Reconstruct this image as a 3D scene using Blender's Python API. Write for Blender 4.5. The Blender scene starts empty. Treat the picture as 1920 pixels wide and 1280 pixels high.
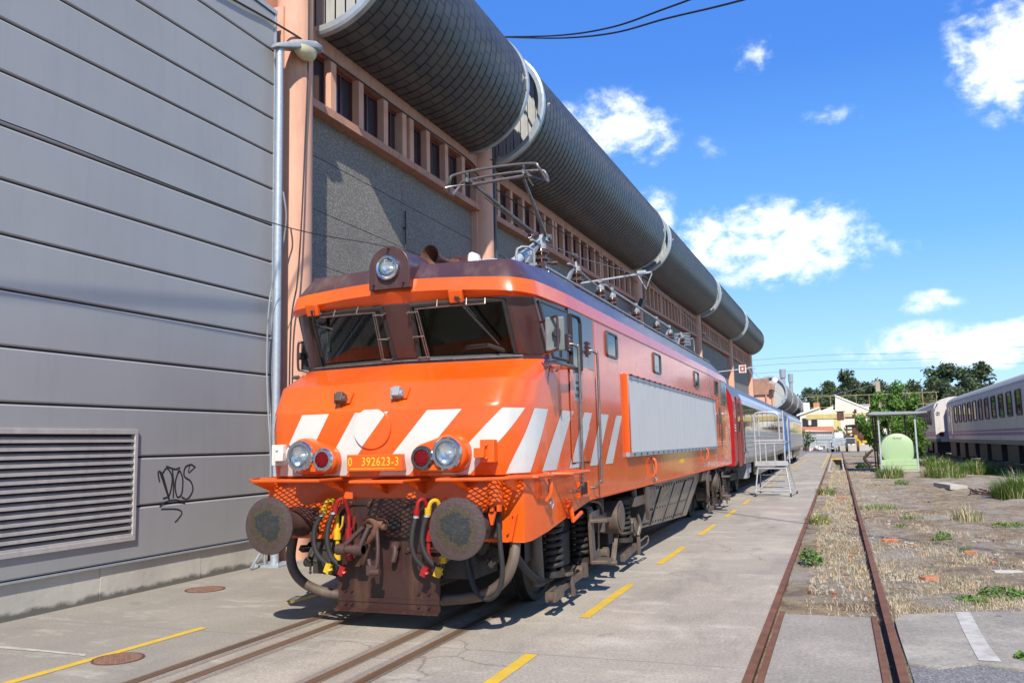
import bpy, bmesh, math, random
from mathutils import Vector, Matrix
random.seed(7)
PI=math.pi
S=bpy.context.scene
COL=S.collection
# ------------------------------------------------------------------ helpers
def V(*a): return Vector(a)
def frame_of(d):
    d=d.normalized()
    a=V(0,0,1) if abs(d.z)<.95 else V(1,0,0)
    x=a.cross(d).normalized(); return x,d.cross(x)
class MB:
    def __init__(s): s.v=[];s.f=[];s.m=[]
    def add(s,vs,fs,mi=0):
        o=len(s.v); s.v+= [tuple(p) for p in vs]
        for f in fs: s.f.append([i+o for i in f]); s.m.append(mi)
        return s
    def bx(s,x0,x1,y0,y1,z0,z1,mi=0):
        return s.add([(x0,y0,z0),(x1,y0,z0),(x1,y1,z0),(x0,y1,z0),(x0,y0,z1),(x1,y0,z1),(x1,y1,z1),(x0,y1,z1)],
            [(3,2,1,0),(4,5,6,7),(0,1,5,4),(1,2,6,5),(2,3,7,6),(3,0,4,7)],mi)
    def ob(s,c,sx,sy,sz,R=None,mi=0):     # oriented box, full sizes
        R=R or Matrix.Identity(3); c=Vector(c)
        vs=[c+R@V(a*sx/2,b*sy/2,d*sz/2) for d in(-1,1) for a,b in((-1,-1),(1,-1),(1,1),(-1,1))]
        return s.add(vs,[(3,2,1,0),(4,5,6,7),(0,1,5,4),(1,2,6,5),(2,3,7,6),(3,0,4,7)],mi)
    def bar(s,p,q,w,h,mi=0):              # rectangular bar between points
        p=Vector(p);q=Vector(q);x,y=frame_of(q-p)
        vs=[P+x*a*w/2+y*b*h/2 for P in(p,q) for a,b in((-1,-1),(1,-1),(1,1),(-1,1))]
        return s.add(vs,[(3,2,1,0),(4,5,6,7),(0,1,5,4),(1,2,6,5),(2,3,7,6),(3,0,4,7)],mi)
    def tube(s,pts,r,n=8,mi=0,cap=True):
        P=[Vector(p) for p in pts]; rs=r if isinstance(r,(list,tuple)) else [r]*len(P)
        t0=(P[1]-P[0]).normalized(); x,y=frame_of(t0); vs=[]
        for i,p in enumerate(P):
            t=(P[min(i+1,len(P)-1)]-P[max(i-1,0)])
            if t.length<1e-9: t=t0
            t.normalize(); q=t0.rotation_difference(t); x=q@x;y=q@y;t0=t
            vs+=[p+x*math.cos(2*PI*k/n)*rs[i]+y*math.sin(2*PI*k/n)*rs[i] for k in range(n)]
        fs=[(i*n+k,i*n+(k+1)%n,(i+1)*n+(k+1)%n,(i+1)*n+k) for i in range(len(P)-1) for k in range(n)]
        if cap: fs+=[tuple(range(n-1,-1,-1)),tuple(range((len(P)-1)*n,len(P)*n))]
        return s.add(vs,fs,mi)
    def cyl(s,p,q,r,r1=None,n=16,mi=0,cap=True): return s.tube([p,q],[r,r if r1 is None else r1],n,mi,cap)
    def lathe(s,o,d,prof,n=24,mi=0,cap=True):      # prof: list of (radius, distance along d)
        o=Vector(o);d=Vector(d).normalized();x,y=frame_of(d);vs=[];m=len(prof)
        for r,h in prof: vs+=[o+d*h+x*math.cos(2*PI*k/n)*r+y*math.sin(2*PI*k/n)*r for k in range(n)]
        fs=[(i*n+k,i*n+(k+1)%n,(i+1)*n+(k+1)%n,(i+1)*n+k) for i in range(m-1) for k in range(n)]
        if cap and prof[0][0]>1e-4: fs.append(tuple(range(n-1,-1,-1)))
        if cap and prof[-1][0]>1e-4: fs.append(tuple(range((m-1)*n,m*n)))
        return s.add(vs,fs,mi)
    def prism(s,pts,vec,mi=0):            # polygon extruded along vec
        n=len(pts);vec=Vector(vec);P=[Vector(p) for p in pts]
        return s.add(P+[p+vec for p in P],[tuple(range(n-1,-1,-1)),tuple(range(n,2*n))]+[(i,(i+1)%n,(i+1)%n+n,i+n) for i in range(n)],mi)
    def sheet(s,rows,mi=0,closed=False):
        m=len(rows[0]);vs=[p for r in rows for p in r]
        k=m if closed else m-1
        return s.add(vs,[(i*m+j,i*m+(j+1)%m,(i+1)*m+(j+1)%m,(i+1)*m+j) for i in range(len(rows)-1) for j in range(k)],mi)
    def build(s,name,mat,parent=None,smooth=32,bev=0,recalc=True,loc=None,uv=None):
        me=bpy.data.meshes.new(name); me.from_pydata(s.v,[],s.f)
        mats=mat if isinstance(mat,(list,tuple)) else [mat]
        for m in mats: me.materials.append(m)
        me.polygons.foreach_set('material_index',s.m)
        if uv:
            l=me.uv_layers.new(name='UVMap')
            for i,lp in enumerate(me.loops): l.data[i].uv=uv[lp.vertex_index]
        if recalc:
            b=bmesh.new();b.from_mesh(me);bmesh.ops.recalc_face_normals(b,faces=b.faces);b.to_mesh(me);b.free()
        if smooth:
            me.shade_smooth(); me.set_sharp_from_angle(angle=math.radians(smooth))
        o=bpy.data.objects.new(name,me);COL.objects.link(o)
        if parent: o.parent=parent
        if loc: o.location=loc
        if bev:
            md=o.modifiers.new('bevel','BEVEL');md.width=bev;md.segments=2;md.limit_method='ANGLE';md.angle_limit=math.radians(40)
        return o
def build_split(m,name,mat,parent,**k):
    # every separate lump of the mesh becomes a part of its own
    n=len(m.v);p=list(range(n))
    def f(i):
        while p[i]!=i: p[i]=p[p[i]];i=p[i]
        return i
    for fc in m.f:
        for i in fc[1:]: p[f(i)]=f(fc[0])
    isl={}
    for i in range(n): isl.setdefault(f(i),[]).append(i)
    bb=[]
    for r,ids in isl.items():
        bb.append([{r},[min(m.v[i][a] for i in ids)-.015 for a in range(3)],[max(m.v[i][a] for i in ids)+.015 for a in range(3)]])
    ch=True
    while ch:
        ch=False
        for i in range(len(bb)):
            for j in range(i+1,len(bb)):
                if all(bb[i][1][a]<=bb[j][2][a] and bb[j][1][a]<=bb[i][2][a] for a in range(3)):
                    bb[i]=[bb[i][0]|bb[j][0],[min(bb[i][1][a],bb[j][1][a]) for a in range(3)],[max(bb[i][2][a],bb[j][2][a]) for a in range(3)]];del bb[j];ch=True;break
            if ch: break
    out=[]
    for roots,_,_ in bb:
        q=MB();mp={}
        for fc,mi in zip(m.f,m.m):
            if f(fc[0]) in roots:
                for i in fc:
                    if i not in mp: mp[i]=len(q.v);q.v.append(m.v[i])
                q.f.append([mp[i] for i in fc]);q.m.append(mi)
        out.append(q.build(name,mat,parent,**k))
    return out
def tag(o,label=None,cat=None,group=None,kind=None):
    if label:o['label']=label
    if cat:o['category']=cat
    if group:o['group']=group
    if kind:o['kind']=kind
    return o
def T(name,label,cat,loc=(0,0,0),group=None,rz=0):
    o=bpy.data.objects.new(name,None);COL.objects.link(o);o.location=loc;o.rotation_euler.z=rz;o.empty_display_size=.1
    return tag(o,label,cat,group)
def copy_tree(o,parent=None):
    c=o.copy();COL.objects.link(c);c.parent=parent
    for ch in list(o.children): copy_tree(ch,c)
    return c
def text(name,body,size,mat,parent,loc,rot,sx=1,ext=.002,align='CENTER'):
    cu=bpy.data.curves.new(name,'FONT');cu.body=body;cu.size=size;cu.extrude=ext;cu.align_x=align;cu.align_y='CENTER';cu.materials.append(mat);cu.space_character=1.1
    f=bpy.data.objects.new('tmp',cu);me=bpy.data.meshes.new_from_object(f);me.name=name;bpy.data.objects.remove(f)
    if not me.materials: me.materials.append(mat)
    o=bpy.data.objects.new(name,me);COL.objects.link(o);o.parent=parent;o.location=loc;o.rotation_euler=rot;o.scale=(sx,1,1);return o
def smooth_path(pts,k=6):
    P=[Vector(p) for p in pts];P=[P[0]*2-P[1]]+P+[P[-1]*2-P[-2]];out=[]
    for i in range(1,len(P)-2):
        a,b,c,d=P[i-1:i+3]
        for j in range(k):
            t=j/k;out.append(.5*((2*b)+(c-a)*t+(2*a-5*b+4*c-d)*t*t+(3*b-a-3*c+d)*t**3))
    out.append(P[-2]);return out
# ------------------------------------------------------------------ materials
def base_mat(name):
    m=bpy.data.materials.new(name);m.use_nodes=True;nt=m.node_tree;b=nt.nodes['Principled BSDF'];return m,nt,b
def N(nt,t,**k):
    n=nt.nodes.new(t)
    for a,b in k.items(): setattr(n,a,b)
    return n
def ramp(nt,fac,stops):
    r=N(nt,'ShaderNodeValToRGB');e=r.color_ramp.elements
    while len(e)<len(stops): e.new(.5)
    for i,(p,c) in enumerate(stops): e[i].position=p;e[i].color=(*c,1) if len(c)==3 else c
    nt.links.new(fac,r.inputs[0]);return r.outputs[0]
def mix(nt,f,a,b,mode='MIX'):
    n=N(nt,'ShaderNodeMix',data_type='RGBA',blend_type=mode)
    for s,v in((n.inputs[0],f),(n.inputs[6],a),(n.inputs[7],b)):
        if hasattr(v,'links'): nt.links.new(v,s)
        else: s.default_value=v if isinstance(v,(int,float)) else ((*v,1) if len(v)==3 else v)
    return n.outputs[2]
def math_(nt,op,a,b=0,c=None):
    n=N(nt,'ShaderNodeMath',operation=op)
    for i,v in enumerate((a,b) if c is None else (a,b,c)):
        if hasattr(v,'links'): nt.links.new(v,n.inputs[i])
        else: n.inputs[i].default_value=v
    return n.outputs[0]
def coords(nt,kind='Object',sc=(1,1,1)):
    t=N(nt,'ShaderNodeTexCoord');mp=N(nt,'ShaderNodeMapping');mp.inputs['Scale'].default_value=sc
    nt.links.new(t.outputs[kind],mp.inputs[0]);return mp.outputs[0]
def noise(nt,vec,scale,detail=6,rough=.6,out='Fac',dist=0):
    n=N(nt,'ShaderNodeTexNoise');n.inputs['Scale'].default_value=scale;n.inputs['Detail'].default_value=detail;n.inputs['Roughness'].default_value=rough;n.inputs['Distortion'].default_value=dist
    nt.links.new(vec,n.inputs['Vector']);return n.outputs[out]
def bump(nt,b,h,strength,dist=.02):
    n=N(nt,'ShaderNodeBump');n.inputs['Strength'].default_value=strength;n.inputs['Distance'].default_value=dist
    nt.links.new(h,n.inputs['Height']);nt.links.new(n.outputs[0],b.inputs['Normal'])
def sc(c,k): return tuple(min(1,x*k) for x in c)
def mat(name,c,c2=None,scale=3,rough=.5,metal=0,bmp=0,bsc=60,coat=0,spec=.5,lo=.35,hi=.65,stretch=(1,1,1),dirt=None,dirtamt=.5,dirtsc=6,rv=.12,dstretch=(1,1,.15)):
    m,nt,b=base_mat(name);v=coords(nt,'Object',stretch)
    c2=c2 or sc(c,.78)
    col=ramp(nt,noise(nt,v,scale),[(lo,c),(hi,c2)])
    if dirt:
        v2=coords(nt,'Object',dstretch);f=ramp(nt,noise(nt,v2,dirtsc,8,.65),[(.5,(0,0,0)),(.75,(dirtamt,)*3)])
        col=mix(nt,f,col,dirt)
    nt.links.new(col,b.inputs['Base Color'])
    rf=noise(nt,coords(nt),9,5)
    r=N(nt,'ShaderNodeMapRange');r.inputs[3].default_value=max(.02,rough-rv);r.inputs[4].default_value=min(1,rough+rv);nt.links.new(rf,r.inputs[0]);nt.links.new(r.outputs[0],b.inputs['Roughness'])
    b.inputs['Metallic'].default_value=metal;b.inputs['Coat Weight'].default_value=coat;b.inputs['Coat Roughness'].default_value=.06;b.inputs['Specular IOR Level'].default_value=spec
    if bmp: bump(nt,b,noise(nt,coords(nt),bsc,5),bmp)
    return m
ORANGE=(.80,.115,.006)
M={}
M['orange']=mat('orange_paint',ORANGE,(.72,.090,.006),1.2,.26,coat=.45,rv=.08,bmp=.04,bsc=2.2,dirt=(.40,.11,.04),dirtamt=.42,dirtsc=3.2,dstretch=(1,1,.10))
M['orange_matt']=mat('orange_steel_paint',(.78,.11,.007),(.66,.085,.008),4,.4,dirt=(.25,.06,.02),dirtamt=.5)
M['brown']=mat('brown_paint',(.070,.028,.026),(.055,.022,.022),2,.22,coat=.4,rv=.06,bmp=.03,bsc=2.5,dirt=(.11,.06,.05),dirtamt=.35)
M['roofbrown']=mat('roof_brown_paint',(.078,.036,.035),(.062,.029,.030),2,.32,coat=.2,dirt=(.17,.11,.10),dirtamt=.7,dirtsc=4)
M['white']=mat('white_paint',(.66,.65,.61),(.60,.59,.55),2,.3,coat=.2,dirt=(.5,.48,.43),dirtamt=.35)
M['black']=mat('black_rubber',(.018,.018,.019),(.03,.03,.03),8,.6)
M['dark']=mat('black_void',(.012,.012,.012),None,3,.85)
M['under']=mat('underframe_grime',(.020,.017,.015),(.036,.029,.024),5,.65,bmp=.3,bsc=30,dirt=(.06,.048,.036),dirtamt=.6)
M['underbrown']=mat('brown_underframe_paint',(.085,.055,.044),(.12,.09,.066),4,.5,bmp=.1,dirt=(.21,.17,.12),dirtamt=.6)
M['battery']=mat('dusty_brown_panel',(.20,.165,.125),(.145,.115,.085),1.6,.45,dirt=(.30,.26,.18),dirtamt=.5,coat=.1)
M['plow']=mat('dark_brown_plow_paint',(.044,.018,.015),(.033,.013,.011),5,.42,bmp=.05,dirt=(.22,.13,.06),dirtamt=.45,dirtsc=4)
M['rust']=mat('rusty_steel',(.17,.075,.042),(.10,.045,.03),14,.75,bmp=.4,bsc=60)
M['rail']=mat('rusted_rail',(.21,.095,.050),(.135,.062,.038),5,.7,metal=0,spec=.2,bmp=.2,bsc=50)
M['railshine']=mat('worn_rail_head',(.27,.165,.095),(.15,.085,.05),5,.45,metal=.4,stretch=(1,.1,1),bmp=.1)
M['manhole']=mat('rusty_cast_lid',(.27,.15,.10),(.18,.10,.07),14,.8,bmp=.3)
M['chrome']=mat('chrome',(.72,.72,.72),(.6,.6,.6),20,.14,metal=1,rv=.05)
M['reflector']=mat('silvered_reflector',(.86,.87,.88),(.78,.79,.80),9,.22,metal=.75,rv=.1)
M['greycap']=mat('dull_grey_casting',(.36,.36,.35),(.27,.27,.265),8,.5,metal=.3)
M['steel']=mat('bare_steel_tube',(.30,.265,.24),(.20,.175,.16),12,.42,metal=.8)
M['alu']=mat('galvanised_steel',(.52,.58,.62),(.42,.47,.52),18,.42,metal=.45)
M['alubright']=mat('aluminium',(.72,.74,.74),(.6,.62,.63),8,.35,metal=.6)
M['greypaint']=mat('grey_paint',(.30,.33,.35),(.25,.28,.30),6,.45)
M['bluegrey']=mat('pale_blue_grey_paint',(.42,.48,.52),(.36,.42,.46),6,.4)
M['yellow']=mat('yellow_paint',(.70,.44,.012),(.60,.36,.015),6,.45,dirt=(.20,.14,.05),dirtamt=.5,dirtsc=12)
M['red']=mat('red_paint',(.34,.012,.014),(.26,.012,.012),6,.35)
M['insul']=mat('brown_porcelain',(.11,.055,.04),(.08,.04,.03),6,.15,coat=.5)
M['whiteplastic']=mat('white_plastic',(.8,.8,.78),None,3,.35)
M['lettering']=mat('yellow_lettering',(.85,.58,.03),None,3,.45)
M['darkbrownletter']=mat('dark_grey_marking',(.065,.060,.058),None,3,.4)
M['sign']=mat('grey_sign_plate',(.34,.36,.37),(.3,.32,.33),4,.35,metal=.3)
M['grille']=mat('silver_filter_panel',(.50,.50,.50),(.44,.44,.44),3,.42,metal=.3,stretch=(1,8,.4),lo=.3,hi=.7,dirt=(.33,.32,.30),dirtamt=.4)
def buffer_face():
    m,nt,b=base_mat('greasy_buffer_face');v=coords(nt);ln=N(nt,'ShaderNodeVectorMath',operation='LENGTH')
    sp=N(nt,'ShaderNodeSeparateXYZ');nt.links.new(v,sp.inputs[0]);cb=N(nt,'ShaderNodeCombineXYZ');nt.links.new(sp.outputs[0],cb.inputs[0]);nt.links.new(sp.outputs[2],cb.inputs[2]);nt.links.new(cb.outputs[0],ln.inputs[0])
    d=math_(nt,'ADD',ln.outputs['Value'],math_(nt,'MULTIPLY',math_(nt,'SUBTRACT',noise(nt,v,5.5,8,.7),.5),.30))
    col=ramp(nt,d,[(.0,(.03,.03,.031)),(.14,(.022,.024,.024)),(.155,(.06,.05,.02)),(.19,(.06,.036,.026)),(.23,(.07,.046,.044)),(.33,(.058,.036,.034))])
    col=mix(nt,ramp(nt,noise(nt,v,25,6),[(.45,(0,0,0)),(.75,(.4,.4,.4))]),col,(.10,.085,.075))
    nt.links.new(col,b.inputs['Base Color']);b.inputs['Roughness'].default_value=.48;bump(nt,b,noise(nt,v,40,6),.4);return m
M['bufface']=buffer_face()
M['bufshank']=mat('rusty_buffer_shank',(.088,.045,.036),(.06,.034,.03),4,.45,bmp=.1,dirt=(.05,.04,.04),dirtamt=.6)
def glass(name,tint,amt,rough=.02,refl=1.5):
    m=bpy.data.materials.new(name);m.use_nodes=True;nt=m.node_tree;nt.nodes.clear();o=N(nt,'ShaderNodeOutputMaterial')
    tr=N(nt,'ShaderNodeBsdfTransparent');tr.inputs[0].default_value=(*tint,1);gl=N(nt,'ShaderNodeBsdfGlossy');gl.inputs['Roughness'].default_value=rough;gl.inputs[0].default_value=(.9,.95,.95,1)
    fr=N(nt,'ShaderNodeFresnel');fr.inputs[0].default_value=refl;f=math_(nt,'MAXIMUM',fr.outputs[0],amt);mx=N(nt,'ShaderNodeMixShader')
    nt.links.new(f,mx.inputs[0]);nt.links.new(tr.outputs[0],mx.inputs[1]);nt.links.new(gl.outputs[0],mx.inputs[2]);nt.links.new(mx.outputs[0],o.inputs[0]);return m
M['glass']=glass('tinted_windscreen',(.55,.59,.54),.02,refl=1.32)
M['lens']=glass('clear_lens',(.92,.94,.95),.08)
def dark_glass(name,c,rough=.04,spec=.7,metal=0):
    m,nt,b=base_mat(name);b.inputs['Base Color'].default_value=(*c,1);b.inputs['Roughness'].default_value=rough;b.inputs['Specular IOR Level'].default_value=spec;b.inputs['Metallic'].default_value=metal
    bump(nt,b,noise(nt,coords(nt),1.2,2),.02,.05);return m
M['sideglass']=dark_glass('dark_side_glass',(.035,.045,.05))
M['coachglass']=dark_glass('dark_coach_glass',(.03,.035,.035),.05,.9)
M['redlens']=dark_glass('red_lens',(.17,.004,.008),.25,.3)
# ------------------------------------------------------------------ camera
def camera():
    cd=bpy.data.cameras.new('camera');c=bpy.data.objects.new('camera',cd);COL.objects.link(c);S.camera=c
    yaw,pit,rol=.3631,.1211,-.0233
    F=V(-math.sin(yaw)*math.cos(pit),math.cos(yaw)*math.cos(pit),math.sin(pit));R0=V(math.cos(yaw),math.sin(yaw),0);U0=R0.cross(F)
    R=R0*math.cos(rol)+U0*math.sin(rol);U=R.cross(F)
    c.matrix_world=Matrix(((R.x,U.x,-F.x,0),(R.y,U.y,-F.y,0),(R.z,U.z,-F.z,1.7582),(0,0,0,1)))
    cd.sensor_width=36;cd.lens=1585.71/1920*36;cd.clip_start=.05;cd.clip_end=5000
    return R,U,F
CR,CU,CF=camera()
def far(px,py,Y):
    """world point seen along a bearing (photo pixels) at distance Y: used to set out far-off things at their real distance"""
    d=CF*1585.71+CR*(px-960)-CU*(py-640);k=Y/d.y;return V(d.x*k,Y,1.7582+d.z*k)
# ------------------------------------------------------------------ light and sky
SUN=V(.262,-.673,.692).normalized()
def light():
    ld=bpy.data.lights.new('sun','SUN');ld.energy=4.3;ld.angle=math.radians(.53);ld.color=(1,.94,.84)
    o=bpy.data.objects.new('sun',ld);COL.objects.link(o);o.rotation_euler=(-SUN).to_track_quat('-Z','Y').to_euler();o.location=(20,-40,50)
    w=bpy.data.worlds.new('World');S.world=w;w.use_nodes=True;nt=w.node_tree;bg=nt.nodes['Background']
    sky=N(nt,'ShaderNodeTexSky',sky_type='NISHITA');sky.sun_disc=False;sky.sun_elevation=math.asin(SUN.z);sky.sun_rotation=math.atan2(SUN.x,SUN.y)
    w.cycles.sampling_method='MANUAL';w.cycles.sample_map_resolution=256
    sky.air_density=1.0;sky.dust_density=0.0;sky.ozone_density=1.6;sky.altitude=50
    g=N(nt,'ShaderNodeTexCoord');nrm=N(nt,'ShaderNodeVectorMath',operation='NORMALIZE');nt.links.new(g.outputs['Generated'],nrm.inputs[0])
    sp=N(nt,'ShaderNodeSeparateXYZ');nt.links.new(nrm.outputs[0],sp.inputs[0])
    az=math_(nt,'ARCTAN2',sp.outputs[0],sp.outputs[1]);el=math_(nt,'ARCSINE',sp.outputs[2])
    cb=N(nt,'ShaderNodeCombineXYZ');nt.links.new(az,cb.inputs[0]);nt.links.new(math_(nt,'MULTIPLY',el,1.35),cb.inputs[1]);cv=cb.outputs[0]
    n1=noise(nt,cv,15,6,.62,dist=.25);n2=noise(nt,cv,60,4,.65)
    # (azimuth, elevation, half width, half height, weight)
    B=[(-.235,.367,.052,.034,1),(-.205,.352,.05,.03,.8),(-.28,.372,.035,.02,.8),(-.115,.335,.040,.024,.45),(-.045,.220,.088,.044,1.05),(-.02,.212,.07,.03,1),(-.115,.228,.05,.036,.95),(-.19,.262,.03,.03,.8),(.045,.196,.04,.018,.6),
       (.20,.375,.055,.055,1.0),(.165,.385,.035,.05,.7),(.225,.40,.06,.04,.9),(-.060,.423,.032,.020,.6),(-.022,.43,.022,.012,.42),(.020,.350,.04,.012,.55),(.101,.139,.032,.013,.75),(.055,.20,.045,.013,.6),(.155,.092,.125,.022,1.05),(.09,.10,.05,.02,.9),(.24,.088,.08,.025,1.05),
       (.42,.34,.14,.07,1),(-.62,.35,.2,.08,1),(.75,.2,.25,.07,1),(1.35,.45,.3,.12,1),(1.9,.3,.35,.1,1),(-1.3,.4,.3,.12,1),(2.6,.35,.3,.1,1),(-2.3,.3,.4,.1,1),(1.0,.62,.16,.08,.8)]
    den=None
    for a,e,wa,we,k in B:
        da=math_(nt,'MULTIPLY',math_(nt,'SUBTRACT',az,a),1/wa);de=math_(nt,'MULTIPLY',math_(nt,'SUBTRACT',el,e),1/we)
        r2=math_(nt,'ADD',math_(nt,'MULTIPLY',da,da),math_(nt,'MULTIPLY',de,de))
        m=math_(nt,'MULTIPLY',math_(nt,'MAXIMUM',math_(nt,'SUBTRACT',1.35,math_(nt,'MULTIPLY',r2,.55)),0),k)
        den=m if den is None else math_(nt,'MAXIMUM',den,m)
    nn=math_(nt,'ADD',math_(nt,'MULTIPLY',math_(nt,'SUBTRACT',n1,.5),2.3),math_(nt,'MULTIPLY',math_(nt,'SUBTRACT',n2,.5),1.1))
    d=math_(nt,'ADD',math_(nt,'SUBTRACT',den,.70),math_(nt,'MULTIPLY',nn,math_(nt,'MINIMUM',math_(nt,'MULTIPLY',den,1.3),1)))
    al=N(nt,'ShaderNodeMapRange',interpolation_type='SMOOTHSTEP');al.inputs[1].default_value=-.22;al.inputs[2].default_value=.95;nt.links.new(d,al.inputs[0])
    # cloud brightness: denser cores stay white, thin lower parts turn pale blue-grey
    n3=noise(nt,cv,11,2,.55)
    cc=ramp(nt,math_(nt,'ADD',math_(nt,'MULTIPLY',d,.35),math_(nt,'MULTIPLY',n3,.8)),[(.28,(.58,.68,.84)),(.50,(.82,.87,.95)),(.70,(.95,.97,1))])
    grad=ramp(nt,math_(nt,'MAXIMUM',el,0),[(0,(.40,.64,.90)),(.10,(.29,.56,.90)),(.22,(.13,.39,.84)),(.42,(.05,.21,.70)),(.9,(.03,.15,.58)),(1,(.025,.13,.52))])
    skyc=mix(nt,.82,sky.outputs[0],mix(nt,1,grad,(9.5,9.5,9.5),'MULTIPLY'))
    cl=mix(nt,1.0,cc,(11.0,11.0,11.0),'MULTIPLY')
    nt.links.new(mix(nt,al.outputs[0],skyc,cl),bg.inputs[0]);bg.inputs[1].default_value=.105
light()
S.view_settings.view_transform='Standard';S.view_settings.look='None';S.view_settings.exposure=.5;S.view_settings.gamma=1
S.cycles.max_bounces=8;S.cycles.transparent_max_bounces=12;S.cycles.caustics_reflective=False;S.cycles.caustics_refractive=False;S.cycles.sample_clamp_indirect=8
# ------------------------------------------------------------------ ground materials
def concrete(name,c1,c2,joints=None,speck=.5,dark=(.16,.15,.135),cracks=.6,stain=.55):
    m,nt,b=base_mat(name);v=coords(nt)
    col=ramp(nt,noise(nt,v,.55,9,.68),[(.36,c1),(.52,c2),(.66,sc(c1,.80))])
    st=ramp(nt,noise(nt,coords(nt,'Object',(1,.35,1)),.9,8,.7,dist=.4),[(.50,(0,0,0)),(.70,(stain,)*3)]);col=mix(nt,st,col,dark)
    fine=noise(nt,v,38,8,.75);col=mix(nt,.55,col,ramp(nt,fine,[(.3,(.12,.12,.12)),(.5,(.5,.5,.5)),(.72,(.86,.86,.86))]),'OVERLAY')
    vo=N(nt,'ShaderNodeTexVoronoi');vo.inputs['Scale'].default_value=85;nt.links.new(v,vo.inputs['Vector'])
    vs=ramp(nt,vo.outputs['Distance'],[(.06,(speck,)*3),(.16,(0,0,0))]);col=mix(nt,vs,col,(.72,.71,.68))
    blot=ramp(nt,noise(nt,v,3.2,5,.6),[(.62,(0,0,0)),(.70,(.4,)*3)]);col=mix(nt,blot,col,sc(c1,.6))
    h=fine
    if cracks:
        ve=N(nt,'ShaderNodeTexVoronoi',feature='DISTANCE_TO_EDGE');ve.inputs['Scale'].default_value=.23;wv=N(nt,'ShaderNodeVectorMath',operation='ADD');nt.links.new(v,wv.inputs[0])
        nz=N(nt,'ShaderNodeTexNoise');nz.inputs['Scale'].default_value=1.1;nz.inputs['Detail'].default_value=7;nt.links.new(v,nz.inputs['Vector']);nt.links.new(nz.outputs['Color'],wv.inputs[1]);nt.links.new(wv.outputs[0],ve.inputs['Vector'])
        ck=math_(nt,'MULTIPLY',ramp(nt,ve.outputs['Distance'],[(.0,(cracks,)*3),(.004,(0,0,0))]),math_(nt,'GREATER_THAN',noise(nt,v,.35,2),.5));col=mix(nt,ck,col,(.09,.085,.08))
    if joints:
        sp=N(nt,'ShaderNodeSeparateXYZ');nt.links.new(v,sp.inputs[0])
        f=math_(nt,'ABSOLUTE',math_(nt,'SUBTRACT',math_(nt,'FRACT',math_(nt,'DIVIDE',math_(nt,'ADD',sp.outputs[1],joints[1]),joints[0])),.5))
        j=ramp(nt,math_(nt,'MULTIPLY',f,joints[0]),[(.0,(.45,)*3),(.010,(.3,)*3),(.02,(0,0,0))]);col=mix(nt,j,col,(.13,.12,.11))
    nt.links.new(col,b.inputs['Base Color']);b.inputs['Roughness'].default_value=.88;b.inputs['Specular IOR Level'].default_value=.25
    bump(nt,b,h,.25,.01);return m
def yard_stains(m):
    nt=m.node_tree;b=nt.nodes['Principled BSDF'];src=b.inputs['Base Color'].links[0].from_socket;v=coords(nt);sp=N(nt,'ShaderNodeSeparateXYZ');nt.links.new(v,sp.inputs[0])
    n=noise(nt,coords(nt,'Object',(1,.5,1)),.8,7,.65)
    # greyer, dirtier strip between the track and the wall; brown rust wash along the embedded rails
    left=math_(nt,'MULTIPLY',ramp(nt,math_(nt,'ADD',sp.outputs[0],math_(nt,'MULTIPLY',n,1.2)),[(0,(1,1,1)),(.01,(1,1,1)),(1,(0,0,0))]),1)
    l=N(nt,'ShaderNodeMapRange');l.inputs[1].default_value=-4.6;l.inputs[2].default_value=-5.3;nt.links.new(math_(nt,'ADD',sp.outputs[0],math_(nt,'MULTIPLY',math_(nt,'SUBTRACT',n,.5),1.4)),l.inputs[0])
    c=mix(nt,math_(nt,'MULTIPLY',l.outputs[0],.5),src,(.215,.205,.18))
    for x in(-5.22,-4.86,-3.86,-3.5):
        d=math_(nt,'ABSOLUTE',math_(nt,'SUBTRACT',sp.outputs[0],x));f=N(nt,'ShaderNodeMapRange');f.inputs[1].default_value=.20;f.inputs[2].default_value=.03;f.inputs[4].default_value=.6;nt.links.new(math_(nt,'ADD',d,math_(nt,'MULTIPLY',math_(nt,'SUBTRACT',n,.5),.22)),f.inputs[0]);c=mix(nt,f.outputs[0],c,(.25,.185,.125))
    pale=ramp(nt,noise(nt,coords(nt,'Object',(.5,1.4,1)),2.3,8,.7),[(.55,(0,0,0)),(.72,(.55,)*3)]);c=mix(nt,pale,c,(.58,.545,.47))
    oil=ramp(nt,noise(nt,v,1.7,4,.5),[(.66,(0,0,0)),(.74,(.55,)*3)]);c=mix(nt,oil,c,(.17,.16,.14))
    nt.links.new(c,b.inputs['Base Color']);return m
M['apron']=concrete('worn_concrete',(.455,.40,.315),(.355,.312,.25),(4.85,.3));yard_stains(M['apron'])
M['slab']=concrete('grey_concrete_slab',(.37,.33,.27),(.295,.265,.22),None,.4)
M['oldconc']=concrete('cracked_pale_concrete',(.43,.39,.32),(.29,.265,.22),None,.4,cracks=.9)
M['plinth']=concrete('cast_concrete_plinth',(.54,.51,.44),(.46,.435,.38),None,.1,cracks=0,stain=.3)
def moss(m):
    nt=m.node_tree;b=nt.nodes['Principled BSDF'];src=b.inputs['Base Color'].links[0].from_socket;v=coords(nt);sp=N(nt,'ShaderNodeSeparateXYZ');nt.links.new(v,sp.inputs[0])
    h=math_(nt,'SUBTRACT',sp.outputs[2],math_(nt,'SUBTRACT',math_(nt,'MULTIPLY',noise(nt,v,4,6,.65),.20),.055));nt.links.new(mix(nt,ramp(nt,h,[(.0,(.85,)*3),(.05,(0,0,0))]),src,(.085,.08,.065)),b.inputs['Base Color']);return m
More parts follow.
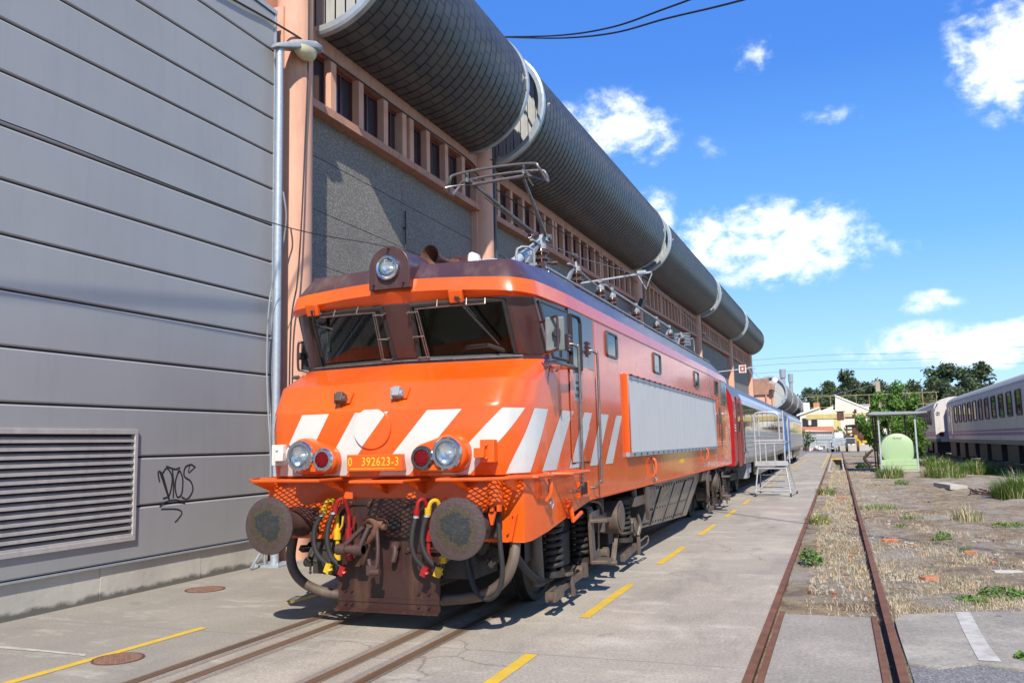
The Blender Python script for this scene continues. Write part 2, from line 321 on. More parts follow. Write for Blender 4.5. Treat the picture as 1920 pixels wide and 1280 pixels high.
M['mossplinth']=moss(mat('mossy_concrete_plinth',(.60,.565,.48),(.50,.47,.40),.9,.88,bmp=.25,bsc=12,dirt=(.36,.34,.29),dirtamt=.5,dirtsc=3,dstretch=(1,1,.3)))
M['grooveconc']=concrete('stained_concrete_strip',(.30,.265,.22),(.24,.20,.165),None,.4,cracks=0)
def asphalt():
    m,nt,b=base_mat('old_asphalt');v=coords(nt);vo=N(nt,'ShaderNodeTexVoronoi');vo.inputs['Scale'].default_value=70;nt.links.new(v,vo.inputs['Vector'])
    col=ramp(nt,vo.outputs['Color'],[(.2,(.10,.10,.105)),(.6,(.19,.185,.18)),(.9,(.33,.32,.30))]);col=mix(nt,ramp(nt,noise(nt,v,1.4,6),[(.4,(0,0,0)),(.7,(.5,)*3)]),col,(.22,.21,.19))
    nt.links.new(col,b.inputs['Base Color']);b.inputs['Roughness'].default_value=.9;bump(nt,b,vo.outputs['Distance'],.5,.01);return m
M['asphalt']=asphalt()
def dry_ground():
    m,nt,b=base_mat('dry_weedy_ground');v=coords(nt)
    big=noise(nt,v,.55,6,.65);mid=noise(nt,v,2.4,9,.72);fine=noise(nt,coords(nt,'Object',(1,1,.3)),46,9,.82,dist=.6);ff=noise(nt,v,15,8,.75)
    straw=ramp(nt,fine,[(.30,(.12,.085,.05)),(.47,(.36,.275,.16)),(.60,(.60,.48,.30)),(.72,(.74,.64,.45))])
    brown=ramp(nt,fine,[(.30,(.07,.05,.036)),(.5,(.22,.16,.11)),(.68,(.42,.33,.23))])
    grey=ramp(nt,fine,[(.3,(.13,.115,.10)),(.5,(.40,.36,.31)),(.66,(.64,.60,.53))])
    col=mix(nt,ramp(nt,mid,[(.40,(0,0,0)),(.55,(1,1,1))]),straw,brown)
    col=mix(nt,ramp(nt,math_(nt,'ADD',math_(nt,'MULTIPLY',big,.6),math_(nt,'MULTIPLY',ff,.4)),[(.47,(0,0,0)),(.58,(.9,.9,.9))]),col,grey)
    col=mix(nt,ramp(nt,noise(nt,v,1.9,8,.75),[(.60,(0,0,0)),(.70,(.75,)*3)]),col,mix(nt,fine,(.05,.07,.015),(.17,.20,.07)))
    col=mix(nt,ramp(nt,ff,[(.24,(.85,)*3),(.38,(0,0,0))]),col,(.085,.06,.045))
    for sc_,t0,t1,cc in((14,.10,.17,(.60,.57,.52)),(31,.12,.2,(.55,.50,.43)),(9,.07,.11,(.50,.21,.12))):
        vo=N(nt,'ShaderNodeTexVoronoi');vo.inputs['Scale'].default_value=sc_;nt.links.new(v,vo.inputs['Vector'])
        f=math_(nt,'MULTIPLY',ramp(nt,vo.outputs['Distance'],[(t0,(1,1,1)),(t1,(0,0,0))]),math_(nt,'GREATER_THAN',noise(nt,v,1.1+sc_*.07,5),.5));col=mix(nt,math_(nt,'MULTIPLY',f,.85),col,cc)
    nt.links.new(col,b.inputs['Base Color']);b.inputs['Roughness'].default_value=.95;b.inputs['Specular IOR Level'].default_value=.1
    bump(nt,b,mix(nt,.4,fine,ff),1.0,.06);return m
M['dry']=dry_ground()
M['gravelbed']=mat('brown_ballast_dirt',(.20,.165,.125),(.11,.09,.07),25,.95,bmp=.8,bsc=40)
M['roadpaint']=mat('yellow_road_paint',(.72,.47,.03),(.62,.40,.04),5,.6,dirt=(.38,.34,.27),dirtamt=.75,dirtsc=9,dstretch=(1,1,1))
M['whitepaint']=mat('faded_white_road_paint',(.54,.51,.44),(.42,.39,.33),7,.7,dirt=(.33,.305,.265),dirtamt=1,dirtsc=7,dstretch=(1,1,1))
# ------------------------------------------------------------------ ground and tracks
def rnd(a,b): return random.uniform(a,b)
def ground():
    b=MB();b.add([(-1500,-300,-.45),(1500,-300,-.45),(1500,2600,-.45),(-1500,2600,-.45)],[(0,1,2,3)])
    tag(b.build('ground',mat('distant_ground',(.20,.18,.11),(.13,.15,.06),.05,.95),recalc=False),kind='structure')
    # weedy ground right of the apron, gently uneven
    b=MB();xs=[-.77,-.7,-.5,-.2,.1,.29]+[.36+.25*i for i in range(24)]+[7+1.5*i for i in range(24)];ys=[-4+.9*i for i in range(14)]+[9+.22*i for i in range(120)]+[36+1.5*i for i in range(47)]
    rows=[]
    for y in ys:
        r=[]
        for x in xs:
            h=.022*math.sin(x*3.1+y*1.7)+.018*math.sin(x*7.3-y*4.1)+.012*math.sin(y*9.1+x*2)+rnd(-.014,.014)
            base=-.075
            if x>.4: base=-.055+.10*min(1,max(0,(x-1)/4))*min(1,max(0,(y-14)/12))
            if y<9.3: base=-.045;h*=.3
            if x<.36: base=-.085;h*=.5
            if 49<y<75 and -.5<x<.3: base=-.6
            r.append((x,y,base+h))
        rows.append(r)
    tag(b.sheet(rows).build('dry_ground',M['dry'],smooth=180),kind='structure')
    # concrete apron
    b=MB();b.bx(-8.9,-.775,-6,104,-.4,0)
    ap=tag(b.build('concrete_apron',M['apron'],smooth=0),kind='structure')
    # yellow lane dashes painted on the apron, one mesh each
    def dash(x0,x1,y0,y1,w=.055,skew=0):
        m=MB();n=10
        L=[];R=[]
        for i in range(n+1):
            t=i/n;y=y0+(y1-y0)*t;x=x0+(x1-x0)*t
            L.append((x-w+rnd(-.003,.003),y,.004));R.append((x+w+rnd(-.003,.003),y,.004))
        m.sheet([L,R]);o=m.build('lane_dash',M['roadpaint'],ap,smooth=0,recalc=False)
    for k in range(22):
        y0=8.5+3.87*k if k else 8.5
        dash(-2.52,-2.52,y0,y0+2.1)
    dash(-2.53,-2.53,4.7,6.95)
    dash(-6.20,-6.09,4.6,7.1,.05);dash(-6.04,-5.98,8.43,10.5,.05)
    for k in range(8): dash(-5.95,-5.95,12.2+3.87*k,14.3+3.87*k,.05)
    dash(-1.0,-1.0,52,96,.05)
    m=MB();m.sheet([[(-8.0,5.82,.0045),(-7.4,5.85,.0045),(-6.8,5.86,.0045),(-6.3,5.84,.0045)],[(-8.0,5.92,.0045),(-7.4,5.93,.0045),(-6.8,5.91,.0045),(-6.35,5.90,.0045)]]);m.build('white_line',M['whitepaint'],ap,smooth=0,recalc=False)
    # slab between the guard rails, broken concrete and asphalt beside
    b=MB();b.bx(-.635,.222,-6,9.24,-.4,-.006);tag(b.build('crossing_slab',M['slab'],smooth=0),kind='structure')
    b=MB();P=[(.40,7.55),(.395,8.6),(.40,9.25),(.50,9.52),(.9,9.72),(1.25,9.86),(1.65,9.93),(2.2,9.78),(2.9,9.85),(3.4,9.6),(3.4,7.15),(2.6,7.42),(2.1,7.35),(1.75,7.6),(1.3,7.5),(.9,7.68),(.6,7.45)]
    b.prism([(x,y,-.3) for x,y in P],(0,0,.287));oc=tag(b.build('broken_concrete',M['oldconc'],smooth=0),kind='structure')
    b=MB();b.sheet([[(.98,9.74,-.0085),(.95,9.0,-.0085),(.93,8.3,-.0085),(.92,7.75,-.0085)],[(1.12,9.80,-.0085),(1.09,9.0,-.0085),(1.07,8.3,-.0085),(1.08,7.75,-.0085)]]);b.build('white_line',M['whitepaint'],oc,smooth=0,recalc=False)
    b=MB();b.bx(.405,7,-6,7.9,-.3,-.028);tag(b.build('asphalt_patch',M['asphalt'],smooth=0),kind='structure')
    b=MB();b.bx(-30,45,104.0,118,-.4,-.02);tag(b.build('yard_road',M['asphalt'],smooth=0),kind='structure')
    b=MB();b.bx(-30,45,118,170,-.4,-.03);tag(b.build('far_yard',M['oldconc'],smooth=0),kind='structure')
    b=MB();b.bx(-30,45,122,136,-.03,-.015);tag(b.build('far_yard_road',M['asphalt'],smooth=0),kind='structure')
    # embedded dual gauge track under the locomotive
    t=T('railway_track','dual gauge rusty track set flush in the concrete under the orange locomotive','track',(-4.36,0,0))
    for x in(-.86,.86,-.5,.5):
        b=MB();b.bx(x-.042,x+.042,-6,103,-.1,.006)
        o=b.build('rail',M['railshine'],t,smooth=0)
    for s in(-1,1):
        for x,w in((.86-.085,.045),(.5-.08,.04),(.86+.06,.022),(.5+.055,.018)):
            b=MB();b.sheet([[(s*(x-w/1),-6,.0025),(s*(x-w),103,.0025)],[(s*(x+w/1.2),-6,.0025),(s*(x+w/1.2),103,.0025)]])
            b.build('flangeway',M['gravelbed'] if w<.03 else M['grooveconc'],t,smooth=0,recalc=False)
    # metre gauge track on the right
    t=T('railway_track','rusty narrow gauge track half buried in dry grass beside the concrete apron','track',(-.2,0,0))
    def rail(x,y0,y1,par,name,m,head=.034):
        b=MB();P=[(-.055,-.14),(.055,-.14),(.055,-.125),(.012,-.11),(.012,-.04),(head,-.03),(head,0),(-head,0),(-head,-.03),(-.012,-.04),(-.012,-.11),(-.055,-.125)]
        ys=[y0+(y1-y0)*i/40 for i in range(41)]
        b.sheet([[(x+p+rnd(-.001,.001),y,q+.012) for p,q in P] for y in ys],closed=True);b.build(name,m,par,smooth=0)
    rail(-.535,-6,104,t,'rail',M['rail']);rail(.535,-6,104,t,'rail',M['rail'])
    rail(-.445,-6,9.28,t,'guard_rail',M['rail'],.024);rail(.415,-6,9.24,t,'guard_rail',M['rail'],.026)
    b=MB()
    y=9.9
    while y<48:
        b.ob((rnd(-.02,.02),y,-.120+rnd(-.012,.012)),rnd(.98,1.02),.2,.06,Matrix.Rotation(rnd(-.03,.03),3,'Z'));y+=.68
    b.build('sleeper',mat('weathered_sleeper',(.24,.21,.17),(.15,.13,.10),4,.95,stretch=(1,12,1),bmp=.5),t,smooth=0)
    # inspection pit at the far end
    p=T('inspection_pit','open inspection pit with yellow end beam at the far end of the narrow track','pit',(-.2,49.3,0))
    b=MB();b.bx(-.42,-.34,0,24,-1.2,-.03);b.bx(.34,.42,0,24,-1.2,-.03);b.bx(-.42,.42,-.1,0,-1.2,-.03);b.bx(-.42,.42,24,24.1,-1.2,-.03);b.bx(-.34,.34,0,24,-1.25,-1.2);b.build('pit_wall',M['plinth'],p,smooth=0)
    b=MB();b.bx(-.45,.45,23.4,24.4,-.03,.03);b.build('end_beam',M['roadpaint'],p,smooth=0)
    for k in range(6): b=MB();b.bx(-.335,.335,2+3.4*k,2.35+3.4*k,-1.19,-.55-.1*(5-k));b.build('pit_step',M['roadpaint'],p,smooth=0)
    # manholes
    for loc,r,lab in(((-7.73,9.02,0),.25,'round rusty manhole cover close to the concrete plinth of the grey wall'),((-5.93,5.85,0),.215,'round patterned manhole cover crossed by the yellow line in front')):
        mh=T('manhole_cover',lab,'manhole',loc,'manhole covers in the apron')
        b=MB();b.lathe((0,0,-.02),(0,0,1),[(r,0),(r,.026),(r*.93,.027),(r*.92,.02)],40);b.build('frame',M['rust'],mh)
        b=MB();b.lathe((0,0,-.02),(0,0,1),[(r*.9,0),(r*.9,.026),(.001,.0265)],40)
        for i in range(-6,7):
            for j in range(-6,7):
                x=i*r*.14;y=j*r*.14
                if math.hypot(x,y)<r*.8: b.ob((x,y,.0085),r*.10,r*.045,.006,Matrix.Rotation(.8 if (i+j)%2 else -.8,3,'Z'))
        b.build('lid',M['manhole'],mh)
ground()
# ------------------------------------------------------------------ workshop buildings on the left
M['cladding']=mat('grey_metal_cladding',(.385,.383,.375),(.36,.358,.35),.8,.50,metal=.12,rv=.05,dirt=(.29,.295,.295),dirtamt=.30,dirtsc=3,dstretch=(1,2.2,.18))
M['claddark']=mat('cladding_joint',(.035,.03,.03),None,3,.7)
M['louvre']=mat('weathered_aluminium_louvre',(.54,.50,.46),(.45,.42,.39),5,.55,metal=.1,dirt=(.30,.25,.21),dirtamt=.5)
M['salmon']=mat('salmon_painted_render',(.70,.39,.265),(.65,.355,.24),1.5,.75,bmp=.08,bsc=20,dirt=(.40,.19,.125),dirtamt=.6,dirtsc=4)
M['salmondark']=mat('salmon_render_stained',(.55,.28,.185),(.48,.24,.16),2.5,.8,bmp=.08,dirt=(.12,.085,.065),dirtamt=.7,dirtsc=7,dstretch=(1,1,.3))
def aggregate():
    m,nt,b=base_mat('exposed_aggregate_panel');v=coords(nt);vo=N(nt,'ShaderNodeTexVoronoi');vo.inputs['Scale'].default_value=62;nt.links.new(v,vo.inputs['Vector'])
    col=ramp(nt,vo.outputs['Color'],[(.1,(.135,.12,.10)),(.5,(.235,.213,.18)),(.85,(.40,.365,.31))]);col=mix(nt,ramp(nt,noise(nt,v,.8,6),[(.35,(0,0,0)),(.7,(.35,)*3)]),col,(.16,.145,.125))
    nt.links.new(col,b.inputs['Base Color']);b.inputs['Roughness'].default_value=.9;bump(nt,b,vo.outputs['Distance'],.6,.015);return m
M['agg']=aggregate()
def shingles():
    m,nt,b=base_mat('dark_zinc_shingles');u=N(nt,'ShaderNodeUVMap');br=N(nt,'ShaderNodeTexBrick');nt.links.new(u.outputs[0],br.inputs['Vector'])
    br.offset=0;br.inputs['Scale'].default_value=1;br.inputs['Mortar Size'].default_value=.075;br.inputs['Mortar Smooth'].default_value=.3;br.inputs['Brick Width'].default_value=1;br.inputs['Row Height'].default_value=1;br.inputs['Bias'].default_value=0
    br.inputs['Color1'].default_value=(.072,.080,.086,1);br.inputs['Color2'].default_value=(.058,.065,.071,1);br.inputs['Mortar'].default_value=(.022,.024,.026,1)
    col=mix(nt,ramp(nt,noise(nt,coords(nt),1.1,6),[(.4,(0,0,0)),(.75,(.5,)*3)]),br.outputs['Color'],(.10,.10,.098))
    nt.links.new(col,b.inputs['Base Color']);b.inputs['Roughness'].default_value=.40;b.inputs['Metallic'].default_value=.05
    bump(nt,b,math_(nt,'SUBTRACT',1,br.outputs['Fac']),.5,.03);return m
M['shingle']=shingles()
M['paleshingle']=mat('weathered_zinc_shingle',(.20,.20,.195),(.16,.16,.16),1,.5,metal=.3)
M['zinc']=mat('pale_zinc_flashing',(.50,.55,.58),(.42,.47,.50),4,.35,metal=.5)
M['ribbed']=mat('pale_ribbed_sheet',(.44,.45,.43),(.38,.39,.38),3,.5,dirt=(.3,.3,.29),dirtamt=.4)
M['pipe']=mat('dark_grey_downpipe',(.075,.078,.085),(.06,.06,.065),4,.4)
M['winglass']=dark_glass('dusty_dark_pane',(.035,.036,.045),.12,.5)
M['maroon']=mat('maroon_window_frame',(.16,.045,.035),None,4,.5)
def dz(Y): return max(0,.0205*(Y-19.5))
def grey_building():
    t=T('metal_clad_building','grey workshop block clad in wide horizontal metal panels on a concrete plinth','building',(-8.42,0,0))
    Y0,Y1=-6,11.28
    b=MB();b.bx(-10,-.035,Y0,Y1-.02,.40,9.12);b.build('wall_core',M['claddark'],t,smooth=0)
    zs=[.42,1.084,1.71,2.336,2.948,3.57,4.18,4.79,5.40,6.01,6.61,7.21,7.80,8.39,9.06]
    # louvre opening in panels 1-2 : keep real gap
    ly0,ly1,lz0,lz1=4.6,8.44,.73,2.0
    for i in range(14):
        z0,z1=zs[i]+.011,zs[i+1]-.011;b=MB()
        prof=[(-.02,z0),(0,z0+.018),(0,z1-.018),(-.02,z1)]
        def run(a,c,zz0,zz1):
            pr=[(-.03,zz0),(-.012,zz0+.003),(0,zz0+.02),(0,zz1-.02),(-.012,zz1-.003),(-.03,zz1)]
            n=max(1,int((c-a)/1.2));b.sheet([[(x,a+(c-a)*k/n,z) for x,z in pr] for k in range(n+1)])
        if zs[i+1]<lz0 or zs[i]>lz1: run(Y0,Y1,z0,z1)
        else:
            run(Y0,ly0,z0,z1);run(ly1,Y1,z0,z1)
            if z1>lz1: run(ly0,ly1,lz1,z1)
            if z0<lz0: run(ly0,ly1,z0,lz0)
        b.build('cladding_panel',M['cladding'],t,smooth=0)
    b=MB();b.bx(-.2,.02,Y0,Y1+.015,9.06,9.13);b.bx(-.1,.012,Y1-.03,Y1+.015,.40,9.06);b.bx(-.05,.022,Y0,Y1,.397,.418);b.build('edge_trim',M['alu'],t,smooth=0)
    b=MB();b.bx(-10,-.025,Y0,8.0,-.3,.395);b.bx(-10,-.02,8.01,9.75,-.3,.395);b.bx(-10,-.024,9.76,Y1-.03,-.3,.395);b.build('plinth',M['mossplinth'],t,smooth=0)
    lv=MB();lv.bx(-.05,.035,ly0-.06,ly1+.05,lz1,lz1+.06);lv.bx(-.05,.035,ly0-.06,ly1+.05,lz0-.06,lz0);lv.bx(-.05,.035,ly1,ly1+.05,lz0,lz1);lv.bx(-.05,.035,ly0-.06,ly0,lz0,lz1)
    L=lv.build('louvre_vent',M['louvre'],t,smooth=0,bev=.004)
    n=14;sl=MB()
    for k in range(n):
        z=lz0+(k+.5)*(lz1-lz0)/n;sl.ob((-.03,(ly0+ly1)/2,z),.115,ly1-ly0,.012,Matrix.Rotation(.62,3,'Y'));sl.bx(.008,.026,ly0,ly1,z-.054,z-.020)
    sl.build('slats',M['louvre'],L,smooth=0)
    b=MB();b.bx(-.2,-.1,ly0,ly1,lz0,lz1);b.build('void',M['dark'],L,smooth=0)
    # graffiti tag: brush strokes on the panels (y along wall, z up)
    def st(pts,r=.013):
        P=smooth_path([(.006,8.88+.71*a,1.03+.56*c) for a,c in pts],6);b.tube(P,r,6)
    b=MB();
    st([(.04,.62),(0,.85),(.10,.80),(.22,.45),(.30,.18),(.16,.55),(.04,.86)]);st([(.10,.80),(.22,.93),(.36,.70),(.30,.30),(.14,.22)]);st([(.20,.98),(.42,.90),(.56,.93)]);st([(.36,.92),(.40,.55),(.40,.22)])
    st([(.52,.86),(.44,.55),(.50,.24),(.62,.30),(.64,.65),(.55,.86),(.52,.80)]);st([(.98,.92),(.86,.99),(.70,.93),(.68,.72),(.86,.58),(.92,.36),(.78,.16),(.62,.22)]);st([(.82,.99),(.80,.80),(.98,.94)],.01)
    st([(.06,.04),(.22,.14),(.48,.16),(.72,.06)]);st([(.10,-.02),(.5,-.06),(.64,-.16),(.52,-.32),(.46,-.36)],.011)
    o=b.build('graffiti_tag',M['black'],t,smooth=60);o.scale=(.25,1,1)
def workshop():
    t=T('workshop_building','salmon workshop with aggregate wall panels under dark shingled roof tubes','building',(0,0,0))
    cols=[11.87,20.2,38.8,57.4,76.0,94.0]
    b=MB();b.bx(-32,-8.9,11.3,94,-.3,12.3);b.build('hall_wall',M['salmon'],t,smooth=0)
    # infill panels: rows between joints, each bay
    for i in range(5):
        a,c=cols[i]+.2,cols[i+1]-.2;d=dz((a+c)/2);b=MB();z=[-.2,1.1,2.1,3.08,4.08,5.07,6.07,7.07,7.86+d]
        mid=(a+c)/2
        for k in range(8):
            n=2 if i==0 else 4
            for q in range(n):
                y0=a+(c-a)*q/n;y1=a+(c-a)*(q+1)/n;b.bx(-8.75,-8.6,y0+.006,y1-.006,z[k]+.008,z[k+1]-.008)
        b.build('infill_panels',M['agg'],t,smooth=0)
        b=MB();b.bx(-8.9,-8.62,a,c,-.2,7.8+d)
        b.build('panel_joint',M['alu'],t,smooth=0)
        # window band: sill, lintel, piers
        def zt(y): return dz(y)
        n=8 if i==0 else 18;grp=4 if i==0 else 6
        b=MB()
        def band(x0,x1,z0,z1,ya,yb,mi=0):
            m=6;rows=[]
            for k in range(m+1):
                y=ya+(yb-ya)*k/m;e=dz(y);rows.append([(x0,y,z0+e),(x1,y,z0+e),(x1,y,z1+e),(x0,y,z1+e)])
            b.sheet(rows,mi,True);b.add(rows[0],[(0,1,2,3)],mi);b.add(rows[-1],[(3,2,1,0)],mi)
        band(-8.8,-8.36,7.84,7.99,a,c,1);band(-8.9,-8.42,9.02,9.34,a,c,1)
        pw=(c-a)/n
        for k in range(n+1):
            y=a+pw*k;w=.16 if k%grp else .26
            if 0<k<n and k%grp==0: b.bx(-8.9,-8.50,y-.05,y+.05,7.985+zt(y),9.03+zt(y))
            for yy in ([y] if k%grp or k in(0,n) else [y-.17,y+.17]):
                w2=.105 if k%grp else .11
                b.bx(-8.9,-8.43,yy-w2*.86,yy+w2*.86,7.985+zt(yy),9.03+zt(yy))
        b.build('window_band',[M['salmon'],M['salmondark']],t,smooth=0)
        for k in range(n):
            y=a+pw*(k+.5);e=zt(y);w=pw/2-.05
            f=MB();f.bx(-8.88,-8.585,y-w,y+w,7.98+e,8.03+e);f.bx(-8.88,-8.585,y-w,y+w,8.95+e,9.03+e);f.bx(-8.88,-8.58,y-w,y-w+.06,8.02+e,8.96+e);f.bx(-8.88,-8.58,y+w-.06,y+w,8.02+e,8.96+e);f.bx(-8.86,-8.59,y-.015,y+.015,8.02+e,8.96+e)
            fo=f.build('window',M['maroon'],t,smooth=0)
            g=MB();g.bx(-8.84,-8.62,y-w+.05,y+w-.05,8.02+e,8.96+e);g.build('pane',M['winglass'],fo,smooth=0)
    for i,y in enumerate(cols):
        b=MB();e=dz(y);r=.31
        b.cyl((-8.45,y,-.2),(-8.45,y,(9.6 if i else 14)+e),r,n=40);b.bx(-8.9,-8.44,y-.36,y-r+.02,-.2,9.35+e)
        b.build('column',M['salmon'],t,smooth=40)
        if i:
            b=MB();b.cyl((-8.28,y+.42,2.6),(-8.28,y+.42,9.9+e),.085,n=14);b.cyl((-8.28,y+.42,-.1),(-8.28,y+.42,2.62),.095,n=14);o=b.build('downpipe',M['pipe'],t)
            b=MB();P=smooth_path([(-8.12,y-.1,9.25+e),(-8.12,y+.05,9.27+e),(-8.125,y+.12,9.1+e),(-8.13,y+.1,7),(-8.12,y+.12,4),(-8.12,y+.13,1.5)]);b.tube(P,.012,6);b.build('conduit',M['black'],t)
    # shingled tubes, each course a slightly flared ring so its near edge catches the light
    segs=[(12.55,19.45),(20.75,38.0),(39.5,56.7),(58.2,75.4),(76.9,95.0)]
    cx,R=-8.42,1.6
    for i,(a,c) in enumerate(segs):
        b=MB();uv=[];n=int((c-a)/.29);NT=84;v=0
        for k in range(n):
            y0=a+(c-a)*k/n;y1=a+(c-a)*(k+1)/n;rows=[]
            for y,rr,u in((y0,R,0),(y0,R+.014,0),(y0+.010,R+.015,.02),(y1+.01,R+.004,1)):
                row=[]
                for q in range(NT+1):
                    th=-PI/2-.25+ (PI+1.5)*q/NT
                    if i==4 and y>c-.01: pass
                    row.append((cx+rr*math.cos(th),y,10.9+dz(y)+rr*math.sin(th)));uv.append((k+u+.001,q/NT*26+.5*(k%2)))
                rows.append(row)
            b.sheet(rows)
        o=b.build('roof_tube',M['shingle'],t,smooth=25,uv=uv)
        for y,s in((a,-1),(c,1)):
            e=10.9+dz(y);b=MB()
            b.lathe((cx,y-.05*s,e),(0,s,0),[(R-.11,0),(R+.05,0),(R+.05,.12),(R-.0,.15),(R-.11,.15),(R-.11,0)],64,cap=False);b.build('end_ring',M['zinc'],o,smooth=30)
            b=MB();y2=y-s*.32;q=-R
            while q<R-.1:
                for x0,x1,dd in((q,q+.16,0),(q+.16,q+.22,.05)):
                    h0=math.sqrt(max(0,R*R-x0*x0))-.02;h1=math.sqrt(max(0,R*R-x1*x1))-.02
                    b.add([(cx+x0,y2+s*dd,e-h0),(cx+x1,y2+s*dd,e-h1),(cx+x1,y2+s*dd,e+h1),(cx+x0,y2+s*dd,e+h0)],[(0,1,2,3)])
                q+=.22
            b.build('ribbed_end',M['ribbed'],o,smooth=0,recalc=False)
    # ribbed recess wall seen between the tubes
    b=MB()
    y=11.6
    while y<96:
        b.bx(-9.6,-9.4,y,y+.2,9.35+dz(y),12.4+dz(y));y+=.24
    b.build('recess_cladding',M['ribbed'],t,smooth=0)
    # hazard notice plate on the first column
    b=MB();b.bx(-8.15,-8.12,11.62,11.93,2.35,2.92);s=b.build('notice_plate',mat('cream_notice_plate',(.72,.64,.50),None,3,.5),t,smooth=0)
    b=MB();
    for k in range(9): b.bx(-8.125,-8.116,11.68+.02*k,11.69+.02*k,2.55,2.86)
    b.bx(-8.125,-8.116,11.64,11.91,2.875,2.895);b.bx(-8.125,-8.116,11.64,11.655,2.37,2.89)
    b.build('notice_lettering',M['orange_matt'],s,smooth=0)
    # floodlight low on the third column
    b=MB();b.ob((-8.0,37.9,8.0),.22,.5,.45,Matrix.Rotation(.4,3,'Y'));b.cyl((-8.2,37.9,8.0),(-8.45,37.9,8.1),.04);b.build('floodlight',M['pipe'],t,smooth=0)
grey_building();workshop()
def lamp():
    t=T('street_lamp','galvanised lamp pole against the end of the grey clad wall','street lamp',(-8.24,11.15,0))
    b=MB();b.tube([(0,0,0),(0,0,8.45)],[.064,.056],16);b.build('pole',M['alu'],t)
    b=MB();b.bx(-.26,.26,-.26,.26,.0,.03);
    for x in(-.2,.2):
        for y in(-.2,.2): b.cyl((x,y,.03),(x,y,.07),.02,n=6)
    b.build('base_plate',M['alu'],t,smooth=0)
    b=MB();rows=[]
    for y,w,h,z in((-.12,.05,.05,8.36),(-.05,.11,.13,8.38),(.15,.14,.18,8.45),(.40,.17,.22,8.55),(.62,.17,.22,8.62),(.78,.12,.16,8.64),(.84,.04,.05,8.62)):
        sg=lambda c:math.copysign(abs(c)**.55,c)
        rows.append([(w*sg(math.cos(q))+y*.25,y,z+(h*.55*sg(math.sin(q)) if math.sin(q)>0 else h*.25*sg(math.sin(q)))) for q in [2*PI*k/20 for k in range(20)]])
    b.sheet(rows,0,True);b.add(rows[0],[tuple(range(20))]);b.add(rows[-1],[tuple(range(20))])
    h=b.build('lamp_head',M['greypaint'],t,smooth=50)
    b=MB();rows=[]
    for k in range(7):
        q=k/6*PI/2;rows.append([(.155*math.cos(q)*math.cos(a)+.15,.51+.27*math.cos(q)*math.sin(a),8.55-.20*math.sin(q)+.07*(.51+.22*math.cos(q)*math.sin(a)-.5)) for a in [2*PI*j/24 for j in range(24)]])
    b.sheet(rows,0,True);b.build('lamp_bowl',mat('yellowed_lamp_bowl',(.72,.66,.42),(.62,.55,.33),4,.25),h,smooth=60)
    # loose grey conduit strapped to the pole
    P=smooth_path([(.11,-.02,5.9),(.1,.08,5.5),(-.02,.14,5.0),(-.06,-.1,4.2),(-.11,-.1,3.2),(-.06,-.12,2.4),(.0,-.12,1.6),(.02,-.12,.4)]);b=MB();b.tube(P,.014,6);b.build('cable',M['greypaint'],t)
lamp()
def wires():
    def w(name,pts,r,label,cat='cable',m='black',k=8):
        b=MB();b.tube(smooth_path(pts,k),r,6);return tag(b.build(name,M[m],smooth=60),label,cat)
    w('facade_cable',[(-8.39,4,8.0),(-8.39,7.5,8.45),(-8.385,10.18,8.76),(-8.37,11.3,8.87),(-8.15,12.1,8.75),(-8.2,15.1,8.83),(-8.2,18.9,8.86),(-8.25,20.3,8.65),(-8.28,30,8.95),(-8.3,39,9.15)],.018,'black cable strung along the salmon facade just below the roof tubes')
    w('thin_wire',[(-7.8,3,5.05),(-7.8,5.92,5.175),(-7.8,10.4,5.173),(-7.8,13.42,5.5),(-7.8,14.56,5.62),(-8.4,20.2,6.3)],.008,'thin dark wire crossing in front of the grey metal cladding')
    w('column_cable',[(-8.10,11.72,14),(-8.10,11.76,10),(-8.09,11.74,8.4),(-8.11,11.70,7),(-8.1,11.60,5.6),(-8.12,11.52,4.5),(-8.2,11.45,3.5),(-8.2,11.45,.1)],.013,'loose grey cable hanging down the first salmon column beside the lamp pole')
    tail=[(1.0,12.4,8.45),(3.14,10.1,7.4),(5,8,6.8)]
    w('overhead_cable',[(-8.05,20.6,12.9),(-5.64,18.6,11.53),(-4.01,17.23,10.76),(-2.65,16.09,10.33),(-1.1,14.79,9.85)]+[(x,y,z+.3) for x,y,z in tail],.02,'black overhead cable crossing the sky, upper strand of the pair')
    w('overhead_cable',[(-8.0,20.57,12.87),(-5.64,18.6,11.46),(-4.01,17.23,10.62),(-2.65,16.09,10.115),(-1.1,14.79,9.5)]+tail,.02,'black overhead cable crossing the sky, lower strand of the pair')
    # cable high above, out of frame, whose shadow runs along the grey wall
    w('feeder_cable',[(-6.13,-4,9.13),(-6.06,.44,9.8),(-5.98,4.97,10.48),(-5.9,9.5,11.2)],.02,'thick black feeder cable above the grey wall')
    b=MB();b.tube(smooth_path([(-8.3,11.0,.02),(-8.3,10.95,.25),(-8.28,10.75,.12),(-8.25,10.6,.02)]),.02,8);tag(b.build('cable_end',M['greypaint']),'grey cable end curling out of the ground by the concrete plinth','cable')
    # distant power lines
    for k,(ya,yb,lab) in enumerate(((674,650,'highest distant power line over the yard'),(685,664,'second distant power line from the top over the yard'),(699,681,'lowest distant power line over the yard'))):
        P=[far(1380,ya+3,190),far(1560,(ya*2+yb)/3-1,188),far(1700,(ya+yb*1.2)/2.2+1,186),far(1960,yb-2,180)];b=MB();b.tube(smooth_path(P,6),.028,5);tag(b.build('power_line',M['black']),lab,'power line','distant power lines')
wires()
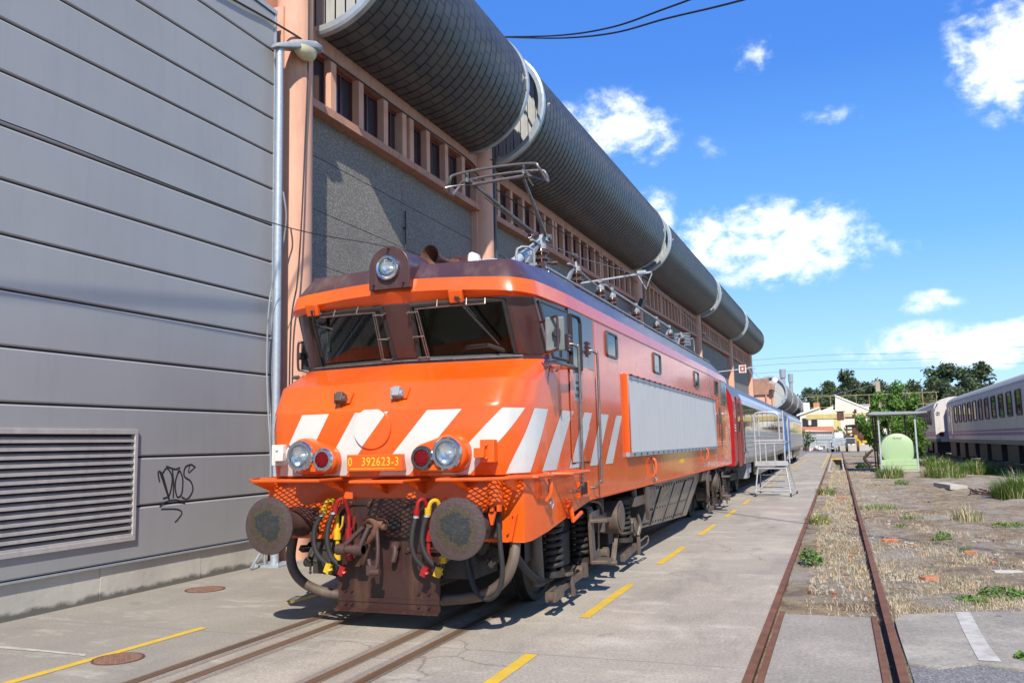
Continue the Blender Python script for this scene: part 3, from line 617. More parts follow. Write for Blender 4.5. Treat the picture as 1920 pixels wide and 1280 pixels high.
# ------------------------------------------------------------------ the orange electric locomotive
LEN=17.86
OX=[0,.155,.6,1.0,1.15,1.27,1.36,1.43,1.475,1.495,1.5]
def dens(P,k=4):     # smooth a half outline, symmetric about its first point
    P=[Vector(p) for p in P];m=V(-P[1].x,P[1].y,P[1].z);Q=[m]+P+[P[-1]*2-P[-2]];out=[]
    for i in range(1,len(Q)-2):
        a,b,c,d=Q[i-1:i+3]
        for j in range(k):
            t=j/k;p=.5*((2*b)+(c-a)*t+(2*a-5*b+4*c-d)*t*t+(3*b-a-3*c+d)*t**3);p.x=max(0,p.x);out.append(p)
    return out+[P[-1]]
def O(xs,ys,zs):
    if not isinstance(zs,(list,tuple)): zs=[zs]*len(xs)
    return [(x,y,z) for x,y,z in zip(xs,ys,zs)]
YA=[.34,.352,.385,.416,.43,.48,.595,.755,1.05,1.88,2.05]
oB=O([0,.155,.6,1.0,1.15,1.27,1.36,1.43,1.475,1.495,1.5],[.62,.62,.62,.62,.625,.65,.72,.83,1.08,1.88,2.05],0)
YC=[.53,.538,.56,.58,.59,.625,.725,.88,1.15,1.88,2.05]
XD=[0,.14,.6,1.0,1.17,1.29,1.38,1.44,1.475,1.492,1.5];YD=[.995,1.016,1.086,1.147,1.175,1.21,1.27,1.335,1.44,1.88,2.05]
XE=[0,.17,.6,1.0,1.15,1.25,1.33,1.39,1.425,1.487,1.5];YE=[.736,.759,.816,.87,.89,.925,.99,1.06,1.15,1.88,2.05]
XF=[0,.17,.6,1.0,1.17,1.28,1.36,1.42,1.46,1.505,1.512];YF=[.655,.675,.727,.775,.795,.825,.885,.975,1.12,1.88,2.05];ZF=[3.335,3.334,3.325,3.30,3.285,3.275,3.265,3.257,3.252,3.25,3.25]
XG=[0,.17,.6,1.0,1.15,1.26,1.33,1.385,1.425,1.47,1.475];YG=[.69,.71,.762,.81,.828,.86,.92,1.0,1.14,1.88,2.05];ZG=[3.47,3.469,3.46,3.44,3.43,3.42,3.415,3.41,3.41,3.41,3.41]
XH=[0,.17,.6,.95,1.09,1.14,1.17,1.19,1.2,1.2,1.2];YH=[.85,.868,.917,.957,.975,.995,1.03,1.09,1.25,1.88,2.05];ZH=[3.65,3.65,3.647,3.645,3.645,3.645,3.647,3.65,3.662,3.715,3.73]
def lerp(P,Q,t): return [tuple(a+(b-a)*t for a,b in zip(p,q)) for p,q in zip(P,Q)]
def atz(P,z): return [(x,y,z) for x,y,_ in P]
oA=O(OX,YA,0);oC=O(OX,YC,2.40);oD=O(XD,YD,2.66);oE=O(XE,YE,3.22);oF=O(XF,YF,ZF);oG=O(XG,YG,ZG);oH=O(XH,YH,ZH)
def shrink(k,dy,d): return [(x*k,y+dy,z+d) for x,y,z in oH]
LV=[('b',atz(oB,1.11)),('b2',atz(oB,1.475)),('a',[(x,y+(.055 if x<1.3 else .03),1.48) for x,y,z in oA]),('a1',atz(oA,1.66)),('a2',atz(oA,2.11)),('a3',lerp(atz(oA,2.13),oC,.03)),('a4',lerp(atz(oA,2.13),oC,.12)),('c0',lerp(atz(oA,2.13),oC,.93)),('c',lerp(oC,oD,.015)),('c2',lerp(oC,oD,.09)),('d0',lerp(oC,oD,.84)),('d',oD),('e',oE),('e2',[(x,y,3.235) for x,y,z in oE]),('f',oF),('g',oG),('h',oH),('i',shrink(.84,.22,.035)),('j',shrink(.5,.6,.085)),('k',shrink(0,1.0,.11))]
A_=dens(atz(oA,0),8);AU=[0]
for p,q in zip(A_,A_[1:]): AU.append(AU[-1]+(q-p).length)
def onA(u,z,off=.004):
    s=-1 if u<0 else 1;u=abs(u)
    if u>=AU[-1]: p=V(1.5,2.05+u-AU[-1],z);n=V(1,0,0)
    else:
        i=max(k for k in range(len(AU)-1) if AU[k]<=u);t=(u-AU[i])/(AU[i+1]-AU[i]);p=A_[i].lerp(A_[i+1],t);p.z=z;p.y+=(.055 if p.x<1.3 else .03)*max(0,min(1,(1.66-z)/.18));d=(A_[i+1]-A_[i]).normalized();n=V(d.y,-d.x,0)
    p=p+n*off;return V(p.x*s,p.y,p.z)
def locomotive():
    t=T('electric_locomotive','orange and white striped electric locomotive with brown cab and raised pantograph','locomotive',(-4.2,6.92,0))
    # --- body shell
    K=4;side=[2.97,3.6,4.14,5.5,7,8.93];loops=[]
    for nm,P in LV:
        h=dens(P,K);x,_,z=P[-1];fr=[(p.x,p.y,p.z) for p in h]
        half=fr+[(x,y,z) for y in side];half+= [(a,LEN-b,c) for a,b,c in reversed(half[:-1])]
        left=[(-a,b,c) for a,b,c in half[1:-1]][::-1];loops.append(half+left)
    n=len(loops[0]);names=[l[0] for l in LV];b=MB();vs=[p for l in loops for p in l];o=0;b.v=vs
    nf=len(dens(oA,K))
    for i in range(len(loops)-1):
        lo,hi=names[i],names[i+1]
        for j in range(n):
            j2=(j+1)%n;q=[loops[i][j],loops[i][j2],loops[i+1][j2],loops[i+1][j]];cx=sum(p[0] for p in q)/4;cy=sum(p[1] for p in q)/4;yy=min(cy,LEN-cy)
            # openings: windscreens and cab side windows
            jj=min(j,n-j-1) if j<n//2 or True else j
            if lo=='d' and hi=='e':
                hj=j if j<n//2 else n-1-j          # index along the half loop
                hh=len(loops[0])//2
                f=hj if hj<hh/2 else hh-1-hj
                if K*1<=f<K*4: continue
                if K*8<=f<K*9 and cx<0: continue
            if lo in('d0','d','e'): m=1 if yy<2.97 else 0
            elif lo=='e2': m=0
            elif lo in('g','h','i','j'): m=2
            else: m=0
            if lo=='f': m=0
            b.f.append([i*n+j,i*n+j2,(i+1)*n+j2,(i+1)*n+j]);b.m.append(m)
    body=b.build('body',[M['orange'],M['brown'],M['roofbrown']],t,smooth=24)
    # --- white stripes wrapped round the nose
    ST=[(-1.62,-1.25,-1.95,-1.6),(-.893,-.557,-1.24,-.927),(-.242,.136,-.655,-.38),(.542,.896,.0,.33),(1.29,1.56,.66,.95),(1.72,2.064,1.29,1.60),(2.50,2.86,1.83,2.24),(3.28,3.642,2.655,3.035),(4.055,4.42,3.469,3.82),(4.81,5.133,4.17,4.54)]
    for tl,tr,bl,br in ST:
        m=MB();rows=[]
        for k in range(17):
            z=1.492+(2.105-1.492)*k/16;q=k/16;l=bl+(tl-bl)*q;r=br+(tr-br)*q
            rows.append([onA(l+(r-l)*c/10,z) for c in range(11)])
        m.sheet(rows);m.build('stripe',M['white'],body,smooth=60)
    # --- windscreens
    d=dens(oD,K);e=dens(oE,K)
    def P3(f,q,off=0):         # point on the windscreen plane, f = index along half outline, q = 0 bottom .. 1 top
        i=int(min(f,len(d)-2));g=f-i;p=d[i].lerp(d[i+1],g).lerp(e[i].lerp(e[i+1],g),q);nn=(e[i]-d[i]).cross(d[min(i+1,len(d)-1)]-d[i]).normalized()
        if nn.y>0: nn=-nn
        return p+nn*off
    for s in(1,-1):
        fx=lambda p:V(p.x*s,p.y,p.z)
        m=MB();rows=[[fx(P3(K+(3*K)*c/12,q/6,-.02)) for c in range(13)] for q in range(7)];m.sheet(rows)
        w=m.build('windscreen',M['glass'],t,smooth=60)
        m=MB();ring=[(K+.05,.02),(K*2,.015),(K*3,.015),(K*4-.05,.02),(K*4-.05,.5),(K*4-.05,.97),(K*3,.985),(K*2,.985),(K+.05,.97),(K+.05,.5),(K+.05,.02)]
        m.tube([fx(P3(f,q,.004)) for f,q in ring],.026,6);m.build('gasket',M['black'],w)
        # thin guard rail with stand-offs round the inner and upper edge
        m=MB();g=[fx(P3(f,q,.055)) for f,q in((K*1.28,.04),(K*1.22,.5),(K*1.16,.93),(K*2,.95),(K*2.9,.955))];m.tube(g,.008,6)
        m.tube([p+V(s*.025,0,0) for p in g[:3]],.006,6)
        for f,q in((K*1.27,.08),(K*1.22,.45),(K*1.17,.88)): m.cyl(fx(P3(f,q,.06))+V(-s*.09,0,.0),fx(P3(f,q,.055))+V(s*.03,0,0),.008,n=6);m.cyl(fx(P3(f,q,-.0))+V(-s*.09,.0,0),fx(P3(f,q,.075))+V(-s*.09,0,0),.011,n=6)
        for f in(K*1.7,K*2.4,K*2.9): m.cyl(fx(P3(f,.95,.06)),fx(P3(f,1.04,.0)),.008,n=6)
        m.build('guard_bar',M['steel'],t)
        # wiper
        m=MB();top=fx(P3(K*3.05 if s<0 else K*2.2,1.12,.10));ang=fx(P3(K*3.3 if s<0 else K*3.05,.28,.06));midp=top.lerp(ang,.5)+V(0,-.02,0)
        m.tube([top,midp,ang],[.014,.011,.007],6);m.bar(top.lerp(ang,.45),top.lerp(ang,1.05),.022,.012);m.tube([top+V(.03,0,0),top.lerp(ang,.45)+V(.03,-.01,0)],.005,5)
        wp=m.build('wiper',M['black'],t,smooth=40)
        m=MB();m.ob(top+V(0,.03,.01),.15,.05,.13,Matrix.Rotation(.35,3,'X'));m.build('wiper_plate',M['orange_matt'],wp,bev=.008)
        # cab side window
        a=(1.475,1.44,2.66);c=[fx(V(*p)) for p in((1.472,1.45,2.655),(1.494,1.87,2.655),(1.49,1.87,3.185),(1.43,1.16,3.2))]
        m=MB();m.add([p+V(.014 if s>0 else .012,0,0) for p in c],[(0,1,2,3)]);w=m.build('cab_side_window',M['sideglass'] if s>0 else M['glass'],t,smooth=0,recalc=False)
        m=MB();m.tube([p+V(s*.008,0,0) for p in smooth_path([c[0],c[0].lerp(c[1],.1),c[0].lerp(c[1],.9),c[1],c[1].lerp(c[2],.1),c[1].lerp(c[2],.9),c[2],c[2].lerp(c[3],.1),c[2].lerp(c[3],.9),c[3],c[3].lerp(c[0],.1),c[3].lerp(c[0],.9),c[0]],3)],.015,6);m.build('frame',M['pipe'],w)
    m=MB()
    for s in(1,-1):
        P=[(s*x_,y_,z_) for x_,y_,z_ in((1.478,1.22,1.5),(1.478,1.22,2.1),(1.480,1.25,2.42),(1.480,1.34,2.56))];m.tube(P,.0035,4)
        m.tube([(s*1.5015,3.0,1.14),(s*1.5015,3.0,3.22)],.0035,4);m.tube([(s*1.5015,14.2,1.14),(s*1.5015,14.2,3.22)],.0035,4);m.tube([(s*1.5015,2.7,2.62),(s*1.5015,2.97,2.62)],.003,4)
    build_split(m,'panel_seam',M['orange_matt'],t,smooth=0)
    # --- inside of the cab
    m=MB();m.prism([(-1.45,2.85,1.6),(1.45,2.85,1.6),(1.45,2.85,3.3),(1.1,2.85,3.62),(-1.1,2.85,3.62),(-1.45,2.85,3.3)],(0,.05,0));m.build('cab_bulkhead',mat('cab_bulkhead',(.30,.32,.23),(.24,.26,.19),2,.7),t,smooth=0)
    m=MB();m.prism([(-1.35,1.15,2.2),(-1.35,1.9,2.2),(-1.35,1.9,2.66),(-1.35,1.3,2.70)],(2.7,0,0));m.tube([(.5,1.25,2.72),(.6,1.2,2.78),(.85,1.22,2.79),(1.0,1.3,2.73)],.03,8);m.build('driver_desk',mat('grey_desk',(.12,.105,.11),None,4,.4),t,smooth=30)
    m=MB()
    for x in(.3,.45,.58): m.bx(x,x+.02,2.80,2.845,2.3,3.5)
    m.bx(-1.4,1.4,1.0,2.85,1.55,1.6);m.ob((.75,2.2,2.3),.5,.12,.7);m.build('cab_fittings',M['black'],t,smooth=0)
    # --- roof lamp housing
    m=MB();R=.235;pr=[(R*math.cos(a),3.585+R*math.sin(a)) for a in [PI*k/20 for k in range(21)]]+[(-R,3.37),(R,3.37)]
    m.prism([(x,.62,z) for x,z in pr],(0,.55,0));h=m.build('roof_lamp_housing',M['roofbrown'],t,smooth=25,bev=.006)
    m=MB();m.lathe((0,.62,3.585),(0,-1,0),[(.128,0),(.128,.045),(.118,.055),(.098,.05),(.095,.01)],32,cap=False);m.build('bezel',M['chrome'],h)
    m=MB();m.lathe((0,.575,3.585),(0,-1,0),[(.10,0),(.085,-.018),(.05,-.032),(.02,-.036),(.018,-.012),(.001,-.01)],28,cap=False);m.build('reflector',M['reflector'],h)
    m=MB();m.lathe((0,.572,3.585),(0,-1,0),[(.098,0),(.08,.016),(.04,.024),(.001,.027)],28,cap=False);m.build('lens',M['lens'],h)
    m=MB()
    for x,z in((-.17,3.42),(.17,3.42),(0,3.79)): m.cyl((x,.62,z),(x,.57,z),.011,n=8)
    m.build('stud',M['roofbrown'],h)
    # --- headlights: one orange teardrop housing holds a large white and a small red lamp
    for s in(1,-1):
        X1,Z1,X2,Z2=s*.805,1.69,s*.545,1.652;m=MB();pr=[]
        def hull(r1,r2):
            P=[]
            dx,dz=X2-X1,Z2-Z1;L=math.hypot(dx,dz);a0=math.atan2(dz,dx);be=math.acos((r1-r2)/L)
            P+=[(X1+r1*math.cos(a0+be+(2*PI-2*be)*k/18),Z1+r1*math.sin(a0+be+(2*PI-2*be)*k/18)) for k in range(19)]
            P+=[(X2+r2*math.cos(a0-be+2*be*k/10),Z2+r2*math.sin(a0-be+2*be*k/10)) for k in range(11)]
            return P
        rows=[[(x,y,z) for x,z in hull(r1,r2)] for y,r1,r2 in((.45,.185,.145),(.31,.178,.138),(.275,.165,.125),(.265,.15,.11))]
        m.sheet(rows,0,True);m.add(rows[-1],[tuple(range(len(rows[-1])))]);h=m.build('headlamp_housing',M['orange'],t,smooth=40)
        m=MB();m.lathe((X1,.27,Z1),(0,-1,0),[(.152,0),(.152,.03),(.14,.045),(.112,.045),(.106,.02)],36,cap=False)
        for k in range(6):
            a=k*PI/3+.3;m.ob((X1+.145*math.cos(a),.228,Z1+.145*math.sin(a)),.03,.02,.022,Matrix.Rotation(-a,3,'Y'))
        m.build('bezel',M['chrome'],h)
        m=MB();m.lathe((X1,.228,Z1),(0,-1,0),[(.109,0),(.088,-.018),(.05,-.030),(.022,-.033),(.02,-.010),(.001,-.006)],28,cap=False);m.build('reflector',M['reflector'],h)
        m=MB();m.lathe((X1,.226,Z1),(0,-1,0),[(.107,0),(.085,.014),(.045,.022),(.001,.025)],28,cap=False);m.build('lens',M['lens'],h)
        m=MB();m.lathe((X2,.27,Z2),(0,-1,0),[(.115,0),(.115,.02),(.10,.035),(.078,.035),(.075,.02)],32,cap=False)
        for k in range(8):
            a=k*PI/4;m.cyl((X2+.096*math.cos(a),.236,Z2+.096*math.sin(a)),(X2+.096*math.cos(a),.229,Z2+.096*math.sin(a)),.008,n=6)
        m.build('tail_bezel',M['chrome'] if s<0 else mat('dark_chrome',(.22,.21,.21),None,5,.2,metal=.9),h)
        m=MB();m.lathe((X2,.255,Z2),(0,-1,0),[(.078,0),(.072,.012),(.03,.02),(.001,.021)],28)
        for i in range(-3,4):
            for j in range(-3,4):
                x=i*.021;z=j*.021
                if math.hypot(x,z)<.066: m.lathe((X2+x,.236,Z2+z),(0,-1,0),[(.009,0),(.006,.005),(.001,.006)],8)
        m.build('tail_lens',M['redlens'],h)
    # --- number plate, blank round boss, sockets, brackets
    m=MB();m.bx(-.30,.305,.30,.40,1.535,1.695);p=m.build('number_plate',M['orange'],t,smooth=0,bev=.006)
    text('plate_number','0',.118,M['lettering'],p,(-.262,.298,1.622),(PI/2,0,0),.80,.002);text('plate_number','392623-3',.118,M['lettering'],p,(.07,.298,1.622),(PI/2,0,0),.84,.002)
    m=MB();m.bx(-.265,.235,.2965,.2995,1.556,1.562);m.build('underline',M['lettering'],p,smooth=0)
    m=MB();m.lathe((-.04,.352,1.945),(0,-1,0),[(.205,0),(.205,.018),(.197,.026),(.16,.028),(.001,.028)],48);ds=m.build('round_boss',M['orange'],t,smooth=40)
    def clipst(tl,tr,bl,br):
        pts=[];z0,z1=1.945-.205,1.945+.205;n=24;L=[];Rr=[]
        for k in range(n+1):
            z=z0+.004+(z1-z0-.008)*k/n;h=math.sqrt(max(0,.199**2-(z-1.945)**2));q=(z-1.492)/(2.105-1.492);l=max(-.04-h,bl+(tl-bl)*q);r=min(-.04+h,br+(tr-br)*q)
            if r>l: L.append((l,.3225,z));Rr.append((r,.3225,z))
        return L,Rr
    L,Rr=clipst(*ST[2]);m=MB();m.sheet([L,Rr]);m.build('stripe',M['white'],ds,smooth=0,recalc=False)
    for x,z,c in((-.42,2.26,'underbrown'),(.21,2.285,'greypaint')):
        y=.345+(z-2.14)/(2.4-2.14)*.19
        m=MB();m.ob((x,y-.05,z),.075,.10,.10,Matrix.Rotation(-.4,3,'X'));m.cyl((x+.02,y-.06,z-.01),(x+.065,y-.06,z-.01),.035,n=12);m.ob((x-.045,y-.075,z-.005),.025,.04,.11);so=m.build('jumper_socket',M[c],t,smooth=30,bev=.006)
        m=MB();m.ob((x+.03,y-.003,z+.0),.13,.012,.14,Matrix.Rotation(-.62,3,'X'));m.build('backing_plate',M['orange_matt'],so,smooth=0)
    for s,mm in((1,'orange'),(-1,'white')):
        m=MB();x=s*1.16;m.bx(x-.07,x+.07,.36,.46,1.60,1.81);m.ob((x-s*.06,.33,1.69),.10,.06,.09);m.cyl((x-.0,.36,1.76),(x,.33,1.76),.014,n=8);m.cyl((x,.36,1.64),(x,.33,1.64),.014,n=8);m.build('lamp_bracket',M[mm],t,smooth=30,bev=.005)
    # --- handrail under the windscreens
    m=MB();Pp=[]
    for k in range(25):
        f=K*4.4*(k-12)/12;q=P3(abs(f),-.10,.075);Pp.append(V(q.x*(1 if f>=0 else -1),q.y,2.655-.0*abs(f)))
    e0=Pp[0]+V(-.03,.09,-.05);e1=Pp[-1]+V(.03,.09,-.05);m.tube([e0]+Pp+[e1],.0125,8)
    for k in(2,7,12,17,22): m.cyl(Pp[k],Pp[k]+V(0,.04,-.10),.009,n=6)
    m.build('handrail',M['steel'],t)
    # --- buffer beam and side skirts
    m=MB();fz=.855
    m.bx(-1.43,1.43,.58,.60,fz,1.474)
    for s in(-1,1):
        pr=[(s*1.43,.58),(s*1.46,.70),(s*1.485,1.1),(s*1.497,1.9),(s*1.5,2.62)];zb=[.855,.86,.905,1.02,1.105]
        m.sheet([[(x,y,z) for (x,y),z in zip(pr,zb)],[(x,y,1.478) for x,y in pr]])
        m.sheet([[(x,y,z) for (x,y),z in zip(pr,zb)],[(x-s*.06,y+.02,z) for (x,y),z in zip(pr,zb)]])
    m.build('buffer_beam',M['orange'],t,smooth=15)
    for s in(1,-1):
        b0=T('buffer',None,None);b0.parent=t;b0.location=(s*1.0,0,1.03)
        m=MB();m.bx(-.17,.20,.545,.58,-.14,.14);
        for x in(-.14,.17):
            for z in(-.11,.11): m.cyl((x,.545,z),(x,.51,z),.022,n=6)
        m.build('base_plate',M['bufshank'],b0,smooth=0,bev=.004)
        m=MB();m.lathe((0,.55,0),(0,-1,0),[(.155,0),(.15,.05),(.128,.09),(.122,.40),(.115,.40)],32);m.cyl((0,.2,0),(0,.05,0),.10,n=28);m.build('shank',M['bufshank'],b0)
        m=MB();m.lathe((0,.05,0),(0,-1,0),[(.10,-.03),(.268,.0),(.275,.012),(.272,.03),(.20,.042),(.10,.048),(.001,.050)],56);m.build('head',M['bufface'],b0,smooth=50)
    # --- expanded metal steps
    def clip(P,poly):
        return all((q[0]-p[0])*(P[1]-p[1])-(q[1]-p[1])*(P[0]-p[0])>=-1e-6 for p,q in zip(poly,poly[1:]+poly[:1]))
    def meshplate(name,poly,z,par,cell=(.095,.046)):
        m=MB();n=len(poly);pts=[V(x,y,z) for x,y in poly];m.tube(smooth_path(pts+[pts[0]],4) if False else pts+[pts[0]],.016,8)
        xs=[p[0] for p in poly];ys=[p[1] for p in poly];a,c=cell;y=min(ys)
        for di in(-1,1):
            L=max(xs)-min(xs)+max(ys)-min(ys);k=-int(L/a)-2
            while k*a<2*L:
                # line from x0 at min y going slanted
                run_=None;steps=60
                for q in range(steps+1):
                    yy=min(ys)+(max(ys)-min(ys))*q/steps;xx=min(xs)-L*0+k*a+di*(yy-min(ys))*a/c
                    ins=clip((xx,yy),poly)
                    if ins and run_ is None: run_=(xx,yy)
                    if (not ins or q==steps) and run_ is not None:
                        p0=V(*run_,z);p1=V(lx,ly,z) if not ins else V(xx,yy,z)
                        if (p1-p0).length>.01: m.bar(p0,p1,.008,.006)
                        run_=None
                    lx,ly=xx,yy
                k+=1
        return m.build(name,M['orange_matt'],par,smooth=0)
    def step(poly,z,name='step_plate',brk=()):
        o=meshplate(name,poly,z,t)
        m=MB()
        for x,w in brk: m.prism([(x,.57,z-.02),(x,.57,z-.14),(x,.22,z-.03)],(w,0,0))
        if brk: build_split(m,'bracket',M['orange_matt'],o,smooth=0)
    step([(.80,.04),(1.30,.06),(1.50,.45),(1.56,.95),(1.45,.96),(1.40,.56),(.80,.56)] and [(.80,.04),(1.22,.05),(1.40,.25),(1.52,.56),(.80,.56)],1.458,brk=((.86,.012),(1.36,.012)))
    step([(-1.22,.05),(-.45,.05),(-.45,.56),(-1.52,.56),(-1.40,.25)],1.458,brk=((-.52,.012),(-1.36,.012)))
    step([(-.08,.0),(.47,.0),(.47,.56),(-.08,.56)],1.445,brk=((-.02,.014),(.40,.014)))
    meshplate('side_step',[(1.5,1.22),(1.70,1.26),(1.70,1.88),(1.5,1.92)],1.458,t);meshplate('side_step',[(1.46,.58),(1.56,.6),(1.60,.95),(1.49,1.0)],1.455,t)
    # --- snow plough plate with bolts, slot and stains
    m=MB();P=[(-.56,.19),(.56,.19),(.56,1.17),(.50,1.255),(-.47,1.255),(-.56,1.17)];
    m.prism([(x,.56,z) for x,z in P],(0,.02,0));m.prism([(-.575,.50,.17),(.57,.50,.17),(.565,.565,.20),(-.57,.565,.20)],(0,0,.012));m.bx(-.56,.56,.551,.56,.26,.30);m.bx(-.55,.55,.556,.56,.935,.941)
    pl=m.build('plough',M['plow'],t,smooth=0)
    m=MB()
    for x,z,r in((-.42,1.205,.03),(-.20,1.20,.03),(.20,1.205,.034),(.43,1.205,.03),(-.44,.87,.016),(.25,.87,.016),(.22,.76,.03),(-.47,.36,.016),(-.40,.36,.016),(.34,.36,.016),(.45,.36,.016),(-.47,.235,.016),(-.40,.235,.016),(.34,.235,.016),(.45,.235,.016)): m.lathe((x,.56,z),(0,-1,0),[(r,0),(r,.012),(r*.7,.022),(.001,.022)],12)
    m.tube([(.22,.545,.76),(.30,.55,.752),(.46,.552,.75)],.007,5);m.tube([(-.40,.545,1.20),(-.2,.55,1.2)],.006,5);m.tube([(.2,.545,1.21),(.43,.55,1.215)],.006,5)
    build_split(m,'bolt',M['plow'],pl)
    m=MB();m.bx(-.04,.15,.545,.562,.965,1.06);m.build('slot',M['dark'],pl,smooth=0)
    # --- coupling hook and screw link
    m=MB();m.cyl((-.02,.60,1.0),(-.08,.36,1.04),.06,.05,12);m.tube(smooth_path([(-.12,.40,1.06),(-.07,.36,1.07),(-.02,.36,1.02),(-.05,.37,.93),(-.10,.40,.88)]),[.035]*8*3+[.03],10) if False else m.tube(smooth_path([(-.14,.40,1.05),(-.07,.36,1.075),(-.01,.36,1.02),(-.04,.37,.93),(-.12,.40,.86)],5),.034,10)
    m.cyl((.06,.38,1.02),(-.02,.38,1.03),.045,n=12);m.cyl((.09,.37,1.0),(.05,.37,1.0),.03,n=10);hk=m.build('coupling_hook',M['rust'],t)
    m=MB()
    for dx in(-.10,.09):
        m.tube([(-.12+dx*.3,.36,1.0),(-.26+dx,.31,.80)],[.022,.028],10);m.cyl((-.26+dx-.05,.31,.79),(-.26+dx+.05,.31,.79),.055,n=16)
    m.cyl((-.36,.31,.79),(-.12,.31,.79),.042,n=14)
    m.tube(smooth_path([(-.0,.36,.97),(.02,.34,.80),(.015,.33,.66),(-.02,.32,.57)],5),.02,8);m.cyl((-.05,.32,.58),(.05,.32,.585),.03,n=12);m.tube([(-.08,.34,.70),(-.05,.33,.6)],.022,8);m.ob((-.04,.33,.60),.10,.05,.09)
    m.tube([(.11,.52,.82),(.12,.50,.74),(.10,.49,.66)],.03,8);m.cyl((.12,.54,.81),(.12,.49,.81),.04,n=12)
    m.build('screw_link',M['bufshank'],hk,smooth=40)
    # --- air hoses
    def hose(c,bend,path,cockx):
        m=MB();m.tube(smooth_path(path,6),.026,10);h=m.build('air_hose',M['black'],t,smooth=60)
        m=MB();m.tube(smooth_path(bend,6),.021,8);q=Vector(bend[0]);m.cyl(q+V(0,0,.02),q+V(-.005,0,-.05),.034,.030,12);e=Vector(path[-1]);m.ob(e+V(.01,-.01,-.03),.06,.05,.09,Matrix.Rotation(.4,3,'Y'));m.cyl(e,e+V(.03,-.01,-.06),.032,n=10)
        x=cockx;m.tube([(x,.5,1.10),(x+.005,.5,.68)],.02,8);m.cyl((x,.5,.97),(x,.5,.86),.038,n=10);m.cyl((x+.003,.5,.72),(x+.003,.5,.66),.036,n=10);m.tube([(x+.02,.49,.93),(x+.07,.48,1.0),(x+.08,.48,1.09)],.011,6);m.build('coupling',c,h)
        m=MB();m.lathe((path[0][0],path[0][1],path[0][2]+.005),(0,0,-1),[(.029,0),(.029,.02)],12);m.build('clamp',M['alu'],h)
    hose(M['yellow'],[(-.63,.41,1.16),(-.60,.42,1.235),(-.555,.46,1.235),(-.545,.52,1.10)],[(-.65,.40,1.11),(-.715,.38,.98),(-.72,.37,.84),(-.68,.38,.72),(-.59,.42,.62)],-.535)
    hose(M['red'],[(-.50,.41,1.17),(-.47,.42,1.245),(-.425,.46,1.245),(-.41,.52,1.10)],[(-.515,.40,1.13),(-.56,.38,1.0),(-.565,.37,.84),(-.52,.38,.70),(-.43,.42,.60)],-.40)
    hose(M['red'],[(.405,.41,1.15),(.42,.42,1.24),(.465,.46,1.245),(.475,.52,1.10)],[(.40,.40,1.10),(.375,.38,.97),(.37,.37,.83),(.40,.38,.72),(.47,.42,.62)],.475)
    hose(M['yellow'],[(.525,.41,1.16),(.555,.42,1.235),(.60,.46,1.235),(.615,.52,1.1)],[(.515,.40,1.11),(.48,.38,.97),(.48,.37,.84),(.53,.38,.72),(.61,.42,.62)],.625)
    m=MB();m.tube([(.45,.50,.70),(.45,.5,.79),(.64,.5,.79),(.64,.5,.62)],.016,6);m.build('hose_hanger',M['plow'],t)
    # --- heavy cables drooping below the beam
    m=MB();m.tube(smooth_path([(-1.16,.66,.90),(-1.17,.62,.66),(-1.10,.60,.50),(-.96,.60,.39),(-.75,.60,.325),(-.55,.62,.30)],6),.05,12);m.build('train_supply_cable',M['underbrown'],t,smooth=60)
    m=MB();m.tube(smooth_path([(1.31,.66,.87),(1.30,.62,.70),(1.22,.60,.52),(1.05,.60,.39),(.85,.62,.33),(.55,.64,.29)],6),.052,12);m.build('train_supply_cable',M['underbrown'],t,smooth=60)
    m=MB();m.tube(smooth_path([(1.205,.50,1.10),(1.215,.50,.86),(1.225,.52,.60),(1.17,.54,.41),(1.05,.56,.335),(.93,.58,.40),(.85,.60,.58),(.82,.62,.75)],6),.024,10);c_=m.build('jumper_cable',M['black'],t,smooth=60)
    m=MB();m.cyl((1.19,.47,1.43),(1.19,.47,1.20),.075,n=18);m.cyl((1.19,.47,1.24),(1.19,.47,1.20),.088,n=18)
    for x in(-.07,.0,.07): m.ob((1.19+x,.39,1.185),.035,.04,.06)
    m.prism([(1.14,.40,1.15),(1.22,.40,1.15),(1.19,.39,1.03),(1.17,.39,1.03)],(0,.03,0));m.build('jumper_plug',M['orange_matt'],c_,smooth=35)
    m=MB();m.bar((1.36,.565,1.12),(1.30,.565,.87),.055,.03);m.cyl((1.27,.57,.94),(1.27,.55,.94),.012,n=8);m.cyl((1.33,.57,1.11),(1.33,.55,1.11),.012,n=8);m.build('cable_clip',M['orange_matt'],t,smooth=0)
    # air couplers and pipes under the beam
    m=MB()
    random.seed(3)
    for k in range(26):
        p=V(rnd(-1.0,-.62),rnd(.60,.85),rnd(.55,.84));m.ob(p,rnd(.04,.12),rnd(.04,.1),rnd(.03,.09),Matrix.Rotation(rnd(0,3),3,(rnd(-1,1),rnd(-1,1),.5)))
    for k in range(10): m.cyl((rnd(-1.0,-.65),.62,rnd(.58,.8)),(rnd(-1.0,-.65),.8,rnd(.58,.8)),rnd(.02,.045),n=10)
    m.cyl((-.93,.62,.60),(-.93,.62,.53),.012,n=8);m.lathe((-.93,.62,.51),(0,0,1),[(.001,-.02),(.02,0),(.001,.02)],10)
    for k in range(14): m.ob((rnd(.82,1.1),rnd(.66,.9),rnd(.62,.84)),rnd(.06,.16),rnd(.05,.1),rnd(.05,.12),Matrix.Rotation(rnd(0,3),3,'Y'))
    build_split(m,'automatic_coupler',M['under'],t,smooth=0,bev=.004)
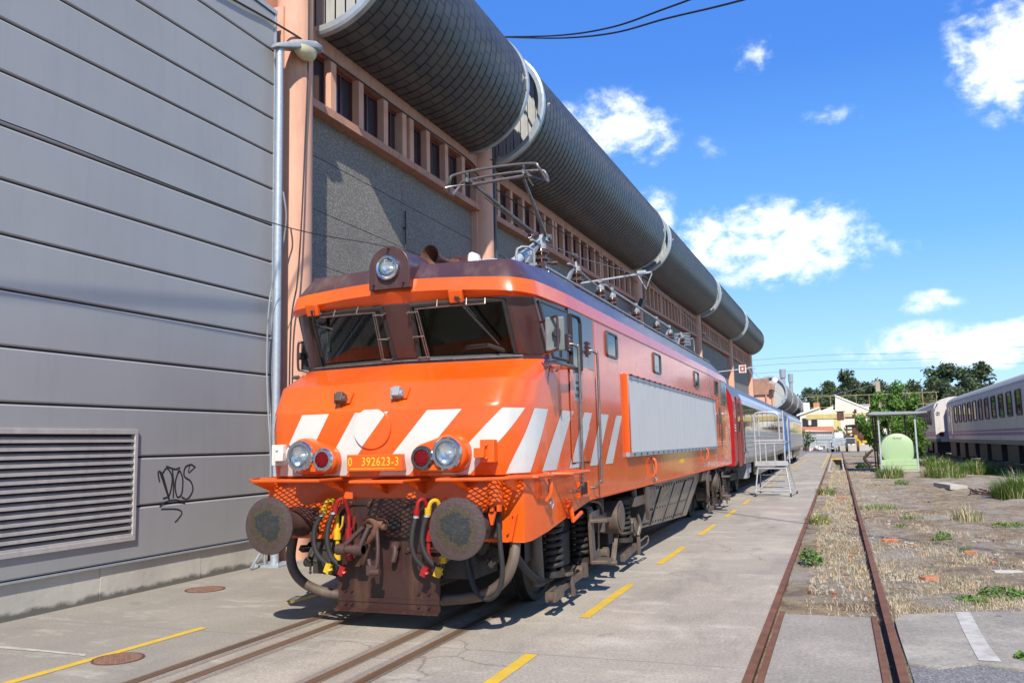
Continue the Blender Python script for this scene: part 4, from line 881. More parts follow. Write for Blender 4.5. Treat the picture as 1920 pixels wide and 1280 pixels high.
    # --- cab door and side fittings (both sides)
    for s in(1,-1):
        sx=lambda x:s*x
        def box(mm,x0,x1,*a): mm.bx(min(s*x0,s*x1),max(s*x0,s*x1),*a)
        m=MB();box(m,1.49,1.5035,1.915,2.635,1.535,3.245);dr=m.build('cab_door',M['dark'],t,smooth=0)
        m=MB();box(m,1.49,1.509,1.925,2.625,1.545,2.62);m.build('door_panel',M['orange'],dr,smooth=0)
        m=MB();box(m,1.49,1.509,1.925,2.625,2.62,3.235);m.build('door_top',M['brown'],dr,smooth=0)
        m=MB();m.tube([(s*1.512,1.99,2.585),(s*1.512,2.36,2.585),(s*1.512,2.36,3.12),(s*1.512,2.31,3.175),(s*1.512,1.99,3.175),(s*1.512,1.99,2.585)],.022,6);fr=m.build('window_frame',M['black'],dr)
        m=MB();box(m,1.49,1.513,2.0,2.35,2.59,3.17);m.build('door_window',M['sideglass'],dr,smooth=0)
        # stripes continue over the door
        for tl,tr,bl,br in ST[6:8]:
            mm=MB();rows=[]
            for k in range(13):
                z=1.552+(2.105-1.552)*k/12;q=(z-1.492)/(2.105-1.492);l=bl+(tl-bl)*q-AU[-1]+2.05;r=br+(tr-br)*q-AU[-1]+2.05
                l=max(l,1.93);r=min(r,2.62)
                if r>l+.002: rows.append([(s*1.5125,l,z),(s*1.5125,r,z)])
            if s>0 and len(rows)>1: mm.sheet(rows);mm.build('stripe',M['white'],dr,smooth=0)
        m=MB();box(m,1.5,1.535,2.26,2.34,1.56,1.60);box(m,1.5,1.52,2.22,2.27,1.56,1.66);m.build('lock',M['orange_matt'],dr,smooth=0)
        for y in(1.90,2.68):
            m=MB();P=[(s*1.5,y-.03,2.83),(s*1.56,y-.01,2.83),(s*1.60,y+.01,2.80),(s*1.615,y+.02,2.70),(s*1.615,y+.03,1.42),(s*1.60,y+.03,1.32),(s*1.55,y+.03,1.25),(s*1.5,y+.03,1.24)]
            m.tube(smooth_path(P,5),.016,8);hr=m.build('door_handrail',M['steel'],t,smooth=60)
            m=MB();box(m,1.5,1.53,y-.055,y+.0,2.76,2.94);
            for z in(2.80,2.87,2.92):
                for yy in(y-.05,y+.0): m.lathe((s*1.53,yy,z),(s,0,0),[(.016,0),(.010,.012),(.001,.014)],8)
            m.build('mount',M['brown'],hr,smooth=30)
        # warning plate
        m=MB();box(m,1.505,1.513,2.07,2.37,2.22,2.60);wp=m.build('warning_plate',M['sign'],dr,smooth=0)
        if s>0:
            for body_,z,h in(('ATENÇÃO',2.555,.062),('À',2.49,.05),('CATENÁRIA',2.425,.045),('PERIGO',2.355,.062),('DE MORTE',2.28,.062)):
                text('warning_text',body_,h,M['black'],wp,(1.5145,2.22,z),(PI/2,0,PI/2),.82,.001)
            m=MB();m.prism([(1.5142,2.24,2.50),(1.5142,2.20,2.41),(1.5142,2.23,2.42),(1.5142,2.19,2.30),(1.5142,2.25,2.43),(1.5142,2.215,2.42)],(.001,0,0));m.build('lightning_mark',M['red'],wp,smooth=0)
        # window shelf rail
        m=MB();m.tube(smooth_path([(s*1.47,1.16,2.575),(s*1.57,1.20,2.575),(s*1.58,1.30,2.575),(s*1.58,1.78,2.575),(s*1.57,1.86,2.575),(s*1.5,1.90,2.575)],4),.018,8);m.cyl((s*1.58,1.45,2.575),(s*1.5,1.45,2.50),.012,n=6);m.build('window_rail',M['steel'],t,smooth=60)
        # mirror
        m=MB();yb=.72
        ym=.86 if s>0 else 1.30;xm=1.72 if s>0 else 1.575;P=[(s*1.45,1.15 if s>0 else 1.34,2.985),(s*(xm-.03),ym+.02,2.99),(s*xm,ym,2.96),(s*xm,ym,2.70),(s*(xm-.03),ym+.02,2.665),(s*1.47,1.12 if s>0 else 1.36,2.65)];m.tube(smooth_path(P,4),.014,8);mi=m.build('mirror',M['brown'],t,smooth=60)
        m=MB();m.ob((s*(xm-.06),ym+.10,2.83),.19,.03,.34,Matrix.Rotation(s*.15,3,'Z'));m.build('mirror_shell',mat('worn_grey_shell',(.20,.21,.20),(.14,.15,.145),6,.4) if s>0 else M['black'],mi,smooth=0,bev=.03)
        m=MB();m.ob((s*(xm-.01),ym+.02,2.83),.05,.06,.08);m.cyl((s*(xm-.03),ym+.03,2.83),(s*(xm-.06),ym+.09,2.83),.03,n=10);m.build('clamp',M['black'],mi,smooth=30,bev=.006)
        # engine-room windows
        for y0 in(3.56,6.56,10.72,13.82):
            y1=y0+.56;z0,z1=2.865,3.17;m=MB();c=.05
            def rr(y0,y1,z0,z1,c): 
                P=[]
                for cy,cz,a0 in((y1-c,z1-c,0),(y0+c,z1-c,PI/2),(y0+c,z0+c,PI),(y1-c,z0+c,3*PI/2)): P+=[(cy+c*math.cos(a0+PI/2*k/5),cz+c*math.sin(a0+PI/2*k/5)) for k in range(6)]
                return P
            Q=rr(y0,y1,z0,z1,c);m.tube([(s*1.507,y,z) for y,z in Q+[Q[0]]],.02,6);w=m.build('side_window',M['pipe'],t)
            m=MB();m.prism([(s*1.495,y,z) for y,z in Q],(s*.010,0,0));m.build('pane',M['sideglass'],w,smooth=0)
        # filter grille
        m=MB();z0,z1,y0,y1=1.615,2.685,4.58,13.63
        nsec=9;w_=(y1-y0)/nsec
        for k in range(nsec):
            a=y0+w_*k;nr=30
            rows=[[],[]]
            for q in range(nr*2+1):
                yy=a+.004+(w_-.008)*q/(nr*2);xx=1.52+(.008 if q%2 else 0);rows[0].append((s*xx,yy,z0));rows[1].append((s*xx,yy,z1))
            m.sheet(rows)
        g=m.build('filter_grille',M['grille'],t,smooth=0)
        m=MB();box(m,1.49,1.552,4.46,4.575,1.60,2.70);box(m,1.49,1.54,4.5,y1+.05,z1,z1+.02);m.build('grille_frame',M['orange'],g,smooth=0,bev=.01)
        m=MB();box(m,1.5,1.532,4.58,y1,z1-.05,z1-.003);box(m,1.5,1.55,4.45,y1,z0-.06,z0+.0);m.build('edge_strip',M['greypaint'],g,smooth=0)
        m=MB()
        k=4.75
        while k<y1:
            for z in(z1+.003,z0-.03): m.ob((s*1.548,k,z),.02,.05,.022)
            k+=.42
        m.build('clip',M['dark'],g,smooth=0)
        # lower panel line, side lifting eyes
        m=MB();box(m,1.5,1.506,4.36,13.7,1.555,1.561);box(m,1.5,1.508,2.62,15.2,1.105,1.13);m.build('sill_trim',M['orange_matt'],t,smooth=0)
        for y,z in((1.02,1.33),(6.12,1.35),(11.75,1.44)):
            m=MB();P=[(s*1.5,y-.05,z+.14),(s*1.56,y-.05,z+.12),(s*1.57,y-.05,z-.04),(s*1.52,y-.05,z-.12)];m.tube(smooth_path(P,4),.02,8);m.cyl((s*1.555,y,z+.10),(s*1.555,y,z-.06),.05,n=12) if False else None;e_=m.build('coupling_holder',M['orange'],t,smooth=60)
            m=MB();m.prism([(s*1.53,y-.02,z+.10),(s*1.53,y+.05,z+.04),(s*1.53,y+.05,z-.08),(s*1.53,y-.02,z-.12)],(s*.015,0,0));m.tube([(s*1.55,y,z-.10),(s*1.56,y+.05,z-.15),(s*1.55,y+.02,z-.2),(s*1.55,y-.02,z-.15),(s*1.55,y,z-.1)],.008,6);m.build('flap',M['greypaint'],e_,smooth=0)
        m=MB();box(m,1.505,1.512,2.14,2.46,1.19,1.32);m.build('step_pocket',M['dark'],t,smooth=0)
        m=MB();box(m,1.5,1.54,2.10,2.5,1.165,1.19);box(m,1.5,1.53,2.12,2.14,1.19,1.33);box(m,1.5,1.53,2.46,2.48,1.19,1.33);m.build('pocket_rim',M['orange'],t,smooth=0)
        m=MB();m.prism([(s*1.50,1.70,1.19),(s*1.56,1.70,1.17),(s*1.56,1.70,.98),(s*1.50,1.70,.98)],(0,.02,0));m.tube([(s*1.56,1.62,1.16),(s*1.58,1.64,.96),(s*1.58,1.95,1.02)],.022,6);m.build('bent_step',M['orange_matt'],t,smooth=30)
    # side number and operator marking on the visible side
    text('side_number','0 392623-3',.13,M['lettering'],t,(1.504,8.85,1.39),(PI/2,0,PI/2),.8,.001)
    lg=MB()
    def arcband(cy,cz,r0,r1,a0,a1,x=1.504):
        n=14;lg.sheet([[(x,cy+r*math.cos(a0+(a1-a0)*k/n),cz+r*math.sin(a0+(a1-a0)*k/n)) for k in range(n+1)] for r in(r0,r1)])
    X=1.504;Q=lambda a,b,c,d: lg.add([(X,a,c),(X,b,c),(X,b,d),(X,a,d)],[(0,1,2,3)])
    Q(14.02,14.16,2.14,2.40);Q(14.27,14.46,1.82,2.16);Q(14.27,14.86,2.16,2.26);arcband(14.565,2.26,.02,.295,0,PI);Q(14.80,14.98,2.02,2.16);Q(14.68,14.98,1.90,2.02);arcband(14.80,1.90,.0,.18,-PI/2,0);Q(14.68,14.80,1.60,1.90)
    lg.build('operator_mark',M['darkbrownletter'],t,smooth=0,recalc=False)
    return t
LOCO=locomotive()
def loco_roof():
    t=LOCO
    # horn, antenna, lifting eyes
    m=MB();m.lathe((.10,1.35,3.85),(.18,1,-.02),[(.125,0),(.118,.006),(.085,.08),(.05,.17),(.03,.30),(.028,.46)],28,cap=False);m.lathe((.10,1.35,3.85),(.18,1,-.02),[(.119,.008),(.08,.08),(.045,.17),(.001,.26)],28,cap=False)
    m.ob((.20,1.86,3.83),.12,.10,.12);m.cyl((.18,1.78,3.84),(.18,1.90,3.84),.06,n=14);h=m.build('horn',M['rust'],t)
    m=MB();m.bx(.13,.31,1.92,1.94,3.68,3.96);m.bx(.0,.33,1.70,1.94,3.66,3.76);m.cyl((.21,1.92,3.92),(.21,1.88,3.92),.02,n=8);m.build('horn_bracket',M['roofbrown'],h,smooth=0)
    m=MB();m.ob((.33,2.02,3.83),.30,.30,.03,Matrix.Rotation(.08,3,'Y'));m.prism([(.27,1.98,3.84),(.44,1.98,3.84),(.40,2.0,3.98),(.33,2.0,4.01),(.29,2.0,4.0)],(0,.09,0));m.prism([(.18,1.95,3.83),(.23,1.95,3.84),(.18,1.95,3.68),(.12,1.95,3.68)],(0,.08,0));a=m.build('roof_antenna',M['whiteplastic'],t,smooth=0,bev=.012)
    m=MB();m.bx(.24,.38,1.94,1.98,3.68,3.81);m.bx(.38,.48,2.0,2.2,3.68,3.81);m.build('antenna_bracket',M['roofbrown'],a,smooth=0)
    for y,x in((2.6,1.02),(4.0,1.08),(4.3,1.08)):
        m=MB();m.tube(smooth_path([(x-.05,y,3.72),(x-.05,y,3.81),(x+.05,y,3.81),(x+.05,y,3.72)],4),.014,6);m.build('lifting_eye',M['roofbrown'] if y>3 else M['alu'],t)
    m=MB();m.tube(smooth_path([(.62,1.5,3.66),(.62,1.5,3.76),(.85,1.5,3.76),(.85,1.5,3.64)],4),.014,6);m.build('roof_grab_handle',M['alu'],t)
    # walkway edge rail
    m=MB();m.tube([(1.17,2.2,3.78),(1.17,LEN-2.2,3.78)],.018,6)
    y=2.4
    while y<LEN-2.2: m.cyl((1.17,y,3.7),(1.17,y,3.78),.01,n=5);y+=.9
    m.build('roof_edge_rail',M['greypaint'],t)
    for y in(4.55,8.95,LEN-4.55):
        m=MB();m.add([(1.476,y-.01,3.40),(1.476,y+.01,3.40),(1.204,y+.01,3.73),(1.204,y-.01,3.73)],[(0,1,2,3)]);o=m.build('roof_seam',M['darkbrownletter'],t,smooth=0,recalc=False);o.location=(.002,0,.003)
    # pantograph
    m=MB();m.bar((-.5,3.9,4.20),(-.5,5.9,4.20),.06,.08);m.bar((.5,3.9,4.20),(.5,5.9,4.20),.06,.08);m.bar((-.5,3.95,4.2),(.5,3.95,4.2),.07,.08);m.bar((-.5,5.85,4.2),(.5,5.85,4.2),.07,.08)
    pg=m.build('pantograph',M['greypaint'],t,smooth=0)
    m=MB();m.tube([(0,4.0,4.22),(0,5.62,4.98)],[.075,.06],16);m.cyl((-.32,4.0,4.22),(.32,4.0,4.22),.05,n=12);m.cyl((0,4.55,4.478),(0,4.60,4.50),.085,n=16)
    m.ob((0,5.58,5.0),.20,.14,.10);m.build('lower_arm',M['bluegrey'],pg)
    m=MB();m.tube([(-.06,5.62,5.02),(-.36,3.78,5.40)],[.035,.022],10);m.tube([(.06,5.62,5.02),(.36,3.78,5.42)],[.035,.022],10);m.tube([(-.1,5.55,5.0),(-.33,4.0,5.30)],.010,6);m.cyl((-.14,5.62,5.02),(.14,5.62,5.02),.05,n=12);m.build('upper_arm',M['steel'],pg)
    m=MB();
    for dy in(-.16,.16):
        P=[(-.725,3.72+dy*.3,5.30),(-.66,3.72+dy,5.46),(-.56,3.72+dy,5.53),(0,3.72+dy,5.555),(.56,3.72+dy,5.53),(.66,3.72+dy,5.46),(.725,3.72+dy*.3,5.30)]
        m.tube(smooth_path(P,5),.02,8)
    m.tube([(-.42,3.76,5.42),(.42,3.76,5.44)],.024,8)
    m.tube(smooth_path([(-.725,3.67,5.30),(-.70,3.5,5.34),(-.42,3.74,5.42)],4),.014,6);m.tube([(.725,3.67,5.30),(.42,3.74,5.44)],.014,6)
    for x in(-.42,.42):
        m.cyl((x,3.60,5.46),(x,3.84,5.46),.03,n=8);m.cyl((x,3.62,5.42),(x,3.62,5.54),.022,n=8);m.tube(smooth_path([(x,3.8,5.42),(x+.04,3.86,5.33),(x+.02,3.95,5.36)],3),.010,5)
    m.build('collector_head',M['steel'],pg)
    m=MB();P=[];n=14
    for k in range(n*8+1):
        a=2*PI*k/8;q=k/(n*8);c=V(-.05,5.15,4.95).lerp(V(-.05,5.5,5.06),q);P.append(c+V(.035*math.cos(a),0,.035*math.sin(a)))
    m.tube(P,.008,5);m.build('spring',M['brown'],pg)
    for x,y in((-.5,4.0),(.5,4.0),(-.5,5.8),(.5,5.8)):
        m=MB();m.lathe((x,y,3.72),(0,0,1),[(.05,0),(.085,.03),(.05,.07),(.085,.12),(.05,.16),(.085,.21),(.05,.25),(.06,.42)],16);m.build('insulator',M['insul'],pg)
    # roof insulators carrying the bus bar
    spots=[(2.57,.33,1),(4.04,.30,1),(5.30,.27,0),(6.02,.27,0),(7.75,.24,0),(9.55,.24,0),(10.95,.24,0),(12.4,.26,1)];X=1.0
    for k,(y,h,big) in enumerate(spots):
        ins=MB();r=.095 if big else .085;prof=[(.045,0)];z=0;nd=3
        for q in range(nd): hh=.085 if big else .066;prof+= [(.06,z+.01),(r,z+hh*.45),(r*.97,z+hh*.62),(.055,z+hh*.8)];z+=hh
        ins.lathe((X,y,3.83),(0,0,1),prof+[(.045,z+.02)],20);i=ins.build('roof_insulator',M['insul'],t)
        c=MB();c.lathe((X,y,3.83+z),(0,0,1),[(.062,0),(.062,.055),(.05,.07),(.02,.075),(.012,.14),(.001,.14)],18);
        if not big: c.ob((X,y,3.83+z+.14),.05,.07,.05)
        c.build('cap',M['greycap'],i)
        c=MB();c.bx(X-.055,X+.055,y-.055,y+.055,3.70,3.83);c.build('pedestal',M['greypaint'],i,smooth=0)
    m=MB();m.tube(smooth_path([(X,4.04,4.17),(X,4.5,4.10),(X,5.30,4.06)],4),.012,6);m.tube([(X,6.02,4.145),(X,7.75,4.15),(X,9.55,4.15),(X,10.95,4.15)],.02,8);m.tube(smooth_path([(X,5.3,4.12),(X,5.7,4.17),(X,6.02,4.13)],4),.014,6);m.build('bus_bar',M['alu'],t)
    m=MB()
    for y in(2.57,4.04,10.95,12.4): m.prism([(X-.02,y-.55,3.82),(X-.02,y-.45,3.82),(X-.02,y-.10,4.10),(X-.02,y-.02,4.13),(X-.02,y-.14,4.13)],(.03,0,0));m.bar((X,y-.35,4.13),(X,y,4.13),.04,.02)
    m.tube(smooth_path([(.90,2.0,3.70),(.90,2.0,3.98),(1.05,2.12,3.98),(1.05,2.12,3.70)],3),.016,6);build_split(m,'contact_bracket',M['greycap'],t,smooth=0)
    m=MB()
    for k in range(9): m.tube([(.75,12.95,3.98+.035*k),(1.12,13.0,3.98+.035*k)],.006,5)
    m.tube(smooth_path([(1.12,13.0,4.12),(1.16,13.15,4.12),(1.16,13.2,3.7)],3),.010,5);m.build('roof_resistor',M['alubright'],t)
    for y in(2.2,6.5,9.8,13.2): 
        m=MB();m.ob((1.15,y,3.80),.05,.05,.1);m.build('roof_clip',M['roofbrown'],t,smooth=0,bev=.005)
def bogie(yc,flip):
    t=LOCO;f=-1 if flip else 1
    Y=lambda y: yc+f*(y-3.5)
    b=T('bogie',None,None);b.parent=t
    for y in(2.45,4.55):
        for s in(1,-1):
            m=MB();m.lathe((s*.77,Y(y),.57),(s,0,0),[(.60,0),(.60,.02),(.575,.03),(.575,.13),(.50,.135),(.48,.10),(.22,.09),(.17,.15),(.001,.16)],40);m.build('wheel',M['under'],b)
    m=MB()
    for s in(1,-1):
        m.sheet([[(s*1.02,Y(y),z),(s*1.16,Y(y),z),(s*1.16,Y(y),z2),(s*1.02,Y(y),z2)] for y,z,z2 in((1.3,.55,.78),(1.9,.60,.84),(2.5,.72,.92),(3.5,.50,.86),(4.4,.72,.92),(5.1,.6,.84),(5.8,.55,.78))],closed=True)
        for y in(2.45,4.55): m.ob((s*1.12,Y(y),.57),.22,.34,.36)
        m.bx(s*1.0-.1,s*1.0+.1,min(Y(3.0),Y(4.0)),max(Y(3.0),Y(4.0)),.86,1.06)
    m.bx(-1.1,1.1,min(Y(3.2),Y(3.8)),max(Y(3.2),Y(3.8)),.45,.95);m.bx(-.9,.9,min(Y(1.3),Y(1.4)),max(Y(1.3),Y(1.4)),.55,.8);m.bx(-.9,.9,min(Y(5.6),Y(5.7)),max(Y(5.6),Y(5.7)),.55,.8);m.bx(-.6,.6,min(Y(2.6),Y(4.4)),max(Y(2.6),Y(4.4)),.3,1.0)
    m.build('frame',M['under'],b,smooth=0,bev=.015)
    for s in(1,-1):
        for y in(1.86,2.95,5.05):
            m=MB();P=[];nt=6.5
            for k in range(int(nt*14)+1):
                a=2*PI*k/14;P.append((s*1.26+.105*math.cos(a),Y(y)+.105*math.sin(a),.42+.46*k/(nt*14)))
            m.tube(P,.026,7);m.cyl((s*1.26,Y(y),.36),(s*1.26,Y(y),.42),.14,n=20);m.cyl((s*1.26,Y(y),.88),(s*1.26,Y(y),.95),.14,n=20);m.cyl((s*1.26,Y(y),.4),(s*1.26,Y(y),.9),.055,n=12);m.build('coil_spring',M['under'],b)
        # folded access step in dusty brown
        m=MB();y0=2.85;m.bar((s*1.42,Y(y0),.98),(s*1.44,Y(y0),.36),.15,.035);m.bar((s*1.42,Y(y0),.99),(s*1.18,Y(y0+.05),1.10),.12,.03)
        for z in(.83,.36): m.prism([(s*1.44,Y(y0-.08),z),(s*1.44,Y(y0+.30),z),(s*1.62,Y(y0+.24),z),(s*1.62,Y(y0+.0),z)],(0,0,.04));m.bar((s*1.445,Y(y0-.06),z+.07),(s*1.445,Y(y0+.30),z+.07),.012,.12)
        m.bar((s*1.40,Y(y0+.42),.92),(s*1.42,Y(y0+.30),.38),.05,.02);m.tube(smooth_path([(s*1.38,Y(y0+.1),1.07),(s*1.40,Y(y0+.45),1.03),(s*1.40,Y(y0+.62),.93),(s*1.40,Y(y0+.64),.86)],4),.018,6)
        m.build('access_step',M['underbrown'],b,smooth=0,bev=.006)
        # brake cylinder, links
        m=MB();m.cyl((s*1.22,Y(4.15),.78),(s*1.47,Y(4.15),.78),.215,n=32);m.cyl((s*1.47,Y(4.15),.78),(s*1.485,Y(4.15),.78),.17,n=32);m.cyl((s*1.47,Y(4.05),.86),(s*1.49,Y(4.05),.86),.02,n=8);m.ob((s*1.25,Y(3.7),.80),.2,.34,.14);m.ob((s*1.32,Y(3.62),.72),.12,.10,.16)
        m.build('brake_cylinder',M['underbrown'],b,bev=.006)
        m=MB();k0=s>0
        m.bar((s*1.40,Y(4.25),.72),(s*1.40,Y(3.95),.22),.05,.02);m.bar((s*1.36,Y(4.35),.72),(s*1.36,Y(4.05),.22),.05,.02);m.cyl((s*1.25,Y(3.85),.36),(s*1.36,Y(3.85),.36),.07,n=12);m.cyl((s*1.25,Y(3.95),.22),(s*1.44,Y(3.95),.22),.035,n=10)
        m.bar((s*1.36,Y(1.65 if k0 else 2.2),.22),(s*1.36,Y(2.6),.27),.05,.06)
        if k0: m.bar((s*1.33,Y(1.45),.21),(s*1.33,Y(1.75),.23),.03,.10);m.bar((s*1.41,Y(1.45),.21),(s*1.41,Y(1.75),.23),.03,.10);m.cyl((s*1.31,Y(1.5),.21),(s*1.43,Y(1.5),.21),.05,n=12)
        for y in(2.1,): m.bar((s*1.40,Y(y),.34),(s*1.42,Y(y),.12),.07,.03);m.bar((s*1.40,Y(y),.36),(s*1.40,Y(y-.2),.37),.05,.03)
        m.bar((s*1.38,Y(4.5),.20),(s*1.38,Y(5.3),.27),.06,.09);m.bar((s*1.42,Y(5.35),.40),(s*1.42,Y(5.35),.16),.06,.04);m.tube(smooth_path([(s*1.42,Y(5.4),.32),(s*1.45,Y(5.8),.36),(s*1.45,Y(5.8),.26),(s*1.42,Y(5.45),.22)],4),.015,6)
        m.cyl((s*1.1,Y(2.7),.30),(s*1.36,Y(2.7),.30),.06,n=12);m.ob((s*1.36,Y(2.75),.30),.06,.10,.16)
        build_split(m,'brake_linkage',M['underbrown'],b,smooth=30,bev=.004)
        # axle box with round cover
        m=MB();m.cyl((s*1.15,Y(5.25),.55),(s*1.40,Y(5.25),.55),.15,.13,n=20);m.ob((s*1.30,Y(5.25),.55),.20,.30,.12);m.cyl((s*1.40,Y(5.25),.55),(s*1.42,Y(5.25),.55),.09,n=18);m.tube(smooth_path([(s*1.38,Y(5.48),.40),(s*1.40,Y(5.56),.55),(s*1.38,Y(5.46),.72)],5),.03,8)
        m.cyl((s*1.15,Y(1.35),.45),(s*1.2,Y(1.75),.95),.06,n=10) if False else m.cyl((s*1.18,Y(1.62),.30),(s*1.18,Y(1.55),.98),.075,n=12);build_split(m,'damper',M['underbrown'],b)
        m=MB();m.bx(min(s*1.18,s*1.46),max(s*1.18,s*1.46),min(Y(5.05),Y(5.75)),max(Y(5.05),Y(5.75)),.84,.98);m.cyl((s*1.40,Y(5.2),.95),(s*1.40,Y(5.2),1.10),.05,n=10);m.prism([(s*1.45,Y(5.62),1.10),(s*1.45,Y(5.88),1.08),(s*1.45,Y(5.86),.60),(s*1.45,Y(5.78),.60)],(s*.05,0,0));m.bx(min(s*1.2,s*1.48),max(s*1.2,s*1.48),min(Y(5.95),Y(6.45)),max(Y(5.95),Y(6.45)),.90,1.08)
        for k in range(3): m.bx(min(s*1.34,s*1.38),max(s*1.34,s*1.38),min(Y(3.4+.1*k),Y(3.43+.1*k)),max(Y(3.4+.1*k),Y(3.43+.1*k)),.86,1.08)
        build_split(m,'equipment_box',M['underbrown'],b,smooth=30,bev=.01)
        m=MB();m.tube(smooth_path([(s*1.15,Y(.95),.75),(s*1.22,Y(1.2),.5),(s*1.22,Y(1.6),.35),(s*1.2,Y(2.0),.33)],5),.04,8);m.build('hose',M['black'],b)
def loco_under():
    t=LOCO;bogie(3.5,False);bogie(LEN-3.5,True)
    m=MB();m.bx(-1.2,1.2,.7,LEN-.7,1.02,1.14);m.bx(-.9,.9,.62,1.2,.5,1.1);m.build('underframe',M['under'],t,smooth=0)
    for s in(1,-1):
        # battery and equipment boxes hung between the bogies: slanting dusty panels with studded seams
        m=MB();y0,y1=6.1,11.75;P=[(s*1.47,y0-.25,1.10),(s*1.30,y0-.35,.42),(s*1.30,y1-1.75,.32),(s*1.47,y1,1.10)]
        m.add([(s*1.42,6.55,1.10),(s*1.32,5.95,.45),(s*1.32,10.1,.30),(s*1.42,11.65,1.10),(s*.3,6.55,1.10),(s*.3,5.95,.45),(s*.3,10.1,.30),(s*.3,11.65,1.10)],[(0,1,2,3),(4,5,6,7),(0,1,5,4),(1,2,6,5),(2,3,7,6),(3,0,4,7)])
        bx_=m.build('battery_box',M['battery'],t,smooth=0,bev=.01)
        def face(y,q): # point on outer face, y runs with slant, q 0 top..1 bottom
            top=V(s*1.42,6.55+(11.65-6.55)*y,1.10);bot=V(s*1.32,5.95+(10.1-5.95)*y,.45-.15*y);return top.lerp(bot,q)+V(s*.004,0,0)
        m=MB()
        for y in(.14,.155,.40,.62,.635,.84): m.bar(face(y,.12),face(y,.97),.02,.008)
        for y0_,y1_ in((.01,.12),(.17,.37),(.42,.6),(.65,.82)):
            m.bar(face(y0_,.10),face(y1_,.10),.016,.008)
            for k in range(4):
                yy=y0_+(y1_-y0_)*(k+.5)/4
                for q in(.14,.62,.92): m.ob(face(yy,q),.012,.04,.03)
        m.build('seam',M['dark'],bx_,smooth=0)
        m=MB();m.prism([face(.2,.34),face(.30,.22),face(.31,.30),face(.215,.46)],(s*.003,0,0));m.prism([face(.47,.25),face(.50,.20),face(.51,.30),face(.475,.34)],(s*.003,0,0));m.build('yellow_mark',mat('worn_yellow_mark',(.48,.36,.08),(.22,.18,.11),6,.6) if s>0 else M['battery'],bx_,smooth=0)
loco_roof();loco_under()
# ------------------------------------------------------------------ coaches coupled behind the locomotive
M['redcoach']=mat('red_coach_paint',(.40,.012,.018),(.34,.010,.015),2,.35,coat=.08,spec=.3,rv=.05)
M['bluecoach']=mat('blue_coach_paint',(.03,.20,.58),(.025,.17,.50),2,.35,coat=.08,spec=.3)
M['stainless']=mat('ribbed_stainless',(.66,.66,.65),(.58,.58,.57),3,.36,metal=.5,stretch=(1,.3,6),dirt=(.38,.36,.33),dirtamt=.35)
M['mirrorband']=mat('polished_window_band',(.20,.21,.20),(.17,.18,.17),2,.07,metal=.85,rv=.04,bmp=.12,bsc=1.6,stretch=(1,1,.3))
M['coachroof']=mat('grey_coach_roof',(.13,.125,.15),(.10,.10,.12),3,.4,metal=.2)
M['eaves']=mat('pale_eaves_band',(.55,.57,.66),(.47,.50,.58),3,.35,metal=.25)
M['skirt']=mat('dusty_skirt',(.33,.29,.22),(.25,.22,.17),3,.5,metal=.3)
